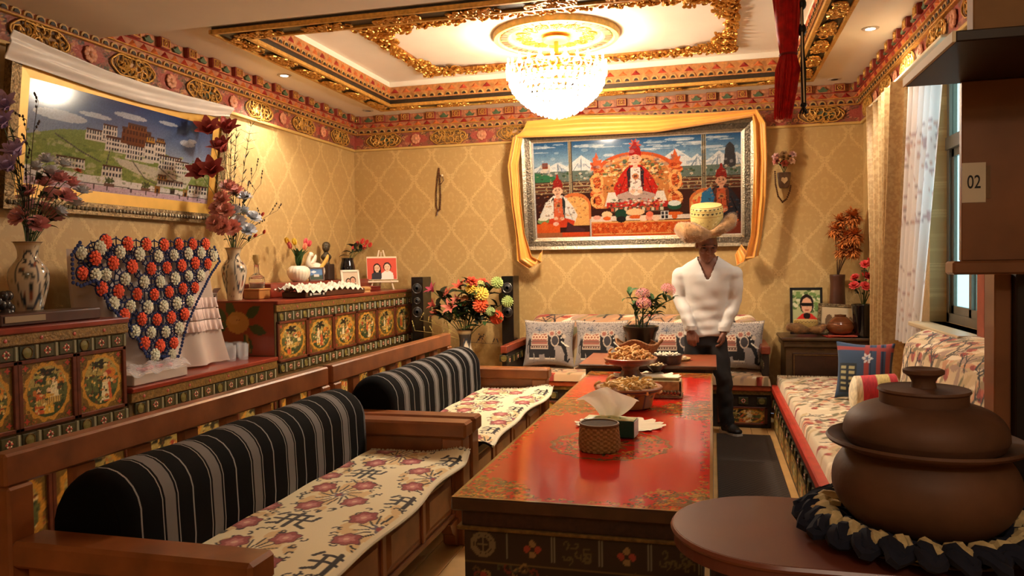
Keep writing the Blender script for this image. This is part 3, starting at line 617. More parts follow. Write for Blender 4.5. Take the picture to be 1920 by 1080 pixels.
for i, (y0, lab) in enumerate(((2.028, 'cream floral rug with black characters on the nearer sofa seat'), (2.028+SO2, 'cream floral rug with black characters on the farther sofa seat'))):
    t = thing('seat_rug', lab, 'rug', (-1.6, y0, .445), group='cream sofa seat rugs'); fn = rug_map(y0, 1.81, i*2.1)
    rc.obj('woven_top', fn, PR, t, world=True)
    def und(u, v):
        p = fn(np.array([u]), np.array([v])); return (p[0][0], p[1][0], p[2][0]-.012)
    MB().grid(und, 40, 14).build('underside', M('rug_under', (60, 52, 46), .9), t, 1, world=True)
    b = MB()
    for k in range(60):
        p = Vector([q[0] for q in fn(np.array([1.]), np.array([k/59]))]); b.tube([p+Vector((0, -.005, -.004)), p+Vector((rnd.uniform(-.01, .01), .012, .004)), p+Vector((rnd.uniform(-.015, .015), .02, -.012))], [.004, .004, .0015], 4)
    tag(b.build('fringe', M('fringe', (200, 190, 165), .9), t, world=True), kind='stuff')
    b = MB().tube([Vector([q[0] for q in fn(np.array([s_]), np.array([1.]))])+Vector((.002, 0, -.006)) for s_ in np.linspace(0, 1, 60)], .0075, 6).build('bound_edge', M('rug_edge', (226, 216, 188), .9), t, 1, world=True)
    MB().bb(-1.80, -1.40, y0+.0, y0+1.81, .4455, .482, .008).build('seat_pad', M('seat_pad', (34, 26, 24), .9), t, world=True)
# ================================================================= PICTURES AND DRAPES
PP = paint('print', .12, coat=.0, spec=.5)
def framed(name, label, P, W, H, fr, rings, cv, fmats):
    '''P(a, b, d): point on the leaning picture plane, a along, b up, d out; rings: (width, depth, material) from outside in'''
    t = thing(name, label, 'picture', P(W/2, 0, 0)); o = 0
    for k, (w, d, m) in enumerate(rings):
        b = MB(); x0, x1, z0, z1 = o, W-o, o, H-o
        for q in (((x0, z0), (x1, z0), (x1-w, z0+w), (x0+w, z0+w)), ((x1, z0), (x1, z1), (x1-w, z1-w), (x1-w, z0+w)), ((x1, z1), (x0, z1), (x0+w, z1-w), (x1-w, z1-w)), ((x0, z1), (x0, z0), (x0+w, z0+w), (x0+w, z1-w))):
            vs = [P(a, c, 0) for a, c in q]+[P(a, c, d*(1 if i < 2 else .75)) for i, (a, c) in enumerate(q)]
            b.add(vs, [(0, 1, 2, 3), (4, 5, 6, 7), (0, 1, 5, 4), (1, 2, 6, 5), (2, 3, 7, 6), (3, 0, 4, 7)])
        b.build(['frame', 'mat', 'inner_moulding', 'inner_bead'][k], m, t, world=True); o += w
    cv.obj('printed_image', lambda u, v: P(o+u*(W-2*o), o+v*(H-2*o), .012), PP, t, world=True)
    return t, o
# ---- palace picture on the left wall
c = CV(100, 38, 300, 114, (70, 92, 140)); R = np.random.default_rng(3)
c.grad(0, 17, 100, 38, (150, 165, 190), (44, 66, 122))
for x, y, rx, ry in ((14, 27, 12, 2), (48, 33, 9, 1.2), (83, 27, 5, 1.5), (86, 28.5, 3, 1), (30, 30, 8, 1), (70, 34, 6, .8)): c.ell(x, y, rx, ry, (214, 220, 232), .75)
c.poly([(86, 12), (92, 22), (95, 18), (100, 25), (100, 10), (84, 10)], (190, 198, 208)); c.poly([(90, 10), (94, 18), (97, 13), (100, 19), (100, 8)], (96, 110, 130))
c.poly([(0, 18), (14, 22), (28, 24), (60, 22), (82, 18), (100, 14), (100, 4), (0, 4)], (128, 146, 78))
for k in range(160): c.ell(R.random()*100, 5+R.random()*15, R.uniform(.6, 2.6), R.uniform(.3, 1), [(150, 164, 88), (98, 122, 64), (172, 180, 110), (190, 188, 150)][k % 4], .6)
def build(x0, x1, y0, y1, col, nw, rows, wc=(52, 54, 66), sk=0):
    c.poly([(x0-.6, y0), (x1+.6, y0), (x1, y1), (x0, y1)], col); c.rect(x0-.2, y1-.5, x1+.2, y1+.3, (84, 56, 46))
    for r in range(rows):
        for k in range(nw):
            x = x0+(k+.5)*(x1-x0)/nw; y = y0+(r+.6)*(y1-y0-.4)/rows; c.rect(x-.28*(x1-x0)/nw, y-.22*(y1-y0)/rows, x+.28*(x1-x0)/nw, y+.3*(y1-y0)/rows, wc)
WB = (216, 210, 202)
c.poly([(40, 15), (88, 12), (84, 6), (60, 8), (44, 12)], (196, 190, 172))
build(26, 36, 20, 24.5, WB, 8, 2); build(34, 41, 21, 27.5, WB, 5, 3); build(36, 47, 17, 23, WB, 8, 3); build(47, 62, 15, 21.5, WB, 10, 3); build(44, 60, 21.5, 28, (110, 62, 34), 9, 2, (70, 36, 24)); build(47, 57, 27.5, 30, (122, 70, 36), 6, 1, (70, 36, 24))
build(57, 66, 15.5, 24, WB, 5, 3); build(58, 62, 24, 26.5, (190, 140, 50), 3, 1); build(63, 69, 18, 25, WB, 4, 3); build(64, 68, 25, 26.5, (170, 120, 50), 3, 1); build(66, 80, 13, 19.5, WB, 9, 3); build(76, 85, 12, 18, WB, 6, 3)
for q in (((38, 17), (36, 8)), ((50, 15), (58, 8), (66, 6)), ((66, 14), (76, 9), (84, 8)), ((12, 20), (24, 15), (34, 12)), ((72, 12), (80, 11))): c.line(q, .5, (86, 84, 78))
build(13, 26, 8, 12, WB, 9, 2); build(35, 45, 6, 11, WB, 6, 2); build(66, 82, 5.5, 8.5, WB, 10, 1); build(86, 99, 3.5, 8, WB, 6, 2); build(66, 71, 8.5, 10.5, (180, 130, 60), 3, 1)
c.rect(0, 0, 100, 3.2, (206, 178, 196)); c.poly([(0, 3), (100, 2), (100, 4), (60, 5.4), (0, 7)], (226, 222, 220)); c.line([(0, 3.4), (100, 2.3)], .35, (70, 66, 66))
for x in (38, 58, 40, 60): c.flower(x, 5, 1.8, 5, (70, 84, 56)); c.rect(x-1.6, 2.6, x+1.6, 3.8, (110, 84, 74))
for x in (66, 84): c.rect(x-1.6, 2.2, x+1.6, 5.6, (150, 104, 50)); c.rect(x-.7, 2.2, x+.7, 4.2, (52, 40, 36))
c.rect(74, 2.6, 77, 5.2, (62, 52, 50))
for k in range(12): x = 2+R.random()*96; c.line([(x, 1.2), (x, 2.6)], .7, (90, 74, 80))
c.detail(0, 4, 100, 18, 260, [(110, 128, 70), (196, 194, 170), (84, 100, 60), (170, 176, 110)], .7, R, .45); c.detail(0, 0, 100, 4, 90, [(120, 100, 104), (230, 224, 220), (90, 86, 80)], .5, R, .5); c.im *= .88; c.speck(.08, R)
ya, za, LN = 3.42, 1.86, math.radians(7)
def PL(a, b, d): return (XL+.012+b*math.sin(LN)+d*math.cos(LN), ya+a, za+b*math.cos(LN)-d*math.sin(LN))
EMB = M('embossed_frame', (120, 100, 70), .35, .7, noise=(60, .5), bump=(70, .8)); MATG = M('gold_mat', (226, 180, 86), .4, .2, noise=(10, .08))
pic1, _ = framed('palace_picture', 'large gilt framed picture of a hillside palace leaning from the wall', PL, 1.96, .90, 0, [(.075, .05, EMB), (.075, .02, MATG)], c, None)
b = MB(); n = 60
for k in range(n):
    x = .04+k*(1.88)/(n-1)
    for z in (.038, .862): b.ball(PL(x, z, .05), (.011, .014, .014), 6, 4)
tag(b.build('frame_beading', SILV, pic1, 1, world=True), kind='stuff')
def drape(name, label, cat, path, mat, nw=9, parent=None):
    '''ribbon of cloth: path of (point, half-width vector, fold depth)'''
    b = MB(); m = len(path)
    def fn(u, v):
        i = min(int(v*(m-1)), m-2); f = v*(m-1)-i; f = f*f*(3-2*f)
        p = path[i][0].lerp(path[i+1][0], f); w = path[i][1].lerp(path[i+1][1], f); d = path[i][2]*(1-f)+path[i+1][2]*f; nrm = path[i][3].lerp(path[i+1][3], f)
        s_ = u*2-1; return p+w*s_+nrm*(d*(.5+.5*math.cos(s_*4.5+v*5)+.25*math.sin(s_*9-v*9)))
    b.grid(fn, 26, (m-1)*10)
    o = b.mesh(name, 2)
    ob = tag(mesh_obj(name, o, mat), label, cat)
    md = ob.modifiers.new('th', 'SOLIDIFY'); md.thickness = .003; return ob
V3 = Vector
WSILK = M('white_silk', (236, 232, 226), .45, noise=(6, .05), sheen=.3)
path = []
for a, sg, w in ((-.05, .0, .10), (.2, -.02, .085), (.6, -.045, .075), (1.0, -.05, .075), (1.4, -.04, .07), (1.75, -.015, .06), (1.94, .005, .045)):
    p = V3(PL(a, .885+sg, .07)); path.append((p, V3((.03, 0, w*.75)), .012, V3((1, 0, .2))))
drape('silk_scarf', 'white silk scarf draped along the top of the palace picture', 'scarf', path, WSILK)
# ---- throne picture on the back wall
c = CV(100, 48, 380, 184, (90, 120, 150)); R = np.random.default_rng(9); OR, DO, RE, GO = (214, 96, 40), (150, 56, 26), (178, 36, 28), (222, 160, 90)
c.grad(0, 36, 100, 48, (150, 180, 200), (38, 84, 130))
for k in range(26): c.ell(R.random()*100, 40+R.random()*7, R.uniform(2, 8), R.uniform(.2, .8), (226, 230, 232), .6)
for x0, h, w in ((4, 4, 9), (12, 5, 10), (24, 8, 11), (34, 5, 8), (60, 5, 9), (70, 9, 13), (80, 6, 8), (90, 7, 9), (98, 6, 9)):
    c.poly([(x0-w, 33), (x0-w*.4, 33+h*.6), (x0, 33+h), (x0+w*.35, 33+h*.65), (x0+w, 33)], (214, 218, 220))
    for k in range(6): q = R.uniform(-.5, .5); c.line([(x0+q*w*.4, 33+h*.8*(1-abs(q))), (x0+q*w, 33.5)], .35, (120, 138, 156))
c.rect(0, 28, 100, 33.4, (96, 112, 104)); c.poly([(0, 28), (12, 28), (10, 31), (0, 33)], (52, 110, 72)); c.rect(3, 33, 8, 37, (206, 196, 180)); c.rect(4, 35, 7, 38, (130, 60, 40)); c.poly([(92, 32), (93, 42), (95, 44), (97, 42), (98, 32)], (58, 58, 62))
for k in range(60): c.ell(R.random()*100, 29+R.random()*4, .8, .6, [(60, 84, 60), (150, 160, 150), (190, 180, 160)][k % 3])
c.rect(0, 22, 100, 28.2, (70, 42, 34))
for k in range(7): c.rect(0, 22.3+k*.85, 100, 22.6+k*.85, [(170, 150, 120), (120, 62, 44)][k % 2])
for k in range(90): c.curl(R.random()*100, 22.5+R.random()*5.5, .7, .8, .25, (190, 160, 110), R.random()*6)
c.rect(0, 0, 100, 22, (58, 30, 26))
for x in (18.5, 83): c.rect(x-1, 14, x+1, 48, (74, 66, 56)); c.rect(x-.35, 14, x+.35, 48, (150, 134, 104)); c.rect(x-1, 20, x-.8, 48, (190, 180, 150)); c.rect(x+.8, 20, x+1, 48, (190, 180, 150))
# throne
def arch(cx, cy, rx, ry, col, base): c.poly([(cx-rx, base)]+[(cx-rx*math.cos(t), cy+ry*math.sin(t)) for t in np.linspace(0, PI, 24)]+[(cx+rx, base)], col)
arch(50.5, 31, 20, 10.5, (196, 84, 40), 14); arch(50.5, 31, 17.5, 9, (226, 150, 92), 14); arch(50.5, 30.5, 16, 7.8, (190, 120, 62), 14)
for k in range(90):
    t = R.uniform(0, PI); q = R.uniform(.4, .95); c.ell(50.5+17*q*math.cos(t), 30+8.5*q*math.sin(t), R.uniform(.5, 1.5), R.uniform(.3, .8), [(226, 180, 110), (170, 84, 44), (96, 104, 66), (232, 206, 160)][k % 4])
for x in (31.5, 69.5):
    c.flower(x, 35, 3.4, 9, (206, 92, 48), 0, .2, 1.5); c.poly([(x-3, 34), (x, 42), (x+3, 34)], (206, 92, 48))
    for k in range(24): a = k*.7; c.ell(x+1.8*math.sin(a), 16+k*.8, 1.9, .9, [(222, 128, 66), (180, 70, 36)][k % 2])
    c.ring(x, 27, 2.6, 4, .25, (236, 170, 100)); c.ring(x, 18, 2.8, 3, .25, (236, 170, 100))
    for k in range(30): c.curl(x+R.uniform(-3, 3), R.uniform(14, 36), .8, .9, .22, (120, 40, 26), R.random()*6)
# seat
c.poly([(35, 15), (66, 15), (64, 22), (37, 22)], (224, 214, 200)); c.rect(36, 14, 66, 17, (176, 44, 40)); c.rect(38, 12, 64, 14.6, (86, 74, 60))
for k in range(12): c.rect(38+k*2.2, 12.4, 39.4+k*2.2, 14, [(190, 80, 50), (206, 190, 160)][k % 2])
def king(x, y, s, robe, under, face, hatc, lap, trim):
    q = lambda pts, col: c.poly([(x+a*s, y+b*s) for a, b in pts], col)
    q([(-9, 0), (-10.5, 4), (-8, 9), (-5, 13), (-2.5, 15), (2.5, 15), (5, 13), (8, 9), (10.5, 4), (9, 0)], robe); q([(-3, 1), (-3.2, 13), (0, 14.5), (3.2, 13), (3, 1)], under)
    q([(-3.6, 2), (-4, 12), (-2.6, 14.5), (-2.2, 13), (-2.6, 3)], trim); q([(3.6, 2), (4, 12), (2.6, 14.5), (2.2, 13), (2.6, 3)], trim)
    for k in range(5): a = -8+k*4; c.line([(x+a*s, y+1*s), (x+(a*.6)*s, y+9*s)], .3*s, tuple(v*.6 for v in robe))
    q([(-8, -2.5), (-9, 1), (-4, 2.5), (4, 2.5), (9, 1), (8, -2.5)], lap); c.ell(x, y+3.2*s, 3.2*s, 2.6*s, under if lap != RE else (200, 60, 40)); c.ell(x-1.5*s, y+2.5*s, 1.2*s, .9*s, face); c.ell(x+2*s, y+2.3*s, 1.2*s, .9*s, face)
    c.ell(x, y+9.5*s, 1.6*s, 1.4*s, (190, 120, 70)); c.rect(x-.7*s, y+8.8*s, x+.7*s, y+10.2*s, (96, 60, 50))
    c.rect(x-1.1*s, y+13.5*s, x+1.1*s, y+16*s, face); c.ell(x, y+17.6*s, 2.3*s, 3.0*s, face); c.ell(x-2.4*s, y+17.4*s, .5*s, 1*s, face); c.ell(x+2.4*s, y+17.4*s, .5*s, 1*s, face)
    for e in (-1, 1): c.ell(x+e*.95*s, y+18*s, .5*s, .22*s, (40, 28, 24)); c.line([(x+e*.4*s, y+18.7*s), (x+e*1.5*s, y+18.8*s)], .22*s, (50, 34, 28))
    c.line([(x, y+18*s), (x+.2*s, y+17*s)], .2*s, tuple(v*.75 for v in face)); c.line([(x-.6*s, y+16*s), (x+.6*s, y+16*s)], .25*s, (150, 60, 50))
    q([(-2.7, 19), (-2.9, 20.5), (-2.2, 23), (-.8, 24.5), (-.5, 26.5), (.5, 26.5), (.8, 24.5), (2.2, 23), (2.9, 20.5), (2.7, 19), (0, 19.8)], hatc)
    for k in range(5): c.line([(x-2.4*s, y+(20+k*.8)*s), (x+2.4*s, y+(20.4+k*.8)*s)], .2*s, tuple(v*.65 for v in hatc))
c.detail(36, 22, 65, 38, 170, [(226, 170, 96), (120, 52, 30), (84, 96, 60), (236, 214, 170), (60, 40, 34)], .6, R, .7); c.flower(50.5, 44.5, 3.2, 9, (196, 92, 74), 0, .25); king(50.5, 19.5, 1.04, RE, (226, 214, 204), (228, 180, 150), (166, 30, 30), (176, 150, 140), (44, 36, 44))
# side chairs and kings
for x, rx in ((20, 8), (84, 8)): arch(x, 16, rx, 6.5, (206, 110, 56), 6); arch(x, 15.5, rx-1, 5.2, (224, 168, 96), 6)
king(11.5, 7.5, .92, (222, 218, 212), (206, 96, 60), (226, 176, 146), (150, 40, 36), (196, 62, 36), (40, 44, 46)); c.poly([(15, 3), (24, 2), (25, 4), (19, 6), (16, 8)], (70, 40, 44)); c.poly([(2, 9), (5, 18), (9, 19), (9, 10)], (226, 222, 212))
king(91, 9.5, .92, (40, 40, 46), (186, 84, 50), (206, 150, 118), (140, 38, 34), (44, 40, 46), (90, 50, 40)); c.poly([(81, 12), (82, 20), (86, 23), (88, 18), (86, 11)], (40, 104, 146)); c.flower(80, 14, 3, 5, (226, 96, 50), 0, .3, 1.6)
c.detail(37, 14, 64, 18.5, 120, [(190, 40, 36), (232, 222, 206), (60, 46, 40), (206, 130, 70), (84, 110, 80)], .6, R, .8); c.detail(41, 20, 60, 33, 60, [(120, 20, 20), (214, 80, 60), (60, 40, 44), (226, 190, 120)], .35, R, .6)
c.detail(0, 9, 27, 22, 130, [(120, 60, 40), (60, 40, 36), (206, 130, 70), (200, 190, 170)], .5, R, .45); c.detail(78, 6, 100, 24, 130, [(90, 40, 32), (30, 28, 34), (196, 110, 60), (60, 90, 120)], .5, R, .45); c.detail(0, 22, 100, 33, 260, [(50, 40, 36), (180, 160, 120), (110, 70, 50), (70, 90, 70)], .45, R, .5)
# tables and offerings
c.poly([(28, 7.5), (77, 8), (77, 10), (28, 10)], (226, 206, 190)); c.rect(28, 0, 77, 7.6, (204, 84, 36)); c.rect(28, 6.6, 77, 7.4, GO); c.rect(29, .8, 76, 1.4, GO)
for k in range(150): c.curl(28+R.random()*49, 1.5+R.random()*5, .8, .9, .24, [(236, 150, 80), (150, 50, 24)][k % 2], R.random()*6)
c.rect(27.2, 0, 28.2, 9, (190, 180, 170)); c.rect(0, 0, 27, 2.6, (160, 96, 60)); c.rect(0, 2.6, 12, 7, (214, 88, 36)); c.rect(13, .5, 27, 2.6, (206, 74, 36)); c.rect(78, 0, 100, 6, (120, 52, 36))
for x, y, rx, ry, q in ((31, 9.6, 2, 1.1, (230, 160, 140)), (36, 11, 2.6, 1.6, (236, 196, 150)), (36, 9, 2, 1, OR), (43, 11, 3, 2.6, (30, 62, 46)), (43, 8.4, 2.4, 1.6, (34, 30, 32)), (50, 11.8, 4.6, 1.7, (236, 190, 140)), (50, 9.4, 3, 1, OR), (54, 8.6, 2, 1.5, (240, 206, 180)), (57, 9, 2, 1.6, (236, 150, 120)), (60, 8.6, 1.8, 1.4, (240, 200, 170)), (57, 10.6, 1.8, 1.3, (226, 110, 80)), (69, 14.4, 3.4, 2, (36, 76, 56)), (69, 15.6, 3, 1.3, (220, 224, 220)), (69, 10.6, 4, .9, OR), (69, 9.2, 1.4, 1.3, OR), (3.5, 8.6, 3, 1.8, (120, 146, 90)), (3.5, 9.6, 2.6, .9, (232, 226, 206)), (4, 6, 2, 2.2, OR), (10, 7, 1.5, 1, (230, 180, 160)), (89, 7, 2, 1, (236, 200, 190)), (96, 9, 2.4, 1.4, (110, 100, 96)), (96, 6.5, 3, .8, OR)): c.ell(x, y, rx, ry, q)
c.rect(62.4, 8, 66, 12, (226, 220, 216)); c.rect(62.7, 8.2, 64.1, 9.9, (40, 38, 40)); c.rect(64.4, 8.2, 65.8, 9.9, (40, 38, 40)); c.rect(62.7, 10.2, 64.1, 11.8, (60, 58, 60)); c.rect(64.4, 10.2, 65.8, 11.8, (60, 58, 60))
c.detail(0, 33, 100, 47, 120, [(236, 238, 238), (90, 120, 150), (60, 100, 140)], 1.1, R, .3); c.im *= .80; c.speck(.09, R)
xb, zb, LB = -1.885, 1.655, math.radians(8)
def PB(a, b, d): return (xb+a, YB-.015-b*math.sin(LB)-d*math.cos(LB), zb+b*math.cos(LB)-d*math.sin(LB))
KW, KH = 2.28, 1.21
DKF = M('pewter', (92, 82, 68), .35, .7, noise=(60, .5), bump=(60, .7))
pic2, _ = framed('throne_picture', 'wide silver framed picture of three enthroned figures on the far wall', PB, KW, KH, 0, [(.035, .06, SILV), (.05, .05, DKF), (.022, .045, SILV), (.012, .03, M('bead_silver', (200, 195, 185), .3, .7, noise=(200, .5)))], c, None)
YSILK = M('yellow_silk', (228, 162, 70), .38, noise=(5, .1), sheen=.3)
NV = V3((0, -1, 0))
def pk(px, py, y=7.70): return V3(ony(px, py, y))
def sp(px, py, hx, hz, d=.03, y=7.70): return (pk(px, py, y), V3((hx, 0, hz)), d, NV)
sc2 = drape('silk_scarf', 'golden yellow silk scarf hung around the throne picture frame', 'scarf', [sp(1012, 478, .03, .05, .02, 7.72), sp(1004, 497, .075, .035, .05, 7.70), sp(985, 485, .085, .02, .06, 7.70), sp(977, 440, .05, .01, .05, 7.68), sp(969, 380, .055, .0, .05, 7.66), sp(963, 310, .06, .0, .04, 7.62), sp(972, 252, .06, .03, .02, 7.60), sp(985, 243, .02, .08, .02, 7.575), sp(1090, 236, .0, .10, .03, 7.575), sp(1230, 232, .0, .085, .03, 7.575), sp(1350, 220, .0, .05, .03, 7.575), sp(1415, 212, .02, .035, .02, 7.575), sp(1424, 232, .06, .0, .03, 7.60), sp(1426, 300, .06, .0, .05, 7.64), sp(1424, 370, .06, .0, .05, 7.66), sp(1418, 440, .05, .01, .05, 7.68), sp(1408, 485, .07, .03, .06, 7.70), sp(1393, 488, .06, .05, .05, 7.70), sp(1384, 468, .03, .05, .02, 7.72)], YSILK)
# ================================================================= CHANDELIER
def crystal_mat():
    m = M('lit_crystal', (255, 246, 230), .05, emit=((255, 234, 205), 9)); return m
CRY = crystal_mat(); CRYC = M('lit_crystal_curl', (255, 240, 226), .1, emit=((255, 216, 176), 1.6))
ch = thing('crystal_chandelier', 'large lit crystal chandelier hanging from the painted rosette', 'chandelier', (CHX, CHY, ZU-.045))
def CB(b, nm, m, sm=1): b.v = [(x+CHX, y+CHY, z) for x, y, z in b.v]; return b.build(nm, m, ch, sm, world=True)
CB(MB().lathe([(0, 3.29), (.10, 3.29), (.115, 3.305), (.11, 3.33), (.06, 3.305-.03), (.03, 3.24), (.02, 3.18), (.02, 3.08), (0, 3.08)][:3]+[(.115, 3.31), (.09, 3.312)], 28), 'ceiling_cup', M('cup_gold', (226, 190, 130), .3, .6))
CB(MB().lathe([(.018, 3.29), (.018, 3.12), (.05, 3.10), (.06, 3.06), (.02, 3.03)], 16), 'stem', GOLD)
fr = MB().tube([(.385*math.cos(t), .385*math.sin(t), 3.085) for t in np.linspace(0, 2*PI, 49)[:-1]], .012, 6, closed=True).tube([(.36*math.cos(t), .36*math.sin(t), 2.985) for t in np.linspace(0, 2*PI, 49)[:-1]], .012, 6, closed=True)
for k in range(8): a = k*PI/4; fr.tube([(.02*math.cos(a), .02*math.sin(a), 3.12), (.2*math.cos(a), .2*math.sin(a), 3.13), (.385*math.cos(a), .385*math.sin(a), 3.085)], .008, 5)
CB(fr, 'ring_frame', GOLD)
cb_ = MB()
for s_ in (-1, 1): cb_.tube([(s_*(.005+.034*math.sin(t*1.1)*(1-t/8)), 0, -.05+.035*t-.002*t*t) for t in np.linspace(0, 4.2, 9)], .0085, 5)
cb_.ball((0, .0, .02), (.02, .016, .026), 7, 5); cb_.ball((0, 0, .07), (.012, .012, .014), 6, 4); curlm = cb_.mesh('crystal_curl', 1); curlm.materials.append(CRYC)
for k in range(26):
    a = 2*PI*k/26; o = mesh_obj('crystal_curl', curlm, None, ch); o.location = (.40*math.cos(a), .40*math.sin(a), 3.04-ch.location.z+.02*(k % 2)); o.rotation_euler = (0, 0, a+PI/2)
drop = MB().ball((0, 0, 0), (.017, .017, .017), 6, 4).ball((0, 0, -.036), (.014, .014, .020), 6, 4).mesh('crystal_drop', 1); drop.materials.append(CRY)
n_ = 0
for r, z, n in ((.375, 2.985, 44), (.355, 2.94, 40), (.325, 2.90, 38), (.29, 2.865, 34), (.25, 2.83, 30), (.205, 2.795, 24), (.155, 2.765, 18), (.10, 2.745, 12), (.045, 2.73, 6)):
    for k in range(n):
        a = 2*PI*k/n+z*40; o = mesh_obj('crystal_drop', drop, None, ch); o.location = (r*math.cos(a), r*math.sin(a), z-ch.location.z); n_ += 1
# ================================================================= LONG RED TABLES
TP = paint('lacquer', .11, bump=(10, .22, .005), spec=.55); APR = paint('apron', .4, bump=(50, .4, .004)); TEDGE = M('table_edge', (74, 46, 28), .35, noise=(12, .3), coat=.3)
TW0, TW1, TZ = -.935, .0, .65
def top_cv(L, nx, ny, seed):
    w = TW1-TW0; c = CV(w, L, nx, ny, (204, 34, 20)); R = np.random.default_rng(seed)
    cols = [(150, 96, 40), (96, 70, 36), (190, 130, 56), (120, 48, 28), (84, 92, 60)]
    for x in (.02, w-.02):
        for y in (.02, L-.02):
            for k in range(130):
                a, q = R.random()*PI/2, R.random()**.7*.30; px, py = x+(1 if x < w/2 else -1)*q*math.cos(a)*.9, y+(1 if y < L/2 else -1)*q*math.sin(a)*.9; c.curl(px, py, R.uniform(.015, .03), .8, .009, cols[k % 5], R.random()*6, R.choice((-1, 1)))
    cx, cy = w/2, L/2; c.ring(cx, cy, .27, .29, .04, (140, 74, 40), .03, 16)
    for k in range(150): a, q = R.random()*6.28, R.uniform(.14, .27); c.curl(cx+q*math.cos(a), cy+q*math.sin(a)*1.08, R.uniform(.014, .03), .8, .008, cols[k % 5], R.random()*6)
    c.flower(cx, cy, .12, 8, (150, 80, 44)); c.flower(cx, cy, .08, 8, (186, 120, 56)); c.flower(cx, cy, .05, 8, (90, 74, 40))
    for k in range(int(L*60)):
        y = R.random()*L
        for x in (.035, w-.035): c.curl(x+R.uniform(-.012, .012), y, .013, .8, .005, cols[k % 4], R.random()*6)
    for k in range(60):
        x = R.random()*w
        for y in (.04, L-.04): c.curl(x, y+R.uniform(-.015, .015), .015, .8, .006, cols[k % 4], R.random()*6)
    for x0, x1, y0, y1 in ((0, .014, 0, L), (w-.014, w, 0, L), (0, w, 0, .014), (0, w, L-.014, L)): c.rect(x0, y0, x1, y1, (150, 112, 62))
    return c
def red_table(y0, y1, label, res, seed):
    t = thing('lacquer_table', label, 'table', ((TW0+TW1)/2, (y0+y1)/2, 0), group='red lacquer tables'); L = y1-y0
    MB().bb(TW0, TW1, y0, y1, .60, TZ-.001, .006).build('tabletop', TEDGE, t, world=True); top = t.children[0]
    top_cv(L, res[0], res[1], seed).obj('painted_surface', lambda u, v: (TW0+.002+u*(TW1-TW0-.004), y0+.002+v*(L-.004), np.full_like(u, TZ)), TP, top, world=True)
    MB().bb(TW0+.03, TW1-.03, y0+.03, y1-.03, .535, .60, .006).build('frieze_rail', M('table_frieze', (58, 34, 22), .45, noise=(40, .4)), t, world=True)
    MB().bb(TW0+.015, TW1-.015, y0+.015, y1-.015, .525, .54, .004).build('moulding', OLDGOLD, t, world=True)
    for x in (TW0+.04, TW1-.12):
        for y in (y0+.04, y1-.12):
            MB().bb(x, x+.08, y, y+.08, 0, .525, .006).build('leg', M('table_leg', (66, 40, 26), .45, noise=(30, .4)), t, world=True)
    w = TW1-TW0-.08; c = CV(w, .36, 170, 66, (44, 32, 26)); R = np.random.default_rng(seed+5)
    n = 5
    c.rect(0, .24, w, .36, (52, 38, 28))
    for k in range(n):
        x = (k+.5)*w/n
        if k == 0:
            for q in (.042, .03): c.ring(.07, .305, q, q, .14, (126, 110, 80))
            c.rect(.05, .30, .09, .308, (126, 110, 80)); c.rect(.066, .28, .074, .33, (126, 110, 80))
        elif k % 2:
            for dx, dz in ((.02, 0), (-.02, 0), (0, .02), (0, -.02)): c.ell(x+dx, .30+dz, .013, .013, [(160, 66, 52), (150, 120, 76)][dx == 0])
        else:
            for q in range(10): c.curl(x+R.uniform(-.05, .05), .30+R.uniform(-.03, .03), .018, .8, .006, (96, 84, 52), R.random()*6)
        for e in (.004, .014): c.rect((k+1)*w/n-e, .255, (k+1)*w/n-e+.005, .35, (128, 122, 100))
    c.rect(0, .235, w, .242, (110, 88, 50))
    for q in range(150): c.curl(R.random()*w, R.random()*.23, .022, .8, .007, [(96, 72, 44), (120, 50, 38), (76, 76, 54), (140, 112, 66)][q % 4], R.random()*6)
    for sx in (.07, w-.07):
        for z in (.17, .09): 
            for dx, dz in ((.02, 0), (-.02, 0), (0, .02), (0, -.02)): c.ell(sx+dx, z+dz, .013, .013, (150, 62, 48))
    def apr(u, v): return TW0+.04+u*w, np.full_like(u, y0+.036), .165+v*.36
    a = c.obj('apron', apr, APR, t, world=True); bmx = bmesh.new(); bmx.from_mesh(a.data)
    kill = []
    for f in bmx.faces:
        q = f.calc_center_median(); u = (q.x+base_of(t).x-TW0-.04)/w; z = q.z
        if .12 < u < .88 and z < .20+.15*(1-abs((u-.5)/.38)**3)+.012*math.cos(u*36): kill.append(f)
    bmesh.ops.delete(bmx, geom=kill, context='FACES'); bmx.to_mesh(a.data); bmx.free()
    for x in (TW0+.05, TW1-.05): MB().bb(x-.012, x+.012, y0+.12, y1-.12, .22, .525, .004).build('side_apron', M('side_apron', (60, 40, 28), .45, noise=(25, .5)), t, world=True)
    MB().bb(TW0+.07, TW1-.07, y0+.30, y1-.06, .05, .08, .004).build('shelf', DWOOD, t, world=True)
    return t
red_table(2.645, 4.50, 'long red lacquer table nearest the viewer, with the woven cup', (190, 330), 1)
red_table(4.505, 5.99, 'second red lacquer table with the two bowls of fried snacks', (110, 150), 2)
t = thing('worn_table', 'worn red-brown table where the man rests his hand', 'table', (-.50, 6.4, 0))
c = CV(1.06, .78, 110, 80, (150, 78, 46)); R = np.random.default_rng(8)
for k in range(60): c.ell(R.random()*1.06, R.random()*.78, R.uniform(.02, .12), R.uniform(.01, .05), [(172, 52, 34), (140, 84, 52), (160, 100, 62)][k % 3], .35)
c.rect(0, 0, 1.06, .01, (120, 80, 50)); tt = MB().bb(-1.03, .03, 6.01, 6.79, .672, .699, .004).build('tabletop', TEDGE, t, world=True); c.obj('painted_surface', lambda u, v: (-1.028+u*1.056, 6.012+v*.776, np.full_like(u, .70)), paint('worn', .35, coat=.3), tt, world=True)
for x in (-.98, -.06):
    for y in (6.05, 6.68): MB().bb(x, x+.06, y, y+.06, 0, .672, .004).build('leg', DWOOD, t, world=True)
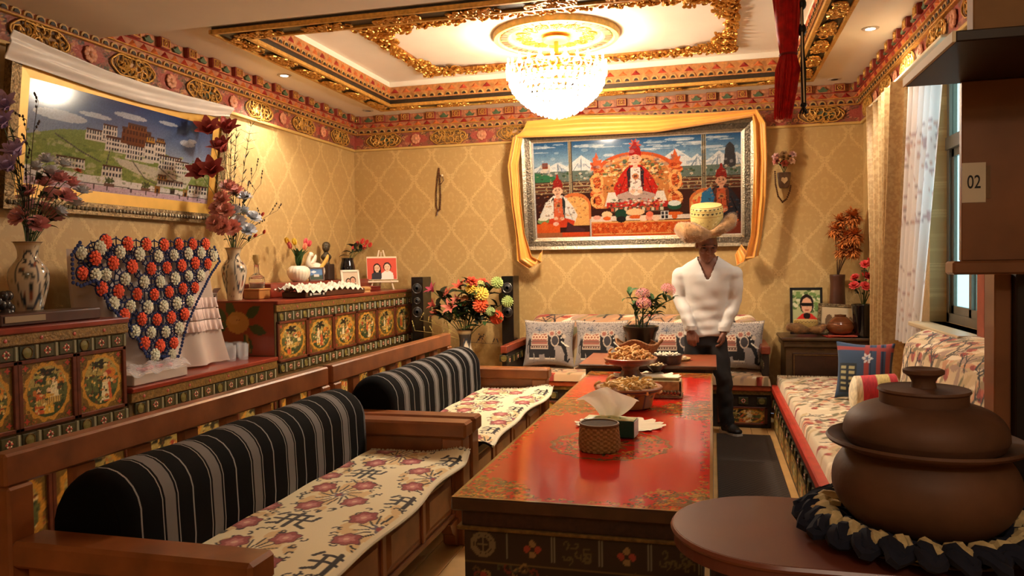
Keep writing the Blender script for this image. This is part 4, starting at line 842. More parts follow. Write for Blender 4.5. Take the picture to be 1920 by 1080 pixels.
MB().bb(-.95, -.03, 6.06, 6.08, .45, .672, .003).build('apron', DWOOD, t, world=True); MB().bb(-.035, -.015, 6.1, 6.7, .3, .672, .003).build('apron', DWOOD, t, world=True)
# ================================================================= FABRIC SOFAS
PF = paint('fabric', .9, bump=(300, .4, .002), sheen=.2)
def fabric_cv(w, h, nx, ny, seed, dens=90, base=(222, 200, 160), k=1.):
    c = CV(w, h, nx, ny, base); R = np.random.default_rng(seed)
    def leaf(x, y, a, l, wd, col): c.poly([(x+l*t*math.cos(a)-s_*math.sin(a), y+l*t*math.sin(a)+s_*math.cos(a)) for t, s_ in ((-1, 0), (-.4, wd), (.3, wd*.9), (1, 0), (.3, -wd*.8), (-.4, -wd))], col)
    n = int(w*h*dens)
    for i in range(n):
        x, y, a = R.random()*w, R.random()*h, R.uniform(.2, 1.1); leaf(x, y, a, R.uniform(.05, .10)*k, R.uniform(.010, .022)*k, [(150, 130, 96), (196, 170, 124), (120, 112, 78), (236, 220, 190), (170, 140, 120), (206, 150, 110)][i % 6])
    for i in range(n//4):
        x, y = R.random()*w, R.random()*h; c.ell(x, y, .026*k, .02*k, (150, 52, 40)); c.ell(x+.02*k, y+.012*k, .014*k, .012*k, (186, 84, 60))
    for i in range(n//3):
        x, y, a = R.random()*w, R.random()*h, R.uniform(.9, 2.2); l = R.uniform(.05, .09)*k; p2 = (x+l*math.cos(a), y+l*math.sin(a)); c.line([(x, y), p2], .012*k, (34, 32, 36))
        for d in (-.8, .0, .7): c.line([p2, (p2[0]+l*.8*math.cos(a+d), p2[1]+l*.8*math.sin(a+d))], .007*k, (34, 32, 36))
    return c
# back sofa
BX0, BX1, BY0, BY1 = -1.88, .50, 7.14, 7.86
t = thing('corner_sofa', 'long patterned sofa against the far wall with painted base', 'sofa', (-.7, 7.5, 0))
MB().bb(BX0, BX1, BY0+.03, BY1, .0, .335, .006).build('base', DKP, t, world=True); MB().bb(BX0, BX1, BY0, BY1, .335, .385, .008).build('seat_rail', M('rail_orange', (170, 74, 36), .4, noise=(14, .25), coat=.2), t, world=True)
MB().bb(BX0, BX1, BY0+.012, BY0+.03, .30, .335, .004).build('moulding', OLDGOLD, t, world=True)
for k in range(15):
    x = BX0+.09+k*.158; q = TIL[k % 2].copy(); o = mesh_obj('tile', TIL[0 if k % 2 else 1], None, t); o.location = Vector((x, BY0+.03, .245))-base_of(t); o.rotation_euler = (0, 0, -PI/2)
for k in range(5):
    x0 = BX0+.04+k*.47; d = MB()
    for q in ((x0, x0+.025, .03, .19), (x0+.405, x0+.43, .03, .19), (x0, x0+.43, .03, .045), (x0, x0+.43, .175, .19)): d.bb(q[0], q[1], BY0+.018, BY0+.03, q[2], q[3], .002)
    d = d.build('panel', STILE, t, world=True); panel_cv(70+k, .40, .14, 44, 20).obj('painted_panel', lambda u, v: (x0+.015+u*.40, np.full_like(u, BY0+.026), .04+v*.14), PC, d, world=True)
c = fabric_cv(2.38, .62, 260, 70, 5, 150, (206, 170, 130))
def pad(x0, x1, y0, y1, z0, z1, r=.03):
    def fn(u, v):
        e = np.minimum(np.minimum(u, 1-u)*(x1-x0), np.minimum(v, 1-v)*(y1-y0)); k = np.clip(e/r, 0, 1); return x0+u*(x1-x0), y0+v*(y1-y0), z0+(z1-z0)*np.sqrt(1-(1-k)**2)+.004*np.sin(u*30)*np.sin(v*9)
    return fn
c.obj('seat_pad', pad(BX0, BX1, BY0-.01, BY0+.56, .386, .465), PF, t, world=True)
c = fabric_cv(2.3, .8, 300, 80, 6, 70, (176, 134, 100), 2.0)
def roll(x0, x1, yf, yb, z0, z1):
    def fn(u, v):
        e = np.clip(np.minimum(u, 1-u)*(x1-x0)/.10, 0, 1); e = np.sqrt(1-(1-e)**2)*.25+.75
        a = v*2.0; h = z1-z0; zz = np.where(v < .5, v/.5*(h-.12), h-.12+.12*np.sin(np.clip((v-.5)/.5, 0, 1)*PI/2)); yy = np.where(v < .5, yf+.10*v, yf+.05+(yb-yf-.05)*(1-np.cos(np.clip((v-.5)/.5, 0, 1)*PI/2)))
        return x0+u*(x1-x0), yy, z0+zz*e
    return fn
c.obj('backrest', roll(BX0+.06, .43, 7.60, 7.85, .44, .975), PF, t, world=True)
for x0, x1, nm in ((BX0-.065, BX0+.0, 'armrest'), (.42, .50, 'armrest')):
    MB().bb(x0, x1, 6.98 if x0 < 0 else 7.2, 7.86, .66, .73, .008).build(nm, M('arm_red', (140, 62, 38), .4, noise=(14, .25), coat=.2), t, world=True)
    q = MB().bb(x0+.01, x1-.01, 7.0 if x0 < 0 else 7.22, 7.86, .0 if x0 < 0 else .46, .66, .006).build('arm_panel', DKP, t, world=True)
    for k in range(5): o = mesh_obj('tile', TIL[k % 2], None, q); o.location = Vector((x1-.01 if x0 < 0 else x0, 7.08+k*.16, .585))-base_of(t)
o = mesh_obj('tile', TIL[1], None, t); o.location = Vector((BX0-.033, 7.0, .61))-base_of(t); o.rotation_euler = (0, 0, -PI/2)
# elephant cushions
def eleph():
    c = CV(48, 44, 96, 88, (150, 142, 138)); R = np.random.default_rng(2)
    for k in range(260): c.ell(R.random()*48, 28+R.random()*16, .35, .35, (60, 58, 66))
    for k in range(120): c.ell(R.random()*48, R.random()*44, .4, .4, [(186, 176, 166), (110, 104, 106)][k % 2])
    for k in range(24): c.ell(1+k*2, 42.5, .8, .8, (206, 190, 170))
    K = (26, 24, 28); T_ = (186, 168, 150); Bn = (150, 92, 78)
    c.ell(18, 20, 12.5, 9.5, K); c.poly([(6, 12), (6, 22), (30, 22), (31, 12)], K)
    for x in (8.5, 14, 24, 29): c.poly([(x-2.6, 15), (x+2.6, 15), (x+2.2, 7), (x-2.2, 7)], K); c.rect(x-2.2, 6, x+2.4, 7.2, (220, 212, 196))
    c.ell(34, 25, 5.8, 6, K); c.poly([(36, 27), (41, 20), (43, 10), (42.5, 5), (39.5, 5), (40, 11), (37, 18), (32, 20)], K); c.line([(40.5, 5), (43, 4), (44.5, 6.5)], 1.4, K); c.line([(6.2, 25), (4.2, 18), (4.6, 11)], 1., K)
    c.poly([(8, 15.5), (8.4, 28), (11, 31), (17, 29.5), (24, 31), (25, 15.5)], T_); c.poly([(9, 20), (9.4, 28), (11.5, 30), (17, 28.6), (23, 30), (24, 20)], Bn)
    for k in range(5): c.ring(11+k*2.9, 26.5, 1.4, 1.6, .28, (216, 190, 160))
    for y in (16.5, 18.5, 22.5): c.line([(8.4, y), (24.6, y)], .6, (120, 84, 72))
    for k in range(7): c.ell(9.6+k*2.3, 17.5, .6, .6, K)
    c.ell(31, 23.5, 3.4, 5, (58, 54, 58)); c.ring(31, 23.5, 3.4, 5, .12, T_); c.flower(28, 30, 3.4, 8, T_, 0, .12); c.flower(28, 30, 2.2, 6, Bn, 0, .12); c.flower(34.5, 31, 3.0, 8, T_, 0, .12); c.flower(34.5, 31, 1.8, 6, Bn, 0, .12); c.flower(39, 27.5, 2.2, 8, T_, 0, .12); c.ell(36.8, 26, .6, .6, (240, 236, 226))
    c.line([(37, 22.5), (41.5, 19), (44, 18.4)], 1.2, (232, 226, 208)); c.line([(16, 31), (16, 36)], .5, K)
    for k in range(9): a = PI*k/8; c.line([(16, 33), (16+5*math.cos(a), 33+5*math.sin(a))], .4, (84, 92, 110))
    return c
ec = eleph(); FB = M('cushion_back', (150, 142, 138), .9)
def cushion(name, label, group, cv, w, h, th, loc, rz, tilt, mat_back, mat=PF):
    t = thing(name, label, 'cushion', loc, group=group); t.rotation_euler = (tilt, 0, rz)
    def fn(sg):
        def f(u, v):
            a, b = u*2-1, v*2-1; bul = ((1-a**2)*(1-b**2))**.45; pin = 1-.10*((1-b*b)*a*a*a*a+(1-a*a)*b*b*b*b)
            return a*w/2*pin, sg*th/2*bul, h/2+b*h/2*pin+h*.02
        return f
    cv.obj('printed_front', fn(-1), mat, t); f = fn(1)
    MB().grid(lambda u, v: tuple(float(q) for q in f(u, v)), 20, 20).build('back', mat_back, t, 2); return t
for x, y, rz, lab in ((-1.575, 7.42, .0, 'grey cushion printed with a black elephant, at the arm end of the sofa'), (-1.06, 7.43, -.04, 'grey elephant cushion right beside the one at the sofa arm'), (-.34, 7.45, .05, 'grey elephant cushion behind the potted plant and the man\'s arm'), (.21, 7.45, -.05, 'grey elephant cushion at the sofa\'s right end beyond the man')):
    cushion('elephant_cushion', lab, 'grey elephant cushions', ec, .52, .47, .19, (x, y, .472), rz, -.22, FB)
# right sofa
RX0, RY0, RY1 = .50, 2.75, 7.22
t = thing('window_sofa', 'long patterned sofa under the window with a red front rail', 'sofa', (.9, 5.0, 0))
MB().bb(RX0+.02, XR-.02, RY0, RY1-.1, .0, .34, .006).build('base', DKP, t, world=True); MB().bb(RX0, XR-.02, RY0, RY1-.1, .34, .40, .008).build('seat_rail', M('rail_red', (178, 48, 34), .4, noise=(14, .2), coat=.2), t, world=True)
for k in range(24): o = mesh_obj('tile', TIL[k % 2], None, t); o.location = Vector((RX0+.02, RY0+.12+k*.18, .25))-base_of(t); o.rotation_euler = (0, 0, PI)
for k in range(9):
    y0_ = RY0+.05+k*.475; panel_cv(90+k, .44, .16, 30, 16).obj('painted_panel', lambda u, v: (np.full_like(u, RX0+.018), y0_+u*.44, .03+v*.16), PC, t, world=True)
c = fabric_cv(4.2, .72, 420, 80, 12, 170, (214, 196, 164))
f_ = pad(0, 4.44, 0, .70, .401, .465)
c.obj('seat_pad', lambda u, v: (lambda p: (RX0+.05+p[1], 2.78+p[0], p[2]))(f_(u, v)), PF, t, world=True, flip=True)
b = MB()
for k in range(70): x = RX0+.06+k*.0105; b.tube([(x, 7.205, .44), (x+rnd.uniform(-.006, .006), 7.235, .468), (x+rnd.uniform(-.01, .01), 7.26, .455)], [.005, .005, .002], 4)
tag(b.build('fringe', M('fringe_w', (206, 190, 160), .9), t, world=True), kind='stuff')
c = fabric_cv(2.5, 1.0, 330, 130, 15, 130, (214, 190, 150), 1.5); f2 = roll(0, 2.5, 0, .27, .44, 1.08)
c.obj('backrest', lambda u, v: (lambda p: (XR-.29+p[1], 5.25-p[0], p[2]))(f2(u, v)), PF, t, world=True, flip=True)
MB().bb(XR-.22, XR-.02, 2.8, 5.17, .45, .95, .05).build('backrest_core', M('core', (190, 170, 140), .9), t, world=True)
# blue cushion, striped bolster
c = CV(42, 42, 60, 60, (52, 74, 104)); R = np.random.default_rng(5)
for x in (22, 30, 37): c.rect(x, 0, x+3, 42, (150, 62, 60)); c.rect(x+.8, 0, x+1.2, 42, (206, 190, 180)); c.rect(x+4, 0, x+5, 42, (30, 36, 66))
c.rect(0, 36, 42, 39, (150, 62, 60)); c.rect(3, 4, 17, 26, (40, 50, 60))
for k in range(5): c.rect(4.5, 6+k*4, 15.5, 8+k*4, (176, 170, 130)); c.rect(9, 5, 11, 25, (40, 50, 60))
c.flower(24, 30, 4, 6, (206, 206, 210)); c.flower(24, 30, 2, 5, (80, 100, 140))
p = onz(1634, 692, .47)
cushion('woven_cushion', 'blue woven cushion with red stripes at the end of the window sofa', None, c, .40, .42, .15, (1.06, 6.02, .468), -.35, -.16, M('blue_cloth', (52, 74, 104), .9))
p = onz(1655, 748, .47); c = CV(1, 1, 40, 60, (226, 200, 160)); R = np.random.default_rng(1)
for a, b_, q in ((0, .10, (232, 220, 190)), (.22, .50, (196, 40, 52)), (.5, .75, (214, 192, 120)), (.75, .9, (196, 40, 52))): c.rect(0, a, 1, b_, q)
c.speck(.10, R); t = thing('striped_bolster', 'small round bolster with red and cream stripes on the window sofa', 'bolster', (1.06, 5.62, .466))
def rb_(u, v):
    a = u*2*PI; L = .40; r = .125*np.clip(np.minimum(v, 1-v)/.10, 0, 1)**.4; x = (v-.5)*L; return x*math.cos(.5)+0*a, x*math.sin(.5)+r*np.cos(a), .125+r*np.sin(a)
c.obj('woven_cover', rb_, PF, t, flip=True)
# ================================================================= CURTAINS
def cloth_mat(name, col, tr, alpha, noise=None):
    m = bpy.data.materials.new(name); m.use_nodes = True; N = m.node_tree.nodes; L = m.node_tree.links; b = N['Principled BSDF']; b.inputs['Base Color'].default_value = [*lin(col), 1]; b.inputs['Roughness'].default_value = .7
    out = N['Material Output']; t1 = N.new('ShaderNodeBsdfTranslucent'); t1.inputs[0].default_value = [*lin(col), 1]; m1 = N.new('ShaderNodeMixShader'); m1.inputs[0].default_value = tr; L.new(b.outputs[0], m1.inputs[1]); L.new(t1.outputs[0], m1.inputs[2])
    t2 = N.new('ShaderNodeBsdfTransparent'); m2 = N.new('ShaderNodeMixShader'); m2.inputs[0].default_value = alpha; L.new(t2.outputs[0], m2.inputs[1]); L.new(m1.outputs[0], m2.inputs[2]); L.new(m2.outputs[0], out.inputs[0])
    if noise:
        tc = N.new('ShaderNodeTexCoord'); n = N.new('ShaderNodeTexNoise'); n.inputs['Scale'].default_value = noise[0]; L.new(tc.outputs['Object'], n.inputs['Vector']); rp = N.new('ShaderNodeValToRGB'); L.new(n.outputs[0], rp.inputs[0])
        rp.color_ramp.elements[0].position = .42; rp.color_ramp.elements[1].position = .58; rp.color_ramp.elements[0].color = [*lin(col), 1]; rp.color_ramp.elements[1].color = [*lin(noise[1]), 1]; L.new(rp.outputs[0], b.inputs['Base Color']); b.inputs['Metallic'].default_value = .15; b.inputs['Roughness'].default_value = .4
    return m
def curtain(name, label, prof, folds, amp, mat, zt, zb, nx, xo, seed):
    def fn(u, v):
        z = zt+(zb-zt)*v; i = 0
        while i < len(prof)-2 and prof[i+1][0] > z: i += 1
        f = min(1, max(0, (prof[i][0]-z)/(prof[i][0]-prof[i+1][0]))); ya = prof[i][1]*(1-f)+prof[i+1][1]*f; yb = prof[i][2]*(1-f)+prof[i+1][2]*f
        return (xo+amp*math.sin(u*folds*2*PI+seed)*(1+.25*math.sin(u*7+v*2)), ya+(yb-ya)*(u+.010*math.sin(u*folds*4*PI+1)), z)
    o = tag(mesh_obj(name, MB().grid(fn, nx, 24).mesh(name, 2), mat), label, 'curtain'); return o
cur = curtain('heavy_curtain', 'heavy gold brocade curtain gathered at the far side of the window', [(2.75, 5.86, 6.95), (2.2, 5.95, 6.85), (1.5, 6.12, 6.72), (1.0, 6.22, 6.72), (.05, 6.2, 6.75)], 6, .06, cloth_mat('brocade', (196, 164, 114), .1, 1, (38, (176, 142, 94))), 2.75, .05, 200, 1.30, 0)
# the net sheer carries printed bands
def sheer():
    c = CV(1, 1, 120, 80, (236, 236, 240)); R = np.random.default_rng(3)
    for k in range(500):
        y = R.choice([R.uniform(.72, .79), R.uniform(.02, .3), R.uniform(.45, .48), R.uniform(.5, .72)]); c.ell(R.random(), y, R.uniform(.008, .03), .004, [(190, 170, 180), (206, 180, 176), (176, 168, 176)][k % 3])
    return c
m = cloth_mat('net', (236, 236, 240), .6, .88); at = m.node_tree.nodes.new('ShaderNodeVertexColor'); at.layer_name = 'Col'
for q in m.node_tree.nodes:
    if q.type == 'BSDF_TRANSLUCENT': m.node_tree.links.new(at.outputs[0], q.inputs[0])
m.node_tree.links.new(at.outputs[0], m.node_tree.nodes['Principled BSDF'].inputs['Base Color'])
def sh(u, v):
    z = .9+v*1.85; k = (z-.9)/1.85; ya = 5.66+(5.06-5.66)*k; yb = 6.25+(5.88-6.25)*k; return 1.325+.022*np.sin(u*34+.6*np.sin(v*3)), ya+(yb-ya)*u, z
so = sheer().obj('net_curtain', sh, m); tag(so, 'white net curtain with printed bands beside the gold curtain', 'curtain')
t = thing('curtain_rail', 'slim pale curtain rail under the cornice above the window', 'rail', (1.3, 5.8, 2.76)); MB().bb(1.27, 1.34, 4.9, 7.0, 2.755, 2.775, .004).build('track', CREAM, t, world=True)
# ================================================================= FLOWERS
def petal(b, L, w, curl, open_, az, org=(0, 0, 0), tip=1., nv=4):
    o = V3(org); R_ = Matrix.Rotation(az, 3, 'Z'); vs = []
    for j in range(nv+1):
        t = j/nv; a = open_+curl*t; r = L*t*math.cos(a*.5+open_*.5); z = L*t*math.sin(PI/2-a) if False else 0
        rr = sum(L/nv*math.sin(open_+curl*(k+.5)/nv) for k in range(j)); zz = sum(L/nv*math.cos(open_+curl*(k+.5)/nv) for k in range(j))
        wd = w*math.sin(PI*min(1, (.18+.82*t)))**.7*(1 if t < .99 else (1-tip)) if t < 1 else w*(1-tip)*.6
        for s_ in (-1, 0, 1): vs.append(o+R_ @ V3((rr-abs(s_)*wd*.0, s_*wd/2, zz+abs(s_)*wd*.12)))
    k = 3; return b.add(vs, [(j*k+i, j*k+i+1, (j+1)*k+i+1, (j+1)*k+i) for j in range(nv) for i in range(2)])
BLM = {}
def bloom_mesh(kind, col):
    key = (kind, col)
    if key in BLM: return BLM[key]
    b = MB(); R = random.Random(hash(kind) % 97)
    if kind == 'rose':
        for n, L, w, o_, cu in ((3, .6, .5, .15, .2), (5, .8, .62, .45, .5), (6, .95, .7, .8, .7), (6, 1., .7, 1.15, .7)):
            for i in range(n): petal(b, L, w, cu, o_, 2*PI*i/n+n*.7, tip=.3)
    elif kind == 'lily':
        for i in range(6): petal(b, 1.25, .36, 1.1, .35, PI*i/3, tip=1.)
        for i in range(5): b.tube([(0, 0, .2), (.12*math.cos(i*1.25), .12*math.sin(i*1.25), .8)], .02, 4)
    elif kind == 'magnolia':
        for n, L, w, o_, cu in ((4, 1., .6, .15, .35), (6, 1.15, .62, .55, .6)):
            for i in range(n): petal(b, L, w, cu, o_, 2*PI*i/n+n, tip=.7)
    elif kind == 'ball':
        for i in range(90):
            z = 1-2*(i+.5)/90; a = i*2.399963; r = math.sqrt(1-z*z); p = V3((r*math.cos(a), r*math.sin(a), z)); u, w = basis(p)
            c = p*.72; q = p*1.0; b.add([c-u*.15, q-u*.10+w*.05, q+p*.06+w*.08, q+u*.10+w*.05, c+u*.15, c-w*.1], [(0, 1, 2, 3, 4, 5)])
        b.ball((0, 0, 0), .75, 8, 6); b.v = [(x, y, z*.9+.6) for x, y, z in b.v]
    elif kind == 'tulip':
        for i in range(6): petal(b, 1.35, .78, -.75, .55, PI*i/3+(i % 2)*.1, tip=.75, nv=5)
    elif kind == 'cluster':
        for i in range(46):
            z = 1-1.35*(i+.5)/46; a = i*2.4; r = math.sqrt(max(0, 1-z*z)); c = V3((r*math.cos(a), r*math.sin(a), z*.75)); u, w = basis(c); h = a
            for k in range(4): d = u*math.cos(h+k*PI/2)+w*math.sin(h+k*PI/2); e = u*math.cos(h+k*PI/2+.8)+w*math.sin(h+k*PI/2+.8); b.add([c, c+d*.2, c+(d+e)*.17+c*.03, c+e*.1], [(0, 1, 2, 3)])
    elif kind == 'carnation':
        for n, o_ in ((7, .25), (9, .65), (10, 1.1)):
            for i in range(n): petal(b, .9, .5, .3, o_+R.uniform(-.1, .1), 2*PI*i/n+n+R.uniform(-.2, .2), tip=.05, nv=3)
    elif kind == 'bud':
        b.ball((0, 0, .5), (.35, .35, .6), 7, 5)
    me = b.mesh('bloom', 2, fix=False); BLM[key] = me
    me.materials.append(M('bloom_%d_%d_%d' % col, col, .6, noise=(30, .18))); return me
def leafm(mat, name='leaf'):
    key = ('leaf', mat.name)
    if key not in BLM:
        b = MB(); vs = []
        for j, (t, w) in enumerate(((0, .04), (.25, .17), (.5, .2), (.75, .13), (1, .0))):
            z = .25*math.sin(t*2.4); vs += [(t, -w, z+w*.3), (t, 0, z), (t, w, z+w*.3)]
        b.add(vs, [(j*3+i, j*3+i+1, (j+1)*3+i+1, (j+1)*3+i) for j in range(4) for i in range(2)]); me = b.mesh('leaf', 2, fix=False); me.materials.append(mat); BLM[key] = me
    return BLM[key]
def stempts(p0, p1, sag=0., n=5):
    p0, p1 = V3(p0), V3(p1); m = V3((p0.x*.7+p1.x*.3, p0.y*.7+p1.y*.3, p0.z*.3+p1.z*.7+sag)); return [p0.lerp(m, t).lerp(m.lerp(p1, t), t) for t in np.linspace(0, 1, n)]
def flower(kind, col, base, head, size, label, group, leaf=LEAF, nl=2, ls=.06, stem=STEM, sr=.0022, face=None):
    base, head = V3(base), V3(head); t = thing('flower_stem', label, 'flower', base, group=group); pts = stempts(base, head)
    MB().tube(pts, sr, 5, caps=False).build('stem', stem, t, 2, world=True)
    o = mesh_obj('bloom', bloom_mesh(kind, col), None, t); o.location = head-base; d = (pts[-1]-pts[-2]).normalized()
    d = (d+V3(face or (rnd.uniform(-.3, .5), -.7+rnd.uniform(-.3, .3), .1))).normalized(); o.rotation_mode = 'QUATERNION'; o.rotation_quaternion = d.to_track_quat('Z', 'Y'); o.scale = (size,)*3
    for k in range(nl):
        q = mesh_obj('leaf', leafm(leaf), None, t); f = rnd.uniform(.45, .95); i = min(int(f*(len(pts)-1)), len(pts)-2); q.location = pts[i].lerp(pts[i+1], f*(len(pts)-1)-i)-base; q.rotation_euler = (rnd.uniform(-.4, .4), rnd.uniform(-.7, .5), rnd.uniform(0, 6.28)); q.scale = (ls*rnd.uniform(.8, 1.2),)*3
    return t
def twig(base, head, label, group, cat='twig', mat=None, nb=5, r=.003, bud=None):
    base, head = V3(base), V3(head); t = thing('dry_twig', label, cat, base, group=group); pts = stempts(base, head, 0, 8); b = MB().tube(pts, [r*(1-.6*i/7) for i in range(8)], 5)
    for k in range(nb):
        p = pts[3+k % 5]; d = V3((rnd.uniform(-.06, .06), rnd.uniform(-.06, .06), rnd.uniform(.04, .10))); b.tube([p, p+d*.5, p+d+V3((0, 0, .01))], [r*.6, r*.5, r*.3], 4)
        for s_ in (.5, .8, 1.): b.ball(p+d*s_, (.006, .006, .009), 5, 4)
    b.build('branch', mat or M('twig', (52, 40, 36), .8), t, 1, world=True); return t
def feather(base, head, label, group, bend=(.1, 0, .0)):
    base, head = V3(base), V3(head); t = thing('feather', label, 'feather', base, group=group); n = 16; b = MB(); pts = [base.lerp(head, i/n)+V3(bend)*math.sin(i/n*1.9)*.6 for i in range(n+1)]
    b.tube(pts, [.0025]*n+[.001], 4).build('shaft', M('shaft', (60, 58, 40), .7), t, 2, world=True); b = MB()
    for i in range(5, n+1):
        p = pts[i]; d = (pts[i]-pts[i-1]).normalized()
        for k in range(5):
            L = .03+.05*math.sin((i-4)/(n-4)*2.6); e = V3((rnd.uniform(-1, 1), rnd.uniform(-1, 1), rnd.uniform(-.2, .3)))*L+d*.03; w = d.cross(e).normalized()*.003; b.add([p-w, p+w, p+e*.7+w, p+e, p+e*.7-w], [(0, 1, 2, 3, 4)])
    tag(b.build('barbs', M('barbs', (34, 42, 30), .6, noise=(40, .4)), t, world=True), kind='stuff'); return t
# painted china vases
def china(rh, prof, nx=64, ny=40, base=(206, 190, 160)):
    c = CV(2, 1, nx, ny, base); R = np.random.default_rng(6)
    for k in range(160): c.ell(R.random()*2, R.random(), .02, .01, [(176, 160, 130), (120, 110, 100), (150, 110, 90)][k % 3])
    for x in (.35, 1.0, 1.65, 0, 2): c.ell(x, .42, .24, .26, (60, 70, 84)); c.ell(x, .42, .21, .23, (220, 208, 184))
    for x in (.35, 1., 1.65, 0, 2):
        for k in range(26): c.ell(x+R.uniform(-.16, .16), .42+R.uniform(-.18, .18), R.uniform(.01, .045), R.uniform(.008, .03), [(54, 66, 70), (84, 90, 80), (150, 90, 70), (70, 70, 84)][k % 4])
    for y in (.72, .78, .94): c.rect(0, y, 2, y+.02, (130, 86, 60))
    c.rect(0, .74, 2, .78, (196, 172, 132)); return c
def lathe_cv(cv, name, prof, mat, parent):
    pr = np.array(prof); tt = np.linspace(0, 1, len(pr))
    def fn(u, v): r = np.interp(v, tt, pr[:, 0]); z = np.interp(v, tt, pr[:, 1]); return r*np.cos(u*2*PI), r*np.sin(u*2*PI), z
    return cv.obj(name, fn, mat, parent)
def smooth_prof(pts, n=36):
    p = np.array(pts, float); t = np.linspace(0, 1, len(p)); T_ = np.linspace(0, 1, n); k = np.stack([np.interp(T_, t, p[:, i]) for i in (0, 1)], 1)
    for _ in range(3): k[1:-1] = (k[:-2]+2*k[1:-1]+k[2:])/4
    return [tuple(q) for q in k]
CHINA = paint('china', .15, coat=.5)
VPROF = smooth_prof([(.055, 0), (.06, .01), (.06, .05), (.085, .14), (.10, .22), (.098, .27), (.07, .31), (.05, .33), (.047, .37), (.062, .415), (.078, .425), (.07, .42), (.045, .40)], 44)
def vase(label, loc, s, rz=0, group=None):
    t = thing('china_vase', label, 'vase', loc, rz, group); t.scale = (s,)*3; lathe_cv(china(0, 0), 'body', VPROF, CHINA, t); MB().lathe([(0, .002), (.055, .002)], 24).build('bottom', DKP, t); return t
V1 = (-3.55, 3.335, 1.237); V2 = (-3.62, 5.27, 1.252)
vase('painted china vase holding lilac and pink flowers by the palace picture\'s near edge', V1, 1., .4, 'china vases'); vase('painted china vase holding feathers and dark red magnolias', V2, .97, .9, 'china vases')
def fx(px, py, X): return V3(onx(px, py, X))
top1 = V3(V1)+V3((0, 0, .40)); top2 = V3(V2)+V3((0, 0, .38))
G1, G2 = 'flowers in the near china vase', 'flowers in the far china vase'
PKR, LIL, WHB, DMG = (226, 160, 160), (190, 164, 206), (214, 216, 222), (176, 76, 74)
for (px, py), rk in ranked(((54, 367), (84, 350), (111, 340), (122, 373), (58, 394), (80, 398), (97, 371), (72, 425), (40, 410), (100, 410), (135, 350)), 1): flower('carnation', PKR, top1-V3((0, 0, .06)), fx(px, py, -3.55+rnd.uniform(-.06, .1)), .07, rk+'pink rose in the china vase at the photo\'s left edge', G1, DLEAF, 2, .07)
for (px, py), rk in ranked(((119, 313), (97, 328), (154, 363), (109, 402), (70, 320), (88, 305), (140, 385)), 1): flower('carnation', WHB, top1-V3((0, 0, .06)), fx(px, py, -3.55+rnd.uniform(-.08, .05)), .062, rk+'pale blue white rose in the china vase at the photo\'s left edge', G1, DLEAF, 2, .07)
for (px, py), rk in ranked(((35, 293), (8, 239), (12, 205), (20, 320)), 1): flower('magnolia', LIL, top1-V3((0, 0, .06)), fx(px, py, -3.5), .09, rk+'lilac magnolia in the china vase at the photo\'s left edge', G1, DLEAF, 1, .07)
flower('rose', (214, 130, 100), top1-V3((0, 0, .06)), fx(146, 322, -3.5), .032, 'small apricot rose at the outer edge of the near bouquet', G1, DLEAF, 1)
twig(top1-V3((0, 0, .06)), fx(72, 190, -3.55), 'dark budded twig standing up from the near bouquet', G1); twig(top1-V3((0, 0, .06)), fx(50, 225, -3.6), 'shorter dark twig in the near bouquet beside the lilac blooms', G1)
feather(top1-V3((0, 0, .06)), fx(8, 250, -3.6), 'dark feathery plume at the photo\'s left edge', G1); feather(top1-V3((0, 0, .06)), fx(15, 330, -3.45), 'short dark plume drooping at the photo\'s left edge', G1)
for (px, py), rk in ranked(((393, 250), (420, 285), (400, 324), (380, 330), (425, 250)), 1): flower('magnolia', DMG, top2-V3((0, 0, .06)), fx(px, py, -3.58+rnd.uniform(-.06, .05)), .12, rk+'dark red magnolia rising in front of the palace picture', G2, DLEAF, 0)
for (px, py), rk in ranked(((428, 355), (418, 377), (424, 398), (443, 363), (420, 427), (436, 429), (410, 395), (405, 420)), 1): flower('carnation', (222, 156, 142), top2-V3((0, 0, .06)), fx(px, py, -3.6+rnd.uniform(-.05, .08)), .085, rk+'salmon pink rose in the vase with the feathers', G2, DLEAF, 2, .08)
for (px, py), rk in ranked(((459, 375), (455, 402), (465, 435), (448, 420), (474, 412), (440, 400)), 1): flower('carnation', (206, 208, 214), top2-V3((0, 0, .06)), fx(px, py, -3.58+rnd.uniform(-.05, .08)), .08, rk+'grey white rose in the vase with the feathers', G2, DLEAF, 2, .08)
for (px, py), rk in ranked(((494, 438), (476, 444), (490, 405)), 0): flower('bud', (186, 60, 40), top2-V3((0, 0, .06)), fx(px, py, -3.5), .035, rk+'small red bud hanging out of the feather vase', G2, DLEAF, 1)
for (px, py), rk in ranked(((478, 243), (452, 252), (442, 262)), 0): feather(top2-V3((0, 0, .06)), fx(px, py, -3.62), rk+'long dark green feather curving out of the far china vase', G2, (0, -.10, .03))
for (px, py), rk in ranked(((480, 320), (520, 395), (489, 345)), 0): twig(top2-V3((0, 0, .06)), fx(px, py, -3.55), rk+'thin dark budded twig reaching right from the feather vase', G2)
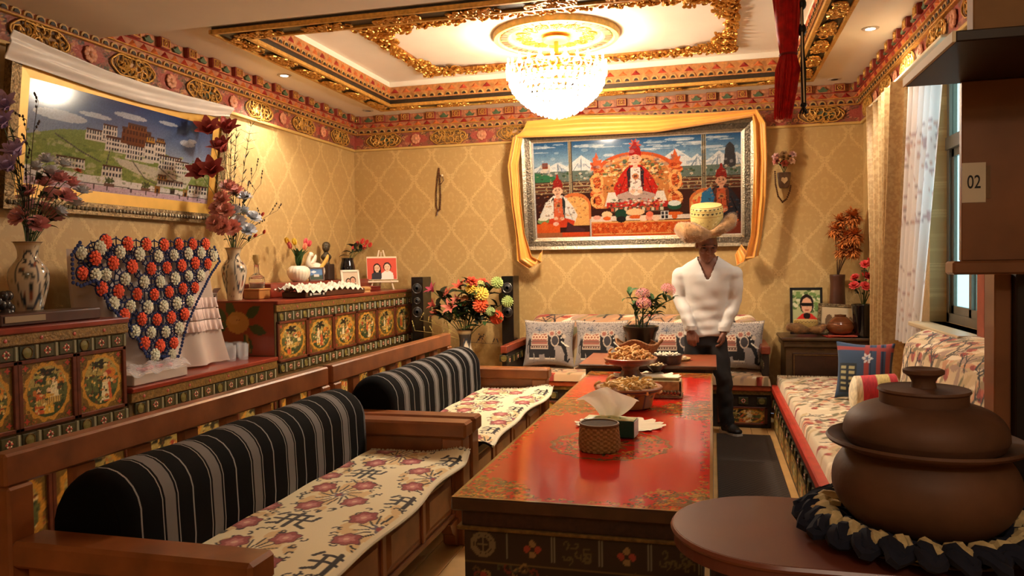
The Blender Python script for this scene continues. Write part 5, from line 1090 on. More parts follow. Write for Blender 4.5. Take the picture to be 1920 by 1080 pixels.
# ================================================================= COVERED SET WITH CROCHET
t = thing('covered_television', 'television hidden under white lace and a crocheted cloth', 'television', (-3.6, 4.22, .832)); MB().bb(-3.62, -3.52, 3.74, 4.72, .90, 1.62, .01).build('screen', BLACK, t, world=True); MB().bb(-3.70, -3.46, 4.0, 4.46, .832, .90, .01).build('stand', BLACK, t, world=True)
LACE = cloth_mat('lace', (232, 216, 206), .3, .92)
def lace(u, v):
    y = 3.70+u*1.02; z = 1.63-v*.785; out = .05+.09*v**2+.03*max(0, u-.72)*v*3+.025*math.sin(u*26)*(.3+v); y += max(0, u-.7)*v*.18; k_ = max(0, .10-u)/.10; return (-3.52+out-.24*k_, y+.08*k_-.06*min(1, (1-k_)*9)*(u < .1), max(z, .838+.012*math.sin(u*40)))
t = thing('lace_cloth', 'white lace cover with ruffled pink edge spilling onto the low cabinet', 'cloth', (-3.4, 4.2, .832))
MB().grid(lace, 90, 30).build('cloth', LACE, t, 2, world=True)
for k, v0 in enumerate((.42, .52, .62)):
    MB().grid(lambda u, v: tuple(V3(lace(.70+u*.3, v0+v*.09))+V3((.02+.012*math.sin(u*60)*v, 0, 0))), 50, 3).build('ruffle', M('ruffle', (234, 212, 206), .8), t, 2, world=True)
rows = [[(510, 85), (615, 95), (705, 98), (790, 100), (862, 98), (928, 97), (990, 97)], [(392, 140), (483, 115), (578, 135), (672, 145), (762, 155), (837, 150), (907, 143), (968, 138), (1030, 150)],
 [(398, 237), (458, 165), (545, 188), (636, 205), (728, 215), (803, 210), (875, 200), (940, 188), (1000, 192)], [(460, 245), (510, 245), (603, 265), (694, 278), (771, 278), (843, 262), (908, 250), (967, 248)],
 [(490, 312), (570, 325), (660, 338), (742, 340), (814, 327), (880, 312), (938, 306)], [(546, 383), (628, 397), (712, 400), (787, 396), (852, 382), (915, 370)], [(598, 440), (682, 458), (755, 460), (824, 450), (888, 434)],
 [(649, 518), (727, 522), (797, 520), (862, 502)], [(696, 575), (770, 587), (836, 573)], [(745, 632), (828, 630)]]
t = thing('crochet_shawl', 'triangular navy crochet shawl with orange and white wool flowers', 'shawl', onx(300, 668, -3.36)); NAVY = M('navy_wool', (32, 44, 92), .9)
def crf(col, nm):
    b = MB()
    for n, r, z in ((9, .030, .004), (7, .020, .012), (4, .009, .018)):
        for k in range(n): a = 2*PI*k/n+r*90; b.ball((z, r*math.cos(a), r*math.sin(a)), (.008, .0095, .0095), 6, 4)
    me = b.mesh('crochet_flower', 1); me.materials.append(M(nm, col, .95, noise=(120, .25))); return me
CF = [crf((226, 92, 62), 'wool_orange'), crf((214, 216, 196), 'wool_white')]; net = MB(); bl = base_of(t); allp = []
for i, r_ in enumerate(rows):
    for x, y in r_:
        p = V3(onx(x/2.571, 420+y/2.571, -3.40+.05*(i/9.)+ (.0 if x > 450 else -.02))); allp.append(p); o = mesh_obj('crochet_flower', CF[i % 2], None, t); o.location = p-bl; s_ = rnd.uniform(1.02, 1.18); o.scale = (1, s_, s_); o.rotation_euler = (rnd.uniform(0, 6), 0, 0)
        net.tube([p+V3((-.004, .043*math.cos(a), .043*math.sin(a))) for a in np.linspace(0, 2*PI, 11)[:-1]], .0055, 4, closed=True)
for i, p in enumerate(allp):
    for q in sorted(allp, key=lambda w: (w-p).length)[1:6]:
        d = (q-p); e = V3((0, -d.z, d.y))*.16; net.tube([p+V3((-.006, 0, 0)), p+d*.5+e+V3((-.006, 0, 0)), q+V3((-.006, 0, 0))], .0045, 4)
        net.tube([p+d*.5-e*1.4+V3((-.006, 0, 0)), p+d*.5+e*1.4+V3((-.006, 0, 0))], .004, 4)
tag(net.build('net', NAVY, t, 1, world=True), kind='stuff')
ed = [(150, 455), (135, 478), (137, 530), (152, 536), (180, 525), (205, 572), (240, 610), (262, 640), (276, 668), (335, 668), (350, 610), (372, 560), (398, 510), (412, 490), (400, 458)]
b = MB()
ep = [V3(onx(x, y, -3.385+.04*(y-455)/215)) for x, y in ed]
for a, q in zip(ep[:-1], ep[1:]):
    n = max(2, int((q-a).length/.022))
    for k in range(n): b.ball(a.lerp(q, k/n)+V3((0, rnd.uniform(-.003, .003), 0)), (.007, .012, .012), 6, 4)
b.build('edging', NAVY, t, 1, world=True)
# ---- smaller things on the cabinets
PLAS = M('plastic_wrap', (240, 236, 240), .08, alpha=.35, spec=.8)
t = thing('wrapped_box', 'pale cardboard box in clear plastic wrap before the crochet', 'box', (-3.28, 3.93, .832)); MB().bb(-3.38, -3.21, 3.69, 4.16, .832, .895, .005).build('carton', M('carton', (188, 176, 166), .6), t, world=True)
MB().grid(lambda u, v: (-3.40+.21*v, 3.67+.50*u, .90+.022*math.sin(u*11+v*4)*math.sin(v*7+u*9)+.03*math.sin(v*PI)), 20, 10).build('plastic_film', PLAS, t, world=True)
for k in range(9):
    MB().ball((-3.29+rnd.uniform(-.05, .04), 3.84+k*.035, .905), (.016, .02, .012), 7, 5).build('sweet', M('sweet', (206, 90, 100), .4), t, 1, world=True)
gp = MB().lathe([(0, .004), (.028, .004), (.030, 0), (.033, .03), (.037, .115), (.0355, .115), (.031, .03), (.027, .014), (0, .014)], 18).mesh('glass_tumbler', 1); gp.materials.append(M('tumbler_glass', (236, 240, 244), .05, alpha=.28, spec=1))
for (px, py), rk in ranked(((403, 672), (412, 676), (423, 674), (434, 677), (446, 672), (457, 674), (428, 664), (441, 662), (462, 664)), 0):
    p = onz(px, py, .832); p[0] = max(-3.58, min(-3.26, p[0])); o = mesh_obj('glass_tumbler', gp, None); o.location = (p[0], min(5.05, p[1]), .8325); tag(o, rk+'clear tumbler in the cluster of glasses on the low cabinet', 'glass', 'clear glass tumblers by the red cabinet side')
seen = []
for o in [q for q in COL.objects if q.name.startswith('glass_tumbler')]:
    for _ in range(30):
        hit = [w for w in seen if (w-o.location).length < .082]
        if not hit: break
        o.location += (o.location-hit[0]).normalized()*.03 if (o.location-hit[0]).length > 1e-4 else V3((.05, .03, 0)); o.location.x = max(-3.62, min(-3.25, o.location.x)); o.location.y = max(4.5, min(5.08, o.location.y)); o.location.z = .8325
    seen.append(o.location.copy())
t = thing('dark_box', 'long dark wooden box lying on the near painted cabinet', 'box', (-3.36, 3.2, 1.236)); MB().bb(-3.46, -3.26, 2.9, 3.52, 1.237, 1.295, .006).build('body', DWOOD, t, world=True); MB().bb(-3.258, -3.254, 2.92, 3.15, 1.255, 1.285).build('label_strip', M('strip', (150, 130, 100), .5), t, world=True)
t = thing('grape_ornament', 'dark ornament of bunched round fruit beside the near vase', 'ornament', (-3.50, 3.10, 1.237)); MB().lathe([(0, 0), (.07, 0), (.08, .02), (.05, .04), (0, .04)], 18, (-3.50, 3.10, 1.237)).build('dish', DKP, t, 1, world=True)
for k in range(16): MB().ball((-3.50+rnd.uniform(-.055, .055), 3.10+rnd.uniform(-.06, .07), 1.29+.022*(k % 5)), .027, 9, 6).build('fruit', M('fruit_dark', (52, 46, 44), .25), t, 1, world=True)
t = thing('white_carton', 'small open white paper carton on the far cabinet\'s near corner', 'box', (-3.79, 5.20, 1.252)); b = MB().bb(-3.83, -3.75, 5.155, 5.235, 1.252, 1.31, .002); b.add([(-3.75, 5.155, 1.31), (-3.75, 5.235, 1.31), (-3.72, 5.24, 1.35), (-3.72, 5.15, 1.35)], [(0, 1, 2, 3)]); b.build('carton', M('white_card', (232, 226, 212), .6), t, world=True); MB().box((-3.749, 5.195, 1.28), (.002, .02, .02)).build('mark', BLACK, t, world=True)
# decanter on wooden box
t = thing('wooden_box', 'honey coloured wooden box under the glass decanter', 'box', (-3.57, 5.50, 1.252)); MB().bb(-3.64, -3.50, 5.42, 5.58, 1.252, 1.32, .004).build('body', M('honey_wood', (176, 120, 64), .4, noise=(10, .2)), t, world=True); MB().bb(-3.645, -3.495, 5.415, 5.585, 1.32, 1.336, .004).build('lid', M('honey_wood', None), t, world=True)
t = thing('glass_decanter', 'clear glass decanter with tall stopper standing on a wooden box', 'decanter', (-3.57, 5.50, 1.3365)); MB().lathe([(0, .005), (.055, .005), (.06, 0), (.065, .05), (.06, .09), (.022, .12), (.018, .19), (.026, .20), (.022, .20), (.015, .19), (.018, .125), (.055, .09), (.06, .05), (.055, .015), (0, .015)], 22).build('bottle', GLASS, t, 1); MB().lathe([(.014, .19), (.02, .21), (.03, .24), (.028, .27), (.0, .275)], 16).build('stopper', M('stopper_gold', (200, 170, 110), .25, .4), t, 1)
# ribbed vase with tulips
t = thing('ribbed_vase', 'round white ribbed vase with yellow and pink tulips', 'vase', (-3.62, 6.24, 1.371)); MB().lathe(smooth_prof([(.05, 0), (.085, .03), (.105, .08), (.095, .12), (.06, .145), (.055, .145), (.05, .12)], 22), 60, ripple=(20, .03)).build('body', M('porcelain', (236, 226, 204), .3), t, 2)
tb = V3((-3.62, 6.24, 1.49))
for i, (px, py, cl, nm) in enumerate(((541, 458, (226, 186, 50), 'leftmost yellow'), (553, 460, (230, 196, 60), 'right-hand yellow'), (545, 466, (214, 110, 100), 'pale pink left-hand'), (572, 458, (214, 80, 80), 'tallest pink'), (578, 462, (206, 70, 70), 'rightmost deep pink'), (570, 468, (226, 130, 90), 'lowest orange-pink'))): flower('tulip', cl, tb, fx(px, py, -3.62+rnd.uniform(-.05, .05)), .05, nm+' tulip in the white ribbed vase', 'tulips in the ribbed vase', LEAF, 0, face=(0, 0, .6))
for k in range(13):
    o = mesh_obj('tulip_leaf', leafm(LEAF), None); o.location = tb+V3((0, 0, .0)); a = rnd.uniform(0, 6.3); o.rotation_euler = (0, -rnd.uniform(.9, 1.35), a); o.scale = (.19, .16, .14); tag(o, 'green tulip leaf standing in the white ribbed vase', 'leaf', 'tulip leaves in the ribbed vase')
# swan
t = thing('swan_ornament', 'white porcelain swan with a gold wing beside the ribbed vase', 'ornament', (-3.66, 6.62, 1.371)); POR = M('porcelain', None)
sw = MB().ball((0, 0, .09), (.075, .13, .085), 16, 10).tube([(0, -.09, .10), (0, -.135, .16), (0, -.125, .22), (0, -.09, .255), (0, -.075, .235)], [.035, .026, .02, .02, .024], 10).ball((0, -.085, .25), (.024, .034, .024), 10, 7).lathe([(0, 0), (.06, 0), (.065, .015), (.04, .03)], 20); sw.build('body', POR, t, 2)
MB().tube([(0, -.06, .24), (0, -.035, .225)], [.010, .002], 6).build('beak', M('beak', (206, 120, 50), .4), t, 1)
for s_, m_ in ((1, M('wing_gold', (222, 176, 90), .35, .3)), (-1, POR)):
    b = MB()
    for k in range(6): b.ball((s_*.065, .0+.022*k, .13+.016*k), (.014, .05, .022), 8, 5, Matrix.Rotation(.5+.12*k, 3, 'X'))
    b.build('wing', m_, t, 2)
def small_frame(label, loc, w, h, rz, tilt, fm, cv, fw=.014, stand=True, group=None):
    t = thing('photo_frame', label, 'photo frame', loc, group=group); t.rotation_euler = (tilt, 0, rz); b = MB()
    for q in ((-w/2, w/2, 0, fw), (-w/2, w/2, h-fw, h), (-w/2, -w/2+fw, 0, h), (w/2-fw, w/2, 0, h)): b.bb(q[0], q[1], -.008, .006, q[2], q[3], .002)
    b.build('frame', fm, t); MB().bb(-w/2, w/2, .004, .009, 0, h).build('backing', DKP, t); cv.obj('photo', lambda u, v: (-w/2+fw+u*(w-2*fw), np.full_like(u, -.001), fw+v*(h-2*fw)), PP, t)
    if stand: MB().add([(-.02, .009, h*.7), (.02, .009, h*.7), (.02, h*.35, .003), (-.02, h*.35, .003)], [(0, 1, 2, 3)]).build('easel_leg', DKP, t)
    return t
def person(c, x, y, s, skin, cloth, hair, longhair=False):
    c.poly([(x-4*s, y), (x-3.6*s, y+4*s), (x-1.5*s, y+5.6*s), (x+1.5*s, y+5.6*s), (x+3.6*s, y+4*s), (x+4*s, y)], cloth); c.rect(x-.8*s, y+5*s, x+.8*s, y+6.6*s, skin)
    c.ell(x, y+8.4*s, 2.5*s, 3*s, hair)
    if longhair: c.rect(x-2.5*s, y+5*s, x+2.5*s, y+8.5*s, hair); c.rect(x-.8*s, y+5*s, x+.8*s, y+6.6*s, skin)
    c.ell(x, y+7.9*s, 1.9*s, 2.5*s, skin)
    for e in (-.8, .8): c.ell(x+e*s, y+8.2*s, .36*s, .2*s, (40, 30, 28))
    c.line([(x-.6*s, y+6.6*s), (x+.6*s, y+6.6*s)], .3*s, (160, 80, 70)); c.line([(x, y+8*s), (x+.1*s, y+7.3*s)], .2*s, tuple(v*.8 for v in skin))
RZL = -.75
c = CV(10, 7, 30, 22, (96, 130, 176)); c.ell(3, 5, 2, .7, (220, 226, 232)); c.poly([(0, 0), (0, 2.5), (4, 3.6), (6, 2.4), (10, 3.2), (10, 0)], (72, 84, 70)); c.rect(3, 2, 7, 3.4, (206, 200, 190))
small_frame('small brown framed landscape photo in front of the swan', (-3.56, 6.46, 1.371), .15, .13, .9, -.15, M('brown_frame', (96, 62, 36), .4), c)
c = CV(10, 13, 40, 50, (206, 186, 160)); person(c, 3.6, 0, .75, (196, 150, 124), (70, 60, 60), (30, 24, 22)); person(c, 6.6, 0, .85, (196, 150, 124), (40, 38, 42), (30, 24, 22))
small_frame('white framed photo of a couple leaning near the red tulips', (-3.44, 6.93, 1.252), .20, .22, .95, -.2, M('white_frame', (228, 216, 192), .4), c, .02)
# bust
t = thing('bronze_bust', 'small dark bronze bust raised behind the photo frames', 'statue', (-3.76, 7.02, 1.371)); BR = M('bronze', (86, 74, 56), .45, .5, noise=(30, .3)); MB().bb(-.06, .06, -.06, .06, 0, .16, .006).build('plinth', M('plinth', (58, 42, 34), .4), t)
MB().lathe(smooth_prof([(.04, .16), (.03, .18), (.03, .20), (.06, .22), (.055, .245), (.025, .265), (.02, .28)], 14), 16).ball((0, 0, .325), (.036, .04, .05), 12, 9).ball((0, -.036, .32), (.008, .012, .012), 6, 4).ball((0, .006, .345), (.04, .042, .04), 12, 8).build('bust', BR, t, 2)
# black vase with red tulips
t = thing('black_vase', 'glossy black vase of red tulips on the painted cabinet', 'vase', (-3.64, 7.25, 1.371)); MB().lathe(smooth_prof([(.05, 0), (.075, .06), (.08, .13), (.055, .20), (.065, .22), (.058, .22), (.045, .19)], 20), 26).build('body', M('black_glaze', (18, 16, 18), .12, coat=.5), t, 2); tb = V3((-3.64, 7.25, 1.55))
for (px, py), rk in ranked(((668, 462), (677, 457), (686, 458), (692, 463), (662, 470), (681, 467)), 1): flower('tulip', (190, 54, 40), tb-V3((0, 0, .05)), fx(px, py, -3.64+rnd.uniform(-.05, .05)), .052, rk+'red tulip in the glossy black vase', 'red tulips in the black vase', DLEAF, 2, .12, face=(0, 0, .6))
# couple portrait on small easel
t = thing('mini_easel', 'small white wooden easel at the far end of the cabinet', 'easel', (-3.42, 7.60, 1.252)); t.rotation_euler = (0, 0, .55)
EW = M('easel_white', (226, 206, 176), .5)
for s_ in (-1, 1): MB().tube([(s_*.12, -.04, 0), (s_*.02, .03, .42)], .009, 6).build('leg', EW, t, 1)
MB().tube([(0, .16, 0), (0, .03, .40)], .008, 6).build('rear_leg', EW, t, 1); MB().bb(-.17, .17, -.055, -.005, .075, .095, .003).build('ledge', EW, t)
c = CV(30, 24, 60, 48, (206, 84, 66)); person(c, 10, 0, 1.5, (232, 184, 150), (60, 60, 66), (36, 28, 26), True); person(c, 20.5, 0, 1.6, (236, 190, 158), (232, 226, 216), (30, 26, 26)); c.rect(0, 22.6, 30, 24, (226, 206, 176))
t = thing('couple_portrait', 'red backed portrait of a smiling couple standing on the small easel', 'picture', (-3.42, 7.60, 1.252+.098)); t.rotation_euler = (-.16, 0, .55); MB().bb(-.16, .16, -.045, -.03, 0, .25, .002).build('panel', EW, t); c.obj('printed_image', lambda u, v: (-.155+u*.31, np.full_like(u, -.0455), .005+v*.24), PP, t)
# lace runner on tray
t = thing('wooden_tray', 'long dark wooden tray on the painted cabinet under white lace', 'tray', (-3.32, 6.1, 1.252)); MB().bb(-3.42, -3.20, 5.62, 6.72, 1.252, 1.30, .006).build('body', M('tray_brown', (78, 42, 30), .35, coat=.3), t, world=True)
c = CV(30, 4, 60, 10, (20, 20, 20)); c.rect(3, .6, 6, 3.4, (200, 196, 188)); c.rect(8, 1, 21, 3, (196, 190, 180)); c.rect(24, .6, 27, 3.4, (200, 196, 188)); c.obj('sticker', lambda u, v: (np.full_like(u, -3.1995), 5.66+u*.30, 1.262+v*.03), PP, t, world=True)
t = thing('lace_runner', 'crumpled white lace runner heaped on the dark wooden tray', 'cloth', (-3.33, 6.1, 1.302)); MB().grid(lambda u, v: (-3.44+.25*v, 5.52+1.15*u, 1.305+.055*math.sin(v*PI)*(.6+.4*math.sin(u*31))+.012*math.sin(u*70+v*11)+.010*math.sin(v*40+u*9)), 110, 20).build('cloth', M('lace_white', (236, 228, 206), .8, bump=(150, .8)), t, 2, world=True)
t = thing('tan_ornament', 'small tan shell-like ornament on the cabinet edge', 'ornament', (-3.30, 6.92, 1.252)); b = MB()
for k in range(7): a = -.9+k*.3; b.ball((.0+.02*math.sin(a), .055*math.sin(a)*1.3, .022+.012*math.cos(a)), (.028, .035, .020), 9, 6)
b.build('body', M('shell_tan', (196, 150, 90), .5), t, 2); MB().lathe([(0, 0), (.06, 0), (.055, .012), (0, .012)], 16).build('foot', M('shell_tan', None), t)
t = thing('red_box', 'flat dark red box behind the tan ornament', 'box', (-3.40, 7.25, 1.252)); MB().bb(-.05, .05, -.16, .16, 0, .035, .004).build('body', M('box_red', (120, 36, 30), .35), t); MB().bb(-.053, .053, -.163, .163, .035, .045, .004).build('lid', M('box_red', None), t)
# ================================================================= SPEAKERS, FLOOR VASE, WALL ORNAMENTS
SPK = M('speaker_black', (20, 18, 18), .25, coat=.4)
for x0, x1, lab in ((-3.085, -2.955, 'black tower speaker beside the end of the painted cabinet'), (-2.095, -1.97, 'black tower speaker between the floor bouquet and the far sofa')):
    t = thing('tower_speaker', lab, 'speaker', ((x0+x1)/2, 7.72, 0), group='pair of tower speakers'); MB().bb(x0, x1, 7.60, 7.85, .03, 1.38, .004).build('cabinet', SPK, t, world=True); MB().bb(x0-.008, x1+.008, 7.58, 7.87, 0, .03, .004).build('plinth', SPK, t, world=True); xc = (x0+x1)/2
    for z, r in ((1.26, .05), (1.13, .032), (1.01, .05)):
        q = MB().tube([(xc+r*math.cos(a), 7.598, z+r*math.sin(a)) for a in np.linspace(0, 2*PI, 25)[:-1]], .005, 6, closed=True).build('driver_ring', M('driver_ring', (90, 84, 78), .3, .6), t, 1, world=True)
        MB().lathe([(0, -.012), (r*.3, -.004), (r*.35, .012), (r*.95, -.002)], 24).xf(Matrix.Translation((xc, 7.598, z)) @ Matrix.Rotation(PI/2, 4, 'X')).build('cone', M('cone', (34, 32, 32), .45), q, 1, world=True)
FV = V3(ony(873, 680, 7.42)); FV.z = 0
t = thing('floor_vase', 'tall dark painted floor vase between the two speakers', 'vase', FV); t.scale = (1.2, 1.2, 2.0); lathe_cv(china(0, 0, base=(70, 62, 56)), 'body', VPROF, CHINA, t); MB().lathe([(0, .002), (.055, .002)], 24).build('bottom', DKP, t)
ft = FV+V3((0, 0, .80)); G3 = 'artificial flowers in the floor vase'
def fy(px, py, y): return V3(ony(px, py, y))
for k, (kd, px, py, cl, s_, nm) in enumerate((('lily', 841, 556, (214, 110, 84), .07, 'coral lily on the left of the floor bouquet'), ('lily', 864, 542, (206, 92, 66), .07, 'tall coral lily at the top left of the floor bouquet'), ('lily', 813, 547, (176, 60, 84), .065, 'magenta lily at the outermost left of the floor bouquet'), ('lily', 847, 580, (210, 116, 96), .075, 'large pink lily low in the floor bouquet'), ('lily', 816, 574, (190, 76, 60), .06, 'small red lily at the left of the floor bouquet'), ('lily', 820, 590, (200, 96, 70), .06, 'lowest coral lily of the floor bouquet'),
    ('ball', 883, 545, (230, 190, 70), .047, 'upper yellow pompom flower in the floor bouquet'), ('ball', 900, 556, (236, 198, 84), .055, 'large yellow pompom flower in the middle of the floor bouquet'), ('ball', 899, 577, (226, 86, 40), .057, 'large orange pompom flower below the yellow one'), ('ball', 926, 597, (228, 84, 40), .052, 'lowest orange pompom flower beside the right speaker'), ('ball', 874, 570, (222, 150, 96), .045, 'peach pompom flower in the floor bouquet'), ('rose', 885, 529, (204, 80, 52), .05, 'topmost orange-red rose of the floor bouquet'), ('rose', 905, 531, (210, 84, 56), .045, 'orange-red rose next to the green pompom'), ('ball', 929, 534, (170, 190, 110), .045, 'upper right pale green pompom flower of the floor bouquet'), ('ball', 946, 568, (176, 194, 116), .045, 'pale green pompom flower in front of the right speaker'), ('ball', 899, 538, (190, 196, 120), .035, 'small pale green pompom flower between the yellow ones'), ('ball', 917, 586, (160, 176, 110), .035, 'small pale green pompom flower above the lowest orange one'), ('lily', 858, 566, (214, 120, 92), .055, 'small coral lily in the middle of the floor bouquet'))):
    flower(kd, cl, ft-V3((0, 0, .10)), fy(px, py, 7.34+rnd.uniform(-.06, .10)), s_*1.4, nm, G3, DLEAF if k % 3 else LEAF, 9, .15, sr=.004)
for k, (px, py) in enumerate(((787, 600), (778, 620), (935, 645), (850, 600))): twig(ft-V3((0, 0, .08)), fy(px, py, 7.36), ['pale yellow twig hanging left of the floor bouquet', 'lowest pale twig drooping over the sofa back', 'thin dark twig leaning right of the floor vase', 'short pale twig under the pink lily'][k], G3, mat=M('pale_twig', (206, 186, 110), .7) if k != 2 else None, nb=6)
# bead string and wall vase
t = thing('bead_string', 'long doubled string of dark prayer beads hanging on the far wall', 'beads', ony(822, 318, YB-.02)); pa = [fy(x, y, YB-.014) for x, y in ((823, 316), (820, 335), (818, 360), (818, 385), (821, 396), (825, 392), (826, 370), (825, 340), (823, 316))]; bd = MB().ball((0, 0, 0), .0095, 7, 5).mesh('bead', 1); bd.materials.append(M('bead_brown', (88, 56, 36), .35))
for a, q in zip(pa[:-1], pa[1:]):
    n = max(1, round((q-a).length/.0185))
    for k in range(n): o = mesh_obj('bead', bd, None, t); o.location = a.lerp(q, k/n)-base_of(t)
MB().tube([fy(x, y, YB-.02) for x, y in ((824, 328), (830, 330), (832, 338), (827, 345), (822, 346))], .004, 5).build('loop', M('bead_brown', None), t, 1, world=True); MB().ball(fy(829, 329, YB-.02), .012, 8, 6).build('white_bead', CREAM, t, 1, world=True); MB().tube([fy(820, 396, YB-.02), fy(819, 404, YB-.02)], [.006, .009], 6).build('tassel', M('bead_brown', None), t, world=True)
wv = ony(1470, 335, YB-.05); t = thing('wall_vase', 'small wall vase with a heart emblem on the far wall', 'vase', wv); MB().lathe(smooth_prof([(.035, -.09), (.05, -.08), (.058, .0), (.066, .06), (.055, .06)], 16), 20, ey=.6).build('cup', M('wall_vase', (112, 92, 78), .4, noise=(25, .3)), t, 1)
MB().prism([(.0, -.055), (.03, -.02), (.026, .005), (.012, .01), (0, 0), (-.012, .01), (-.026, .005), (-.03, -.02)], .008, 'y', -.046).build('heart', CREAM, t)
G4 = 'flowers in the wall vase'
for k, (px, py, cl) in enumerate(((1455, 294, (226, 176, 170)), (1470, 289, (222, 196, 160)), (1486, 290, (226, 190, 190)), (1468, 296, (216, 186, 140)), (1456, 303, (206, 130, 116)), (1471, 307, (206, 110, 96)), (1484, 302, (222, 186, 160)))): flower('rose', cl, V3(wv)+V3((0, 0, .04)), fy(px, py, YB-.09), .042, ['pale pink rose at the upper left of the wall vase', 'cream rose at the top of the wall vase', 'pale pink rose at the upper right of the wall vase', 'cream rose in the middle of the wall vase', 'deep pink rose at the left of the wall vase', 'deep pink rose low in the wall vase', 'beige rose at the right of the wall vase'][k], G4, DLEAF, 3, .05)
t = thing('bead_string', 'short loop of dark beads hanging under the wall vase', 'beads', ony(1468, 380, YB-.03)); pa = [fy(x, y, YB-.06) for x, y in ((1453, 322), (1454, 345), (1459, 368), (1467, 379), (1475, 373), (1481, 358), (1483, 345))]
for a, q in zip(pa[:-1], pa[1:]):
    n = max(1, round((q-a).length/.0185))
    for k in range(n): o = mesh_obj('bead', bd, None, t); o.location = a.lerp(q, k/n)-base_of(t)
# ================================================================= THINGS ON THE TABLES
def P0(px, py, z=TZ): return V3(onz(px, py, z))
def paper(label, c, r, n, seed):
    b = MB(); R = random.Random(seed); m = n*8; vs = [(0, 0, .004)]
    for k in range(m): a = 2*PI*k/m; q = r*(.88+.14*abs(math.cos(n*a/2))); vs.append((q*math.cos(a), q*math.sin(a)*.8, .002+.006*(1+math.cos(n*a))*R.uniform(.4, 1))); vs.append((q*.6*math.cos(a), q*.6*math.sin(a)*.8, .003))
    b.add(vs, [(0, 2+2*k, 2+2*((k+1) % m)) for k in range(m)]+[(2+2*k, 1+2*k, 1+2*((k+1) % m), 2+2*((k+1) % m)) for k in range(m)])
    o = mesh_obj('paper_doily', b.mesh('paper_doily', 2), M('doily', (236, 220, 190), .7)); o.location = (c[0], c[1], TZ+.001); return tag(o, label, 'doily', 'scalloped paper doilies')
paper('cream scalloped doily under the tissue box', P0(1162, 797), .235, 16, 1); paper('cream scalloped doily under the pedestal snack bowl', P0(1210, 706), .26, 16, 2)
# woven cup
wc = P0(1124, 843); c = CV(1, 1, 120, 30, (140, 104, 56)); R = np.random.default_rng(1)
m_ = (np.floor(c.X*36).astype(int)+np.floor(c.Y*12).astype(int)) % 2 == 0; c.im[m_] = (176, 138, 84); c.rect(0, .9, 1, 1, (120, 86, 46)); c.speck(.12, R)
t = thing('woven_cup', 'small woven bamboo cup at the front of the red table', 'cup', wc)
def wcf(u, v): r = .098-.012*v-.010*(1-v)**6+.0022*np.where((np.floor(u*36)+np.floor(v*12)) % 2 == 0, 1, -1); return r*np.cos(u*2*PI), r*np.sin(u*2*PI), .002+v*.118
c.obj('woven_wall', wcf, paint('weave', .65, bump=(160, .5, .002)), t); MB().lathe([(.088, .12), (.083, .118), (.082, .02), (0, .02)], 32).build('inner_wall', M('cup_in', (66, 45, 24), .9, noise=(40, .3)), t, 1); MB().lathe([(0, .002), (.09, .002)], 30).build('bottom', M('cup_in', None), t); MB().tube([(.087*math.cos(a), .087*math.sin(a), .121) for a in np.linspace(0, 2*PI, 33)[:-1]], .005, 6, closed=True).build('rim', M('cup_rim', (120, 88, 50), .6), t, 1)
# tissue box
tp = P0(1143, 822); t = thing('tissue_box', 'dark green tissue box with a white tissue pulled up', 'tissue box', tp+V3((0, .05, .006)), -.10)
c = CV(24, 12, 60, 30, (206, 208, 150)); R = np.random.default_rng(2)
for k in range(60): c.ell(R.random()*24, R.random()*12, R.uniform(.4, 1.4), R.uniform(.3, .8), [(120, 150, 90), (226, 190, 110), (230, 226, 190), (84, 120, 84)][k % 4])
MB().bb(-.125, .125, -.055, .055, 0, .083, .006).build('carton', M('tissue_green', (22, 64, 54), .35), t); MB().bb(.1245, .1265, -.05, .05, .004, .08).build('end_panel', M('end_white', (214, 214, 214), .4), t)
c.obj('printed_top', lambda u, v: (-.122+u*.244, -.052+v*.104, .0835+.012*np.sin(u*PI)*np.sin(v*PI)), paint('carton', .4), t)
def tis(u, v):
    a, b_ = u*2-1, v; w = .035+.12*b_**.8; x = a*w-.01+.01*math.sin(b_*4); z = .085+.15*b_*(1-.28*abs(a)**1.5)-.05*max(0, b_-.75)*abs(a)*2; y = .018*math.sin(a*5+b_*3)*(.4+b_)+.02*math.sin(b_*3); return (x, y, z)
MB().grid(tis, 30, 20).build('tissue', cloth_mat('tissue', (240, 232, 216), .35, 1.), t, 2)
# fried snacks
def snack_mesh(kind):
    b = MB()
    if kind == 0: b.tube([(.022*math.cos(a), .016*math.sin(a), .006*math.sin(2*a)) for a in np.linspace(0, 5.2, 12)], [.003]+[.0065]*10+[.003], 6)
    elif kind == 1: b.tube([(-.03+.006*i, .007*math.sin(i*1.3), .007*math.cos(i*1.3)) for i in range(11)], [.004]+[.0085]*9+[.004], 6)
    else: b.tube([(.012*math.cos(a)*(1+a*.12), .012*math.sin(a)*(1+a*.12), .004*a) for a in np.linspace(0, 7, 14)], [.003]+[.006]*12+[.003], 6)
    return b.mesh('fried_snack', 1)
def snacks(cx, cy, z, r, h, n, col, label, group):
    ms = [snack_mesh(k) for k in range(3)]
    for q in ms: q.materials.append(M('snack_%d' % col[1], col, .6, noise=(40, .3)))
    for k in range(n):
        q = r*math.sqrt((k+.5)/n); a = k*2.399963; zz = z+h*(1-(q/r)**1.6)+rnd.uniform(0, .012); o = mesh_obj('fried_snack', ms[k % 3], None); o.location = (cx+q*math.cos(a), cy+q*math.sin(a), zz); o.rotation_euler = (rnd.uniform(-.9, .9), rnd.uniform(-.9, .9), rnd.uniform(0, 6.3)); s_ = rnd.uniform(1.1, 1.5); o.scale = (s_,)*3; tag(o, label, 'snack', group)
PBOWL = paint('bowl', .35, coat=.3)
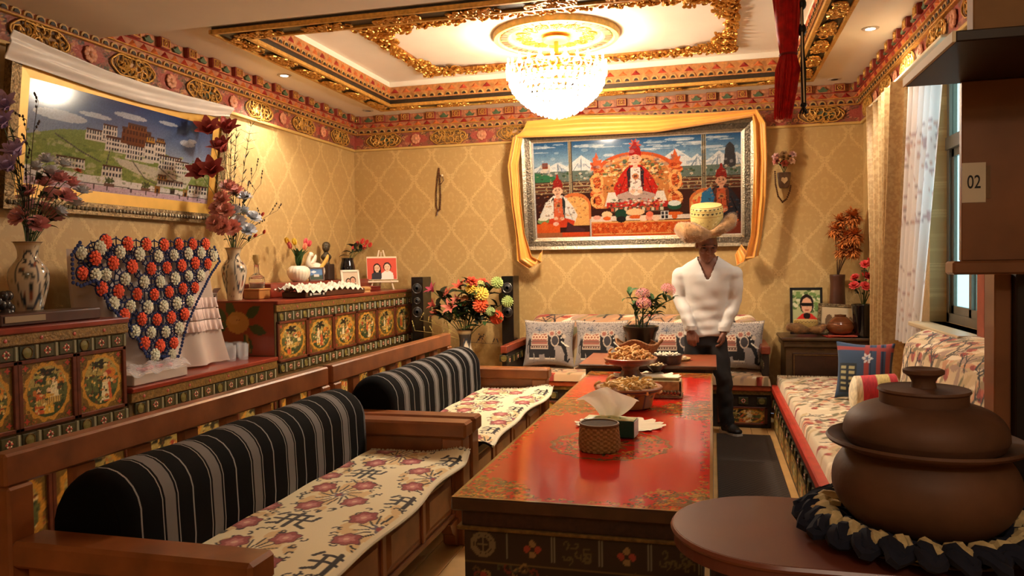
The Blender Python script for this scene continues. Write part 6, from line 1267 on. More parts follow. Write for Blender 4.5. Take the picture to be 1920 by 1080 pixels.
def bowl_cv(cols, base):
    c = CV(2, 1, 96, 24, base); R = np.random.default_rng(4)
    for k in range(8): c.flower(.125+k*.25, .5, .085, 6, cols[k % 2]); c.ell(.125+k*.25, .5, .03, .06, cols[2]); c.rect(k*.25-.008, .12, k*.25+.008, .85, cols[2])
    c.rect(0, .86, 2, .92, cols[2]); c.rect(0, .05, 2, .1, cols[2]); return c
# octagonal painted bowl, nearer
bc = P0(1178, 764); bc.z = TZ; t = thing('painted_bowl', 'low painted octagonal bowl of pale fried twists behind the tissue box', 'bowl', bc)
BP = [(.115, .002), (.135, .01), (.15, .06), (.16, .095), (.19, .105), (.20, .125)]
lathe_cv(bowl_cv([(130, 60, 50), (176, 130, 60), (60, 52, 70)], (150, 104, 60)), 'outer_wall', BP, PBOWL, t); MB().lathe([(.20, .125), (.195, .13), (.17, .112), (.13, .09), (0, .085)], 40).build('inner_wall', M('bowl_in', (150, 100, 66), .4), t, 1); MB().lathe([(0, .002), (.115, .002)], 24).build('bottom', DKP, t)
snacks(bc.x, bc.y, TZ+.10, .165, .045, 60, (226, 188, 122), 'pale golden fried twist heaped in the low octagonal bowl', 'fried twists in the low bowl')
pc = P0(1182, 706); t = thing('pedestal_bowl', 'carved pedestal bowl heaped with brown fried knots', 'bowl', (pc.x, pc.y, TZ+.007)); BPP = [(.085, .002), (.075, .02), (.06, .05), (.07, .075), (.14, .085), (.18, .105), (.20, .135)]
lathe_cv(bowl_cv([(150, 60, 44), (120, 90, 60), (90, 70, 56)], (120, 78, 54)), 'outer_wall', BPP, PBOWL, t); MB().lathe([(.20, .135), (.192, .14), (.15, .118), (0, .105)], 40).build('inner_wall', M('bowl_in', None), t, 1); MB().lathe([(0, .002), (.085, .002)], 24).build('bottom', DKP, t)
snacks(pc.x, pc.y, TZ+.122, .165, .075, 70, (198, 148, 86), 'brown fried knot heaped in the pedestal bowl', 'fried knots in the pedestal bowl')
# small dark bowl with nuts
p = P0(1215, 701); t = thing('nut_bowl', 'small dark bowl of nuts beside the pedestal bowl', 'bowl', (p.x+.06, p.y+.04, TZ+.012)); MB().lathe([(0, 0), (.03, 0), (.035, .01), (.085, .055), (.08, .055), (.03, .02), (0, .018)], 24).build('body', M('dark_bowl', (56, 40, 32), .35), t, 1)
nm_ = MB().ball((0, 0, 0), (.010, .013, .009), 7, 5).mesh('nut', 1); nm_.materials.append(M('nut', (206, 176, 130), .6))
for k in range(16): a = k*2.4; q = .058*math.sqrt((k+.5)/16); o = mesh_obj('nut', nm_, None); o.location = (t.location.x+q*math.cos(a), t.location.y+q*math.sin(a), t.location.z+.044+.008*(k % 3)); tag(o, 'pale nut in the small dark bowl', 'nut', 'nuts in the small dark bowl')
# embossed box with dark contents
p = P0(1250, 747); t = thing('embossed_box', 'open cream and silver embossed box with dark contents beside the bowls', 'box', (p.x-.01, p.y+.07, TZ)); EB = M('emb_cream', (176, 156, 110), .45, .2, noise=(40, .3))
for q in ((-.10, .10, -.08, -.065), (-.10, .10, .065, .08), (-.10, -.085, -.08, .08), (.085, .10, -.08, .08)): MB().bb(*q, .0, .11, .004).build('side', EB, t)
MB().bb(-.085, .085, -.065, .065, 0, .01).build('base', EB, t); MB().bb(-.085, .085, -.065, .065, .01, .075).build('contents', M('seed_dark', (34, 30, 32), .3, noise=(90, .6), bump=(80, 1.)), t); MB().bb(-.106, .106, -.086, .086, 0, .018, .004).build('foot', SILV, t)
for k in range(9): MB().ball((-.085+k*.021, -.083, .04), (.011, .008, .016), 7, 5).build('boss', SILV, t, 1)
# rectangular dish with white sweets and things on the worn table
p = V3((-.345, 6.13, .70)); t = thing('painted_dish', 'small painted octagonal dish of white nuts at the worn table\'s edge', 'dish', p); lathe_cv(bowl_cv([(70, 50, 60), (120, 90, 60), (40, 30, 34)], (56, 40, 40)), 'outer_wall', [(.10, .002), (.105, .02), (.12, .075)], PBOWL, t); MB().lathe([(.12, .075), (.114, .078), (.105, .06), (0, .055)], 32).build('inner_wall', DKP, t, 1)
wn_ = MB().ball((0, 0, 0), (.010, .013, .009), 7, 5).mesh('nut', 1); wn_.materials.append(M('white_nut', (226, 212, 186), .6))
for k in range(44): a = k*2.4; q = .10*math.sqrt((k+.5)/44); o = mesh_obj('nut', wn_, None); o.location = (p.x+q*math.cos(a), p.y+q*math.sin(a), p.z+.070+.006*(k % 3)); tag(o, 'white nut in the painted octagonal dish', 'nut', 'white nuts in the painted dish')
t = thing('snack_packet', 'crinkled green and white packet beside the wavy basket', 'packet', (-.52, 6.22, .70)); MB().grid(lambda u, v: (-.06+.12*u, -.03+.06*v+.01*math.sin(u*9), .002+.055*math.sin(u*PI)*math.sin(v*PI)+.012*math.sin(u*13)*math.sin(v*11)+.008), 16, 12).build('foil', M('packet_green', (150, 186, 120), .35, noise=(20, .4)), t, 2)
t = thing('woven_plate', 'low woven plate of rolled sweets on the worn table', 'plate', (-.30, 6.36, .70)); MB().lathe([(0, .0), (.11, .0), (.13, .02), (.125, .022), (.105, .008), (0, .008)], 26).build('plate', M('wplate', (170, 140, 90), .7, noise=(60, .4)), t, 1)
rs_ = MB().tube([(-.03, 0, 0), (.03, 0, 0)], .011, 7).mesh('rolled_sweet', 1); rs_.materials.append(M('roll_sweet', (206, 190, 160), .6, noise=(60, .4)))
for k in range(14): o = mesh_obj('rolled_sweet', rs_, None); o.location = (-.30-.075+.025*(k % 7), 6.36-.03+.06*(k//7), .722); o.rotation_euler = (0, 0, 1.3); tag(o, 'small rolled sweet lined up on the low woven plate', 'sweet', 'rolled sweets on the woven plate')
# wavy basket
bk_ = V3((-.60, 6.52, .70)); t = thing('wavy_basket', 'boat shaped wicker basket with a wavy rim on the worn table', 'basket', bk_)
def wb(u, v): a = u*2*PI; r = .10+.09*v**.8; return (r*1.02*math.cos(a), r*.62*math.sin(a), .002+v*(.13+.022*math.cos(4*a+.6)))
WK = M('wicker', (150, 104, 66), .7, noise=(70, .3), bump=(120, .9)); MB().grid(wb, 48, 12, cu=True).build('wall', WK, t, 2); MB().lathe([(0, .003), (.10, .003)], 24, ey=.62).build('bottom', WK, t); MB().tube([wb(k/48, 1.) for k in range(48)], .008, 6, closed=True).build('rim', WK, t, 1)
# plant
pp = V3((-.60, 6.70, .70)); t = thing('plant_pot', 'round black flower pot standing behind the wavy basket', 'pot', pp); MB().lathe([(0, .002), (.085, .002), (.095, .02), (.135, .20), (.15, .215), (.155, .25), (.14, .25), (.13, .22), (0, .215)], 30).build('pot', M('pot_black', (24, 22, 22), .3, coat=.3), t, 1)
gs = pp+V3((0, 0, .22)); G5 = 'stems of the flowering pot plant'
def leafy(head, lab, bloom=None, nl=7):
    h = V3(head); t = flower('cluster' if bloom else 'bud', (226, 140, 150) if bloom else (96, 130, 60), gs+V3((rnd.uniform(-.04, .04), rnd.uniform(-.03, .03), 0)), h, .062 if bloom else .02, lab, G5, LEAF, nl, .105, sr=.005, face=(0, -.1, .9)); return t
leafy(fy(1205, 551, 6.62), 'plant stem with the left pink flower cluster', 1); leafy(fy(1207, 569, 6.58), 'short plant stem with a small pink cluster', 1, 5); leafy(fy(1253, 543, 6.60), 'leaning plant stem with the big pink cluster by the man\'s sleeve', 1, 8)
for px, py, lab in ((1177, 548, 'leafy plant stem leaning left in the black pot'), (1190, 580, 'short leafy stem at the left of the black pot'), (1240, 572, 'leafy plant stem leaning right in the black pot'), (1262, 560, 'outermost leafy stem beside the man\'s sleeve')): leafy(fy(px, py, 6.62), lab, None, 8)
# ================================================================= CORNER TABLE
CTZ = .80
t = thing('corner_cabinet', 'low dark corner cabinet with thin gilt panel lines', 'cabinet', (.96, 7.6, 0)); CW = M('corner_wood', (84, 62, 36), .45, noise=(14, .3))
MB().bb(.64, 1.31, 7.36, 7.86, 0, CTZ-.09, .006).build('body', CW, t, world=True); MB().bb(.60, 1.34, 7.32, 7.875, CTZ-.03, CTZ, .008).build('top', CW, t, world=True); MB().bb(.62, 1.33, 7.34, 7.87, CTZ-.09, CTZ-.03, .008).build('cornice', CW, t, world=True)
for x0, x1 in ((.70, 1.10), (1.13, 1.29)):
    d = MB().bb(x0, x1, 7.350, 7.36, .1, .66, .003).build('panel', M('corner_panel', (64, 38, 26), .45, noise=(10, .3)), t, world=True); b = MB()
    for q in ((x0+.01, x1-.01, .64, .646), (x0+.01, x1-.01, .115, .121), (x0+.01, x0+.016, .115, .646), (x1-.016, x1-.01, .115, .646)): b.bb(q[0], q[1], 7.345, 7.352, q[2], q[3])
    b.build('gilt_line', OLDGOLD, d, world=True)
c = CV(10, 13, 50, 64, (170, 176, 130)); R = np.random.default_rng(3)
for k in range(50): c.ell(R.random()*10, 6+R.random()*7, .8, .5, [(110, 140, 80), (206, 206, 170), (90, 116, 70)][k % 3])
person(c, 5.2, 0, 1.02, (214, 164, 136), (214, 52, 44), (34, 28, 28)); c.rect(3.4, 7.9, 7., 8.9, (24, 22, 24)); c.ell(5.2, 4.9, 1.3, 1.0, (30, 26, 28))
c.rect(0, 0, 10, .3, (230, 226, 220)); small_frame('black framed portrait of a person in red with sunglasses', (.86, 7.70, CTZ), .29, .44, 0, -.1, BLACK, c, .022)
c = CV(14, 10, 50, 36, (206, 186, 150)); c.ell(3, 4, 1.4, 3, (110, 90, 70)); c.ell(11, 4, 1.2, 2.4, (120, 110, 100)); c.rect(0, 0, 14, 1.5, (150, 120, 80))
fr_ = small_frame('ornate dark framed photo leaning behind the brown clay pot', (1.13, 7.60, CTZ), .38, .29, -.05, -.2, EMB, c, .03); fr_.rotation_euler.y = .06
t = thing('clay_pot', 'small glazed brown clay pot on the corner cabinet', 'pot', (1.12, 7.46, CTZ+.022)); GB = M('glaze_brown', (120, 66, 34), .2, coat=.6, noise=(9, .2)); MB().lathe(smooth_prof([(.06, 0), (.10, .02), (.125, .06), (.11, .10), (.105, .105), (.108, .11), (.07, .15), (.045, .165)], 30), 32).build('body', GB, t, 2); MB().lathe([(.048, .16), (.05, .165), (.05, .18), (0, .185)], 24).build('lid', GB, t, 1)
for k, (x, y, rz, cl) in enumerate(((1.10, 7.45, .2, (176, 40, 34)), (1.13, 7.42, -.1, (196, 90, 70)))): t = thing('red_booklet', ['crimson booklet under the brown clay pot', 'salmon red booklet lying under the pot\'s right side'][k], 'booklet', (x, y, CTZ+.0005+.0105*k), rz); MB().bb(-.12, .12, -.08, .08, 0, .010, .002).build('cover', M('booklet%d' % k, cl, .5), t); MB().bb(-.117, .122, -.077, .077, .002, .008).build('pages', CREAM, t)
# ================================================================= FUR HATS
FUR = M('fur', (150, 112, 70), .95, noise=(18, .35), sheen=.4); FURD = M('fur_dark', (92, 76, 56), .95, noise=(18, .35), sheen=.4)
def remesh(name, mb, vox, mat, parent=None, smooth=3, world=False, wrinkle=None):
    if world and parent is not None: bb_ = base_of(parent); mb.v = [(x-bb_.x, y-bb_.y, z-bb_.z) for x, y, z in mb.v]
    me = mb.mesh(name+'_src'); o = bpy.data.objects.new(name+'_tmp', me); COL.objects.link(o)
    r = o.modifiers.new('r', 'REMESH'); r.mode = 'VOXEL'; r.voxel_size = vox
    if smooth: s_ = o.modifiers.new('s', 'SMOOTH'); s_.iterations = smooth; s_.factor = .5
    dg = bpy.context.evaluated_depsgraph_get(); dg.update(); m2 = bpy.data.meshes.new_from_object(o.evaluated_get(dg)); bpy.data.objects.remove(o); m2.name = name
    if wrinkle:
        n = len(m2.vertices); co = np.zeros(n*3); no = np.zeros(n*3); m2.vertices.foreach_get('co', co); m2.vertices.foreach_get('normal', no); co = co.reshape(-1, 3); no = no.reshape(-1, 3); m2.vertices.foreach_set('co', (co+no*wrinkle(co)[:, None]).ravel())
    m2.polygons.foreach_set('use_smooth', [True]*len(m2.polygons)); m2.materials.clear(); return mesh_obj(name, m2, mat, parent)
def fur_on(o, n, L, mat, parent, down=0):
    me = o.data; b = MB(); k = len(me.vertices); R = random.Random(3)
    for _ in range(n):
        v = me.vertices[R.randrange(k)]; p = V3(v.co); d = (V3(v.normal)+V3((R.uniform(-.6, .6), R.uniform(-.6, .6), R.uniform(-.6, .4)-down))).normalized(); u, w = basis(d); l = L*R.uniform(.6, 1.2); b.add([p-u*.0012, p+u*.0012, p+d*l], [(0, 1, 2)])
    tag(b.build('fur_pile', mat, parent), kind='stuff')
def hat_cv():
    c = CV(2, 1, 120, 60, (206, 186, 118)); R = np.random.default_rng(7)
    for k in range(240): c.ell(R.random()*2, R.random()*.5, R.uniform(.006, .02), R.uniform(.006, .02), [(180, 150, 84), (226, 212, 160), (150, 130, 80)][k % 3])
    for y in (.60, .72):
        for k in range(22): x = k/11+(.045 if y > .7 else 0); c.poly([(x, y), (x+.07, y), (x+.035, y-.055)], (44, 40, 30))
    for y in (.50, .64, .76): c.rect(0, y, 2, y+.02, (170, 130, 60))
    return c
def fur_hat(name, label, loc, rot, lobes, s=1., ch_=1.):
    t = thing(name, label, 'hat', loc); t.rotation_euler = rot; t.scale = (s,)*3
    prof = [(r, z*ch_) for r, z in ((.118, .0), (.122, .035), (.127, .07), (.131, .105), (.134, .14), (.136, .175), (.136, .21), (.134, .24), (.125, .26), (.07, .268), (0, .268))]
    lathe_cv(hat_cv(), 'crown', prof, paint('brocade_hat', .45, bump=(120, .5, .003)), t)
    b = MB()
    for pts, rs in lobes: b.tube(pts, rs, 12); b.ball(pts[0], rs[0]*.98, 10, 7); b.ball(pts[-1], rs[-1]*.98, 10, 7)
    o = remesh('fur_brim', b, .011, FUR, t, 4); fur_on(o, 5000, .016, FUR, t); return t
# second hat lying on the corner cabinet
fur_hat('fur_hat', 'grey-brown fur brimmed hat lying on the corner cabinet', (.83, 7.50, CTZ+.07), (.0, 0, .2), [([(-.02, -.10, .0), (-.12, -.10, .01), (-.20, -.06, .02)], [.04, .062, .05]), ([(.02, -.10, .0), (.12, -.10, -.01), (.19, -.05, .025)], [.04, .05, .04]), ([(-.2, -.06, .02), (-.15, .05, .0), (0, .10, 0), (.15, .05, 0), (.19, -.05, .02)], [.045, .035, .035, .035, .04])], .78, .4)
# carnations and dried plumes
t = thing('dark_vase', 'glossy dark vase of coral carnations beside the gold curtain', 'vase', (1.30, 7.40, CTZ)); MB().lathe(smooth_prof([(.055, 0), (.07, .02), (.085, .16), (.095, .27), (.10, .30), (.09, .30), (.08, .27)], 22), 28).build('body', M('black_glaze', None), t, 2); tb = V3((1.30, 7.40, CTZ+.24))
for (px, py), rk in ranked(((1605, 523), (1602, 537), (1622, 498), (1633, 492), (1642, 500), (1650, 494), (1621, 538), (1645, 535), (1648, 526), (1623, 520), (1640, 512), (1650, 507)), 0): flower('carnation', (224, 84, 80), tb, fy(px, py, 7.36+rnd.uniform(-.05, .05)), .055, rk+'coral carnation in the glossy dark vase by the curtain', 'coral carnations in the dark vase', DLEAF, 3, .07, sr=.003)
t = thing('plume_vase', 'tall dark vase of dried plumes in the far corner', 'vase', (1.14, 7.76, CTZ)); MB().lathe(smooth_prof([(.05, 0), (.06, .05), (.075, .28), (.06, .46), (.072, .56), (.062, .56), (.05, .46)], 24), 26).build('body', DWOOD, t, 2); tb = V3((1.14, 7.76, CTZ+.50)); PLM = M('plume', (196, 116, 50), .9, noise=(30, .35))
for (px, py), rk in ranked(((1565, 432), (1575, 415), (1595, 407), (1615, 404), (1628, 408), (1585, 445), (1605, 440), (1625, 440), (1580, 470), (1600, 470), (1620, 465), (1632, 445)), 0):
    h = fy(px, py, 7.66+rnd.uniform(-.07, .03)); h.x = min(h.x, 1.26); t = thing('dried_plume', rk+'fluffy orange-brown dried plume in the tall corner vase', 'plume', tb, group='dried plumes in the corner vase'); pts = stempts(tb, h, 0, 6); MB().tube(pts, .003, 5).build('stem', M('plume_stem', (70, 44, 26), .8), t, 2, world=True); b = MB()
    for j in range(420):
        d = V3((rnd.gauss(0, 1), rnd.gauss(0, 1), rnd.gauss(0, .8))).normalized(); q = h+d*rnd.uniform(.0, .07); e = (d+V3((0, 0, -.3)))*rnd.uniform(.03, .055); u, w = basis(e); b.add([q-u*.009, q+u*.009, q+e*.6+u*.008, q+e], [(0, 1, 2, 3)])
    tag(b.build('plume_head', PLM, t, world=True), kind='stuff')
# ================================================================= MAN AT THE TABLE
SKIN = M('skin', (128, 84, 66), .5, noise=(30, .08), bump=(120, .1)); SHIRT = M('shirt', (206, 202, 196), .85, bump=(160, .25, .002), noise=(5, .03)); TROU = M('trousers', (34, 31, 32), .85, noise=(14, .2))
MY = 6.93
def q_(px, py, y): return V3(ony(px, py, y))
def loft(b, rings, n=22):
    vs = []
    for (x, y, z), rx, ry in rings:
        for k in range(n): a = 2*PI*k/n; cx = math.copysign(abs(math.cos(a))**.85, math.cos(a)); sy = math.copysign(abs(math.sin(a))**.85, math.sin(a)); vs.append((x+rx*cx, y+ry*sy, z))
    m = len(rings); return b.add(vs, [(i*n+j, i*n+(j+1) % n, (i+1)*n+(j+1) % n, (i+1)*n+j) for i in range(m-1) for j in range(n)]+[list(range(n)), [(m-1)*n+j for j in range(n)]])
X0 = q_(1325, 560, MY).x
hip = q_(1322, 622, MY+.03)
man = thing('person', 'person in a white shirt and fur brimmed hat leaning on the worn table', 'person', (X0+.06, MY, 0))
TOR = [((hip.x, MY+.03, .85), .185, .125), ((hip.x, MY+.03, .95), .178, .122), ((X0, MY+.02, 1.08), .172, .118), ((X0, MY, 1.22), .19, .125), ((X0, MY-.02, 1.33), .205, .125), ((X0+.005, MY-.03, 1.39), .235, .115), ((X0+.008, MY-.035, 1.445), .225, .100), ((X0+.01, MY-.04, 1.49), .165, .085), ((X0+.012, MY-.045, 1.53), .10, .075), ((X0+.012, MY-.05, 1.56), .075, .068)]
shR = V3((X0-.222, MY-.02, 1.385)); elR = q_(1275, 560, MY-.01); wrR = q_(1296, 618, 6.80); shL = V3((X0+.232, MY-.02, 1.385)); elL = q_(1378, 562, MY); wrL = q_(1357, 620, 6.86)
def armpts(s_, e, w): return [s_+V3((0, 0, .02)), s_.lerp(e, .35), s_.lerp(e, .7), e, e.lerp(w, .4), e.lerp(w, .8), w]
def gauss_w(co, c, r): return np.exp(-((co-np.array(c))**2).sum(1)/r**2)
def wrk(co):
    z, x, y = co[:, 2], co[:, 0], co[:, 1]; w = .0045*np.sin(z*34+x*11+2.2*np.sin(x*9+1))+.0025*np.sin(z*60-x*9+3*np.sin(z*7)); return w*(.4+.6*np.clip((1.35-z)/.4, 0, 1))
b = loft(MB(), TOR)
b.tube(armpts(shR, elR, wrR), [.070, .070, .064, .058, .053, .047, .044], 14); b.tube(armpts(shL, elL, wrL), [.070, .070, .064, .058, .053, .047, .044], 14); b.ball(shR, (.072, .08, .066), 12, 8); b.ball(shL, (.072, .08, .066), 12, 8)
sh = remesh('shirt', b, .011, SHIRT, man, 4, True, wrk)
bmx = bmesh.new(); bmx.from_mesh(sh.data); off = base_of(man); kill = []
for f in bmx.faces:
    p = f.calc_center_median()+off; dx = p.x-(X0+.01)
    if p.y < MY-.03 and p.z > 1.345 and abs(dx) < .006+(p.z-1.345)*.40: kill.append(f)
    elif p.z > 1.548 and abs(dx) < .11: kill.append(f)
bmesh.ops.delete(bmx, geom=kill, context='FACES')
for _ in range(6): bmesh.ops.smooth_vert(bmx, verts=[v for v in bmx.verts if v.is_boundary], factor=.5, use_axis_x=True, use_axis_y=True, use_axis_z=True)
bmx.to_mesh(sh.data); bmx.free(); md = sh.modifiers.new('th', 'SOLIDIFY'); md.thickness = .004; md.offset = 1
bt = MB().ball((0, 0, 0), .0075, 7, 5).mesh('button', 1); bt.materials.append(CREAM)
for k in range(4):
    for s_ in (-1, 1): o = mesh_obj('button', bt, None, sh); o.location = V3((X0+.01+s_*(.022+.018*k), MY-.135+.012*k, 1.355+.038*k))-off
for w in (wrR, wrL): MB().tube([w+V3((0, 0, .035)), w+V3((0, 0, -.002))], [.049, .047], 16, caps=False).build('cuff', SHIRT, sh, 1, world=True)
# trousers and shoes
b = loft(MB(), [((hip.x, MY+.03, .93), .165, .11), ((hip.x, MY+.03, .84), .175, .118), ((hip.x, MY+.03, .76), .17, .11)])
ftL = V3((.115, MY-.02, .06)); ftR = V3((hip.x-.11, MY+.04, .06)); hpL = V3((hip.x+.085, MY+.03, .82)); hpR = V3((hip.x-.085, MY+.03, .82)); knL = V3((.095, MY-.035, .46)); knR = V3((hip.x-.10, MY+.0, .46))
for h_, k_, f_2 in ((hpL, knL, ftL), (hpR, knR, ftR)): b.tube([h_, h_.lerp(k_, .4), h_.lerp(k_, .8), k_, k_.lerp(f_2, .4), k_.lerp(f_2, .8), f_2], [.098, .092, .078, .072, .068, .064, .066], 14)
tr_ = remesh('trousers', b, .013, TROU, man, 4, True, lambda co: .004*np.sin(co[:, 2]*38+co[:, 0]*20)+.003*np.sin(co[:, 2]*61-co[:, 0]*35)*(co[:, 2] < .5))
for f_2, dr in ((ftL, V3((.55, -.84, 0)).normalized()), (ftR, V3((-.25, -1, 0)).normalized())):
    b = MB(); sd = V3((-dr.y, dr.x, 0)); o_ = V3((f_2.x, f_2.y, 0))
    for s_, w, h0, h1 in (): pass
    out = [(-.075, .03), (-.05, .042), (.03, .042), (.10, .052), (.16, .048), (.19, .028)]; loop = [o_+dr*a+sd*w for a, w in out]+[o_+dr*a-sd*w for a, w in out[::-1]]
    b.add([p+V3((0, 0, .0)) for p in loop]+[p+V3((0, 0, .028)) for p in loop], [list(range(12))[::-1], list(range(12, 24))]+[(i, (i+1) % 12, 12+(i+1) % 12, 12+i) for i in range(12)]); so_ = b.build('shoe_sole', M('sole', (206, 200, 190), .6), man, world=True)
    b = MB(); b.ball(o_+V3((0, 0, .06)), (.055, .055, .06), 12, 8); b.ball(o_+dr*.10+V3((0, 0, .045)), (.06, .06, .04), 12, 8); b.ball(o_+dr*.145+V3((0, 0, .042)), (.05, .05, .028), 12, 8); b.tube([o_+V3((0, 0, .06)), o_+dr*.1+V3((0, 0, .05))], .05, 10); remesh('shoe', b, .009, M('shoe', (26, 24, 24), .5), man, 3, True)
# body: head, neck, arms and hands in one surface
hd = q_(1325, 458, 6.80); HR = Matrix.Rotation(.22, 3, 'Z') @ Matrix.Rotation(.40, 3, 'X'); H_ = lambda x, y, z: hd+HR @ V3((x*1.1, y*1.1, z*1.1))
b = MB()
for c_, r_ in (((0, .005, .03), (.076, .095, .10)), ((0, -.018, -.05), (.060, .072, .075)), ((0, -.045, -.075), (.048, .05, .045)), ((0, -.072, -.105), (.026, .024, .022)), ((0, -.088, .022), (.052, .016, .013)), ((-.04, -.068, -.022), (.026, .024, .024)), ((.04, -.068, -.022), (.026, .024, .024)), ((0, -.100, -.028), (.019, .020, .015)), ((-.077, .005, -.01), (.010, .020, .032)), ((.077, .005, -.01), (.010, .020, .032)), ((0, -.086, -.064), (.026, .012, .0075)), ((0, -.084, -.077), (.023, .012, .008))): b.ball(H_(*c_), tuple(1.1*q for q in r_), 16, 10, HR)
b.tube([H_(0, -.088, .018), H_(0, -.103, -.005), H_(0, -.110, -.026)], [.008, .011, .013], 8)
b.tube([H_(0, .02, -.05), V3((X0+.012, MY-.04, 1.56)), V3((X0+.01, MY-.02, 1.46))], [.056, .058, .075], 14); loft(b, [((x, y, z), rx*.80, ry*.80) for (x, y, z), rx, ry in TOR])
for s_, e, w in ((shR, elR, wrR), (shL, elL, wrL)): b.tube(armpts(s_, e, w), [.045, .046, .042, .040, .036, .031, .029], 12)
for h_, k_, f_2 in ((hpL, knL, ftL), (hpR, knR, ftR)): b.tube([h_, k_, f_2], [.075, .055, .045], 10)
def hand(w, dr, pn, sd, fist):
    '''w wrist, dr towards the fingers, pn palm normal, sd thumb side'''
    dr, sd = dr.normalized(), sd.normalized(); pn = pn.normalized(); c_ = w+dr*.055; b.tube([w-dr*.02, w+dr*.02], [.030, .030], 10)
    for k in range(4): o_ = w+dr*.01+sd*(.026-.0175*k); kn = w+dr*(.088-.004*abs(k-1))+sd*(.030-.020*k); b.tube([o_, kn], [.016, .0125], 8)
    for k, L in enumerate((.070, .078, .073, .058)):
        kn = w+dr*(.088-.004*abs(k-1))+sd*(.030-.020*k); p1 = kn+(dr*(.75 if not fist else .6)+pn*(.45 if not fist else .6)).normalized()*L*.45; p2 = p1+(dr*.45+pn*.8 if not fist else dr*.35+pn*.75).normalized()*L*.33; p3 = p2+(dr*.1+pn if not fist else -dr*.1+pn).normalized()*L*.25; b.tube([kn, p1, p2, p3], [.0110, .0100, .0092, .0075], 8)
    t0 = w+dr*.02+sd*.028; t1 = t0+(dr*.7+sd*.6+pn*.3).normalized()*.04; t2 = t1+(dr*.9+pn*.35).normalized()*.032; t3 = t2+(dr*.8+pn*.5).normalized()*.022; b.tube([t0, t1, t2, t3], [.016, .0135, .0115, .009], 8)
hand(wrR+V3((0, 0, -.01)), V3((.03, -.25, -1)), V3((.25, -1, -.15)) if False else V3((.1, .9, -.3)), V3((1, -.1, 0)), True); hand(wrL+V3((0, 0, -.01)), V3((-.12, -.2, -1)), V3((-.8, .4, 0)), V3((-.2, -1, .1)), False)
remesh('body', b, .0058, SKIN, man, 2, True)
for s_ in (-1, 1): MB().ball(H_(s_*.034, -.082, .002), (.014, .009, .006), 8, 6, HR).build('eye', M('eyelid', (60, 38, 32), .5), man, 1, world=True); MB().tube([H_(s_*.018, -.097, .020), H_(s_*.038, -.095, .027), H_(s_*.056, -.080, .022)], [.004, .005, .003], 6).build('eyebrow', BLACK, man, 1, world=True)
MB().ball(H_(0, .018, .036), (.081, .092, .095), 16, 10, HR).build('hair', M('hair', (20, 17, 16), .7), man, 2, world=True)
hb = H_(0, .01, .072); fur_hat('fur_hat', 'tall brocade hat with upturned fur brim worn by the person', hb, (.26, -.04, .1), [([(.01, -.135, .035), (-.07, -.165, .05), (-.15, -.135, .06), (-.215, -.05, .075)], [.03, .070, .092, .066]), ([(.03, -.13, .045), (.11, -.125, .075), (.18, -.06, .115), (.205, .0, .13)], [.028, .048, .060, .048]), ([(-.2, -.03, .06), (-.13, .10, .05), (0, .135, .04), (.13, .10, .06), (.19, .0, .11)], [.045, .035, .032, .035, .04]), ([(-.10, -.08, .03), (0, -.12, .025), (.09, -.09, .035)], [.022, .022, .022])])
# ================================================================= COUNTER, CLAY STEAMER
KC = M('counter_brown', (104, 54, 42), .42, noise=(4, .12), coat=.1); CX0, CY0, CY1 = .14, 1.575, 2.035; cyc = (CY0+CY1)/2; hw = (CY1-CY0)/2
t = thing('counter', 'brown counter with a rounded end in the right foreground', 'counter', (.7, cyc, 0)); pts = [(CX0-hw*math.sin(a), cyc+hw*math.cos(a)) for a in np.linspace(0, PI, 25)]+[(1.36, CY0), (1.36, CY1)]
b = MB().prism(pts, .04, 'z', .86); b.build('worktop', KC, t, world=True); MB().tube([(x, y, .893) for x, y in pts[:-2]]+[(1.36, CY0, .893)], .0075, 6).tube([(CX0, CY1, .893), (1.36, CY1, .893)], .0075, 6).build('edge_band', M('edge_band', (120, 66, 50), .3), t, 1, world=True)
pin = [(CX0+.02-(hw-.06)*math.sin(a), cyc+(hw-.06)*math.cos(a)) for a in np.linspace(0, PI, 17)]+[(1.36, CY0+.06), (1.36, CY1-.06)]; MB().prism(pin, .86, 'z', 0).build('body', M('counter_body', (46, 26, 22), .5), t, world=True)
PC_ = V3((.435, 1.80, .90))
t = thing('steel_plate', 'shallow steel plate under the knitted pot ring', 'plate', PC_); MB().lathe([(0, .001), (.17, .001), (.215, .014), (.222, .016), (.215, .018), (.17, .005), (0, .005)], 48).build('dish', M('steel', (170, 166, 160), .25, .9), t, 1)
t = thing('pot_ring', 'ruffled navy and cream knitted ring around the clay pot', 'pot ring', PC_+V3((0, 0, .006)))
kn = [M('navy_yarn', (22, 26, 44), .95), M('cream_yarn', (196, 176, 130), .95, noise=(60, .2))]
for j, (r0, z0, am, m_) in enumerate(((.165, .020, .010, 0), (.188, .030, .014, 1), (.206, .036, .014, 1), (.224, .036, .016, 0), (.240, .030, .016, 0))):
    b = MB(); N_ = 200; pts = [((r0+am*math.sin(k*2*PI/N_*26+j*.8))*math.cos(k*2*PI/N_), (r0+am*math.sin(k*2*PI/N_*26+j*.8))*math.sin(k*2*PI/N_), z0+.010*math.cos(k*2*PI/N_*26+j)) for k in range(N_)]; b.tube(pts, [.0125+.003*math.sin(k*1.9) for k in range(N_)], 6, closed=True).build('knitted_row', kn[m_], t, 1)
CLAY = M('clay', (92, 62, 44), .6, noise=(7, .25), bump=(30, .25, .004))
t = thing('clay_steamer', 'large lidded brown clay pot standing on the counter', 'pot', PC_+V3((0, 0, .021)))
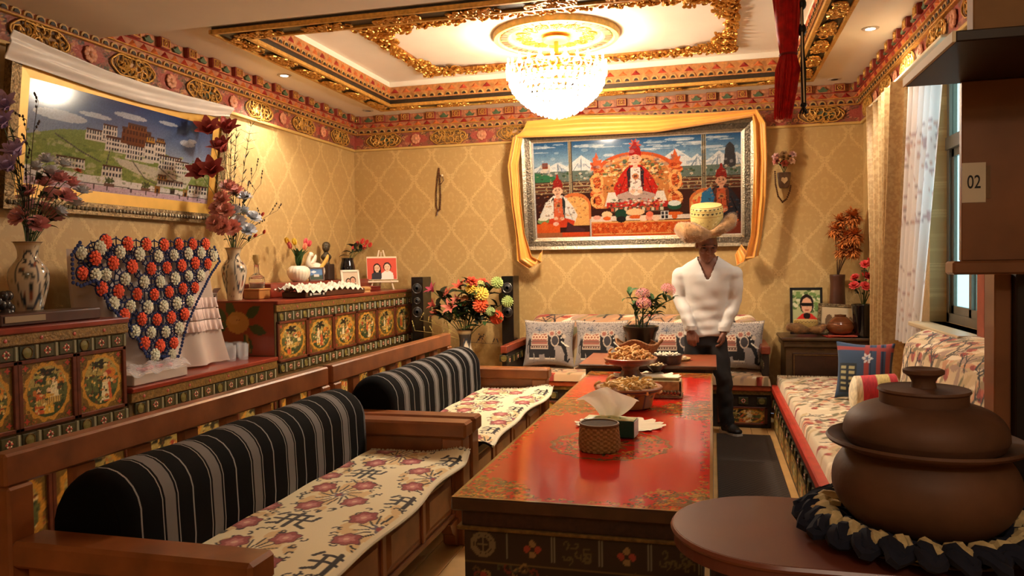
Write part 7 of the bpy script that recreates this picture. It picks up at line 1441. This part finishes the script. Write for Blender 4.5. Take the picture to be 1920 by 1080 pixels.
MB().lathe(smooth_prof([(.10, 0), (.135, .012), (.165, .045), (.184, .085), (.180, .13), (.160, .16), (.150, .17)], 26)+[(.158, .176), (.190, .186), (.194, .192), (.190, .197), (.150, .183), (.14, .17)], 72).build('pot', CLAY, t, 1)
ld = MB().lathe([(.150, .184), (.158, .20)]+smooth_prof([(.159, .203), (.158, .225), (.145, .248), (.118, .264), (.092, .270)], 14)+[(.086, .271), (.086, .293), (.090, .297), (.088, .302), (.080, .300), (.03, .304)], 72).build('lid', CLAY, t, 1)
MB().lathe([(.026, .302), (.023, .316), (.028, .326), (.040, .334), (.0405, .341), (.034, .344), (.02, .340), (0, .339)], 32).build('knob', CLAY, ld, 1)
# ================================================================= HANGING CUPBOARD, POST, PIER
CUP = M('cupboard_wood', (134, 88, 58), .38, noise=(6, .18), coat=.25)
t = thing('hanging_cupboard', 'dark wooden cupboard hung beside the pier, with a numbered paper', 'cupboard', (1.0, 2.46, 1.45))
MB().bb(.69, 1.36, 2.45, 2.475, 1.49, 2.0, .003).build('door', CUP, t, world=True); MB().bb(.655, 1.37, 2.40, 2.48, 1.452, 1.49, .006).build('ledge', CUP, t, world=True)
cr = MB().bb(.55, 1.37, 2.0, 2.48, 2.0, 2.026, .003).build('cornice_board', M('cornice_dark', (40, 28, 22), .45), t, world=True); MB().bb(.543, .551, 2.0, 2.48, 2.0, 2.026, .001).build('edge_strip', CREAM, cr, world=True)
t2 = thing('numbered_paper', 'white paper printed with 02 stuck on the cupboard door', 'sign', ony(1825, 345, 2.449)); a0, a1 = V3(ony(1804, 306, 2.4485)), V3(ony(1848, 379, 2.4485)); MB().bb(a0.x, a1.x, 2.4475, 2.4495, a1.z, a0.z).build('sheet', M('paper', (226, 214, 190), .6), t2, world=True); MB().bb(a1.x, a1.x+.012, 2.4480, 2.4495, a1.z+.01, a0.z-.01).build('tape', M('tape', (150, 116, 84), .3, alpha=.6), t2, world=True)
cu = bpy.data.curves.new('txt', 'FONT'); cu.body = '02'; cu.align_x = 'CENTER'; cu.align_y = 'CENTER'; cu.size = .046; cu.offset = .0004; to = bpy.data.objects.new('txt', cu); COL.objects.link(to); dg = bpy.context.evaluated_depsgraph_get(); dg.update(); tm = bpy.data.meshes.new_from_object(to.evaluated_get(dg)); bpy.data.objects.remove(to)
o = mesh_obj('numerals', tm, M('ink', (40, 38, 38), .6), t2); o.rotation_euler = (PI/2, 0, 0); o.scale = (.78, 1.15, 1); o.location = V3(((a0.x+a1.x)/2, 2.447, (a0.z+a1.z)/2))-base_of(t2)
t = thing('wooden_post', 'brown wooden post under the hanging cupboard at the right edge', 'post', (.9, 2.57, 0)); MB().bb(.80, .845, 2.53, 2.62, 0, 1.452, .004).build('trim_board', CUP, t, world=True); MB().bb(.846, 1.36, 2.50, 2.62, 0, 1.452, .004).build('panel', M('post_dark', (26, 18, 16), .5), t, world=True)
b = MB().bb(.73, XR+.0, 2.49, 2.55, 2.026, 3.0, .004); struct(b.build('wall_pier', M('pier_tan', (150, 112, 70), .6, noise=(5, .2))), 'tan plastered pier above the hanging cupboard', 'pier')
# ================================================================= TASSELS AND MAT
RT = M('red_silk', (196, 26, 24), .6, noise=(30, .3)); tx = V3(ony(1478, 102, 3.95))
t = thing('red_tassel', 'long red silk tassel hanging from the ceiling near the window', 'tassel', (tx.x, 3.95, 2.18)); b = MB(); R = random.Random(5)
MB().tube([(tx.x-.01, 3.95, 2.995), (tx.x-.01, 3.95, 2.8), (tx.x-.005, 3.95, 2.6), (tx.x, 3.95, 2.49)], [.06, .062, .05, .036], 18).build('upper_sheath', RT, t, 2, world=True)
for k in range(260):
    a = R.uniform(0, 6.28); q = math.sqrt(R.random()); p = [(tx.x+q*.036*math.cos(a), 3.95+q*.036*math.sin(a), 2.49), (tx.x-.003+q*.056*math.cos(a), 3.95+q*.05*math.sin(a), 2.42), (tx.x-.012+q*.05*math.cos(a), 3.95+q*.045*math.sin(a), 2.32), (tx.x-.025+q*.042*math.cos(a), 3.95+q*.04*math.sin(a), 2.18+R.uniform(0, .04))]; b.tube(p, [.0028, .0035, .003, .0015], 4)
tag(b.build('silk_threads', RT, t, 1, world=True), kind='stuff'); b = MB()
for k in range(120): a = R.uniform(0, 6.28); b.tube([(tx.x-.008+.062*math.cos(a), 3.95+.062*math.sin(a), 2.98), (tx.x-.008+.064*math.cos(a+.1), 3.95+.064*math.sin(a+.1), 2.78), (tx.x+.05*math.cos(a), 3.95+.05*math.sin(a), 2.6), (tx.x+.037*math.cos(a), 3.95+.037*math.sin(a), 2.49)], .0022, 4)
tag(b.build('outer_threads', RT, t, 1, world=True), kind='stuff'); MB().tube([(tx.x+.038*math.cos(a), 3.95+.038*math.sin(a), 2.488) for a in np.linspace(0, 2*PI, 25)[:-1]], .006, 6, closed=True).build('binding', M('binding', (120, 16, 16), .6), t, 1, world=True)
t = thing('corded_tassel', 'thin black and white corded tassel beside the red one', 'tassel', (tx.x+.065, 3.93, 2.2)); cx_ = tx.x+.066
for k in range(7): a = 2*PI*k/7; MB().tube([(cx_-.01, 3.93, 2.995), (cx_-.004+.006*math.cos(a), 3.93+.006*math.sin(a), 2.5), (cx_+.010*math.cos(a), 3.93+.010*math.sin(a), 2.40), (cx_+.009*math.cos(a+.5), 3.93+.009*math.sin(a+.5), 2.25)], .0036, 5).build('cord', [BLACK, CREAM][k % 2], t, 1, world=True)
MB().ball((cx_, 3.93, 2.24), (.016, .016, .014), 10, 7).build('knot', BLACK, t, 1, world=True); b = MB()
for k in range(26): a = R.uniform(0, 6.28); b.tube([(cx_, 3.93, 2.24), (cx_+.02*math.cos(a), 3.93+.02*math.sin(a), 2.2)], .002, 4)
tag(b.build('fringe', BLACK, t, 1, world=True), kind='stuff')
for k, z in enumerate((2.86, 2.72, 2.60)): MB().ball((tx.x+.06, 3.94, z), (.022, .022, .03), 10, 7).build('bead', BLACK, t, 1, world=True)
c = CV(.44, 3.9, 60, 300, (44, 34, 28)); m_ = (np.floor(c.X/.02).astype(int)+np.floor(c.Y/.026).astype(int)) % 2 == 0; c.im[m_] = (62, 50, 40); t = thing('floor_mat', 'dark woven mat on the floor between the table and window sofa', 'mat', (.25, 4.9, 0)); MB().bb(.03, .47, 2.95, 6.85, .0005, .010, .003).build('backing', DKP, t, world=True); c.obj('woven_face', lambda u, v: (.03+u*.44, 2.95+v*3.9, np.full_like(u, .0105)), paint('mat', .9, bump=(200, .6, .003)), t, world=True)
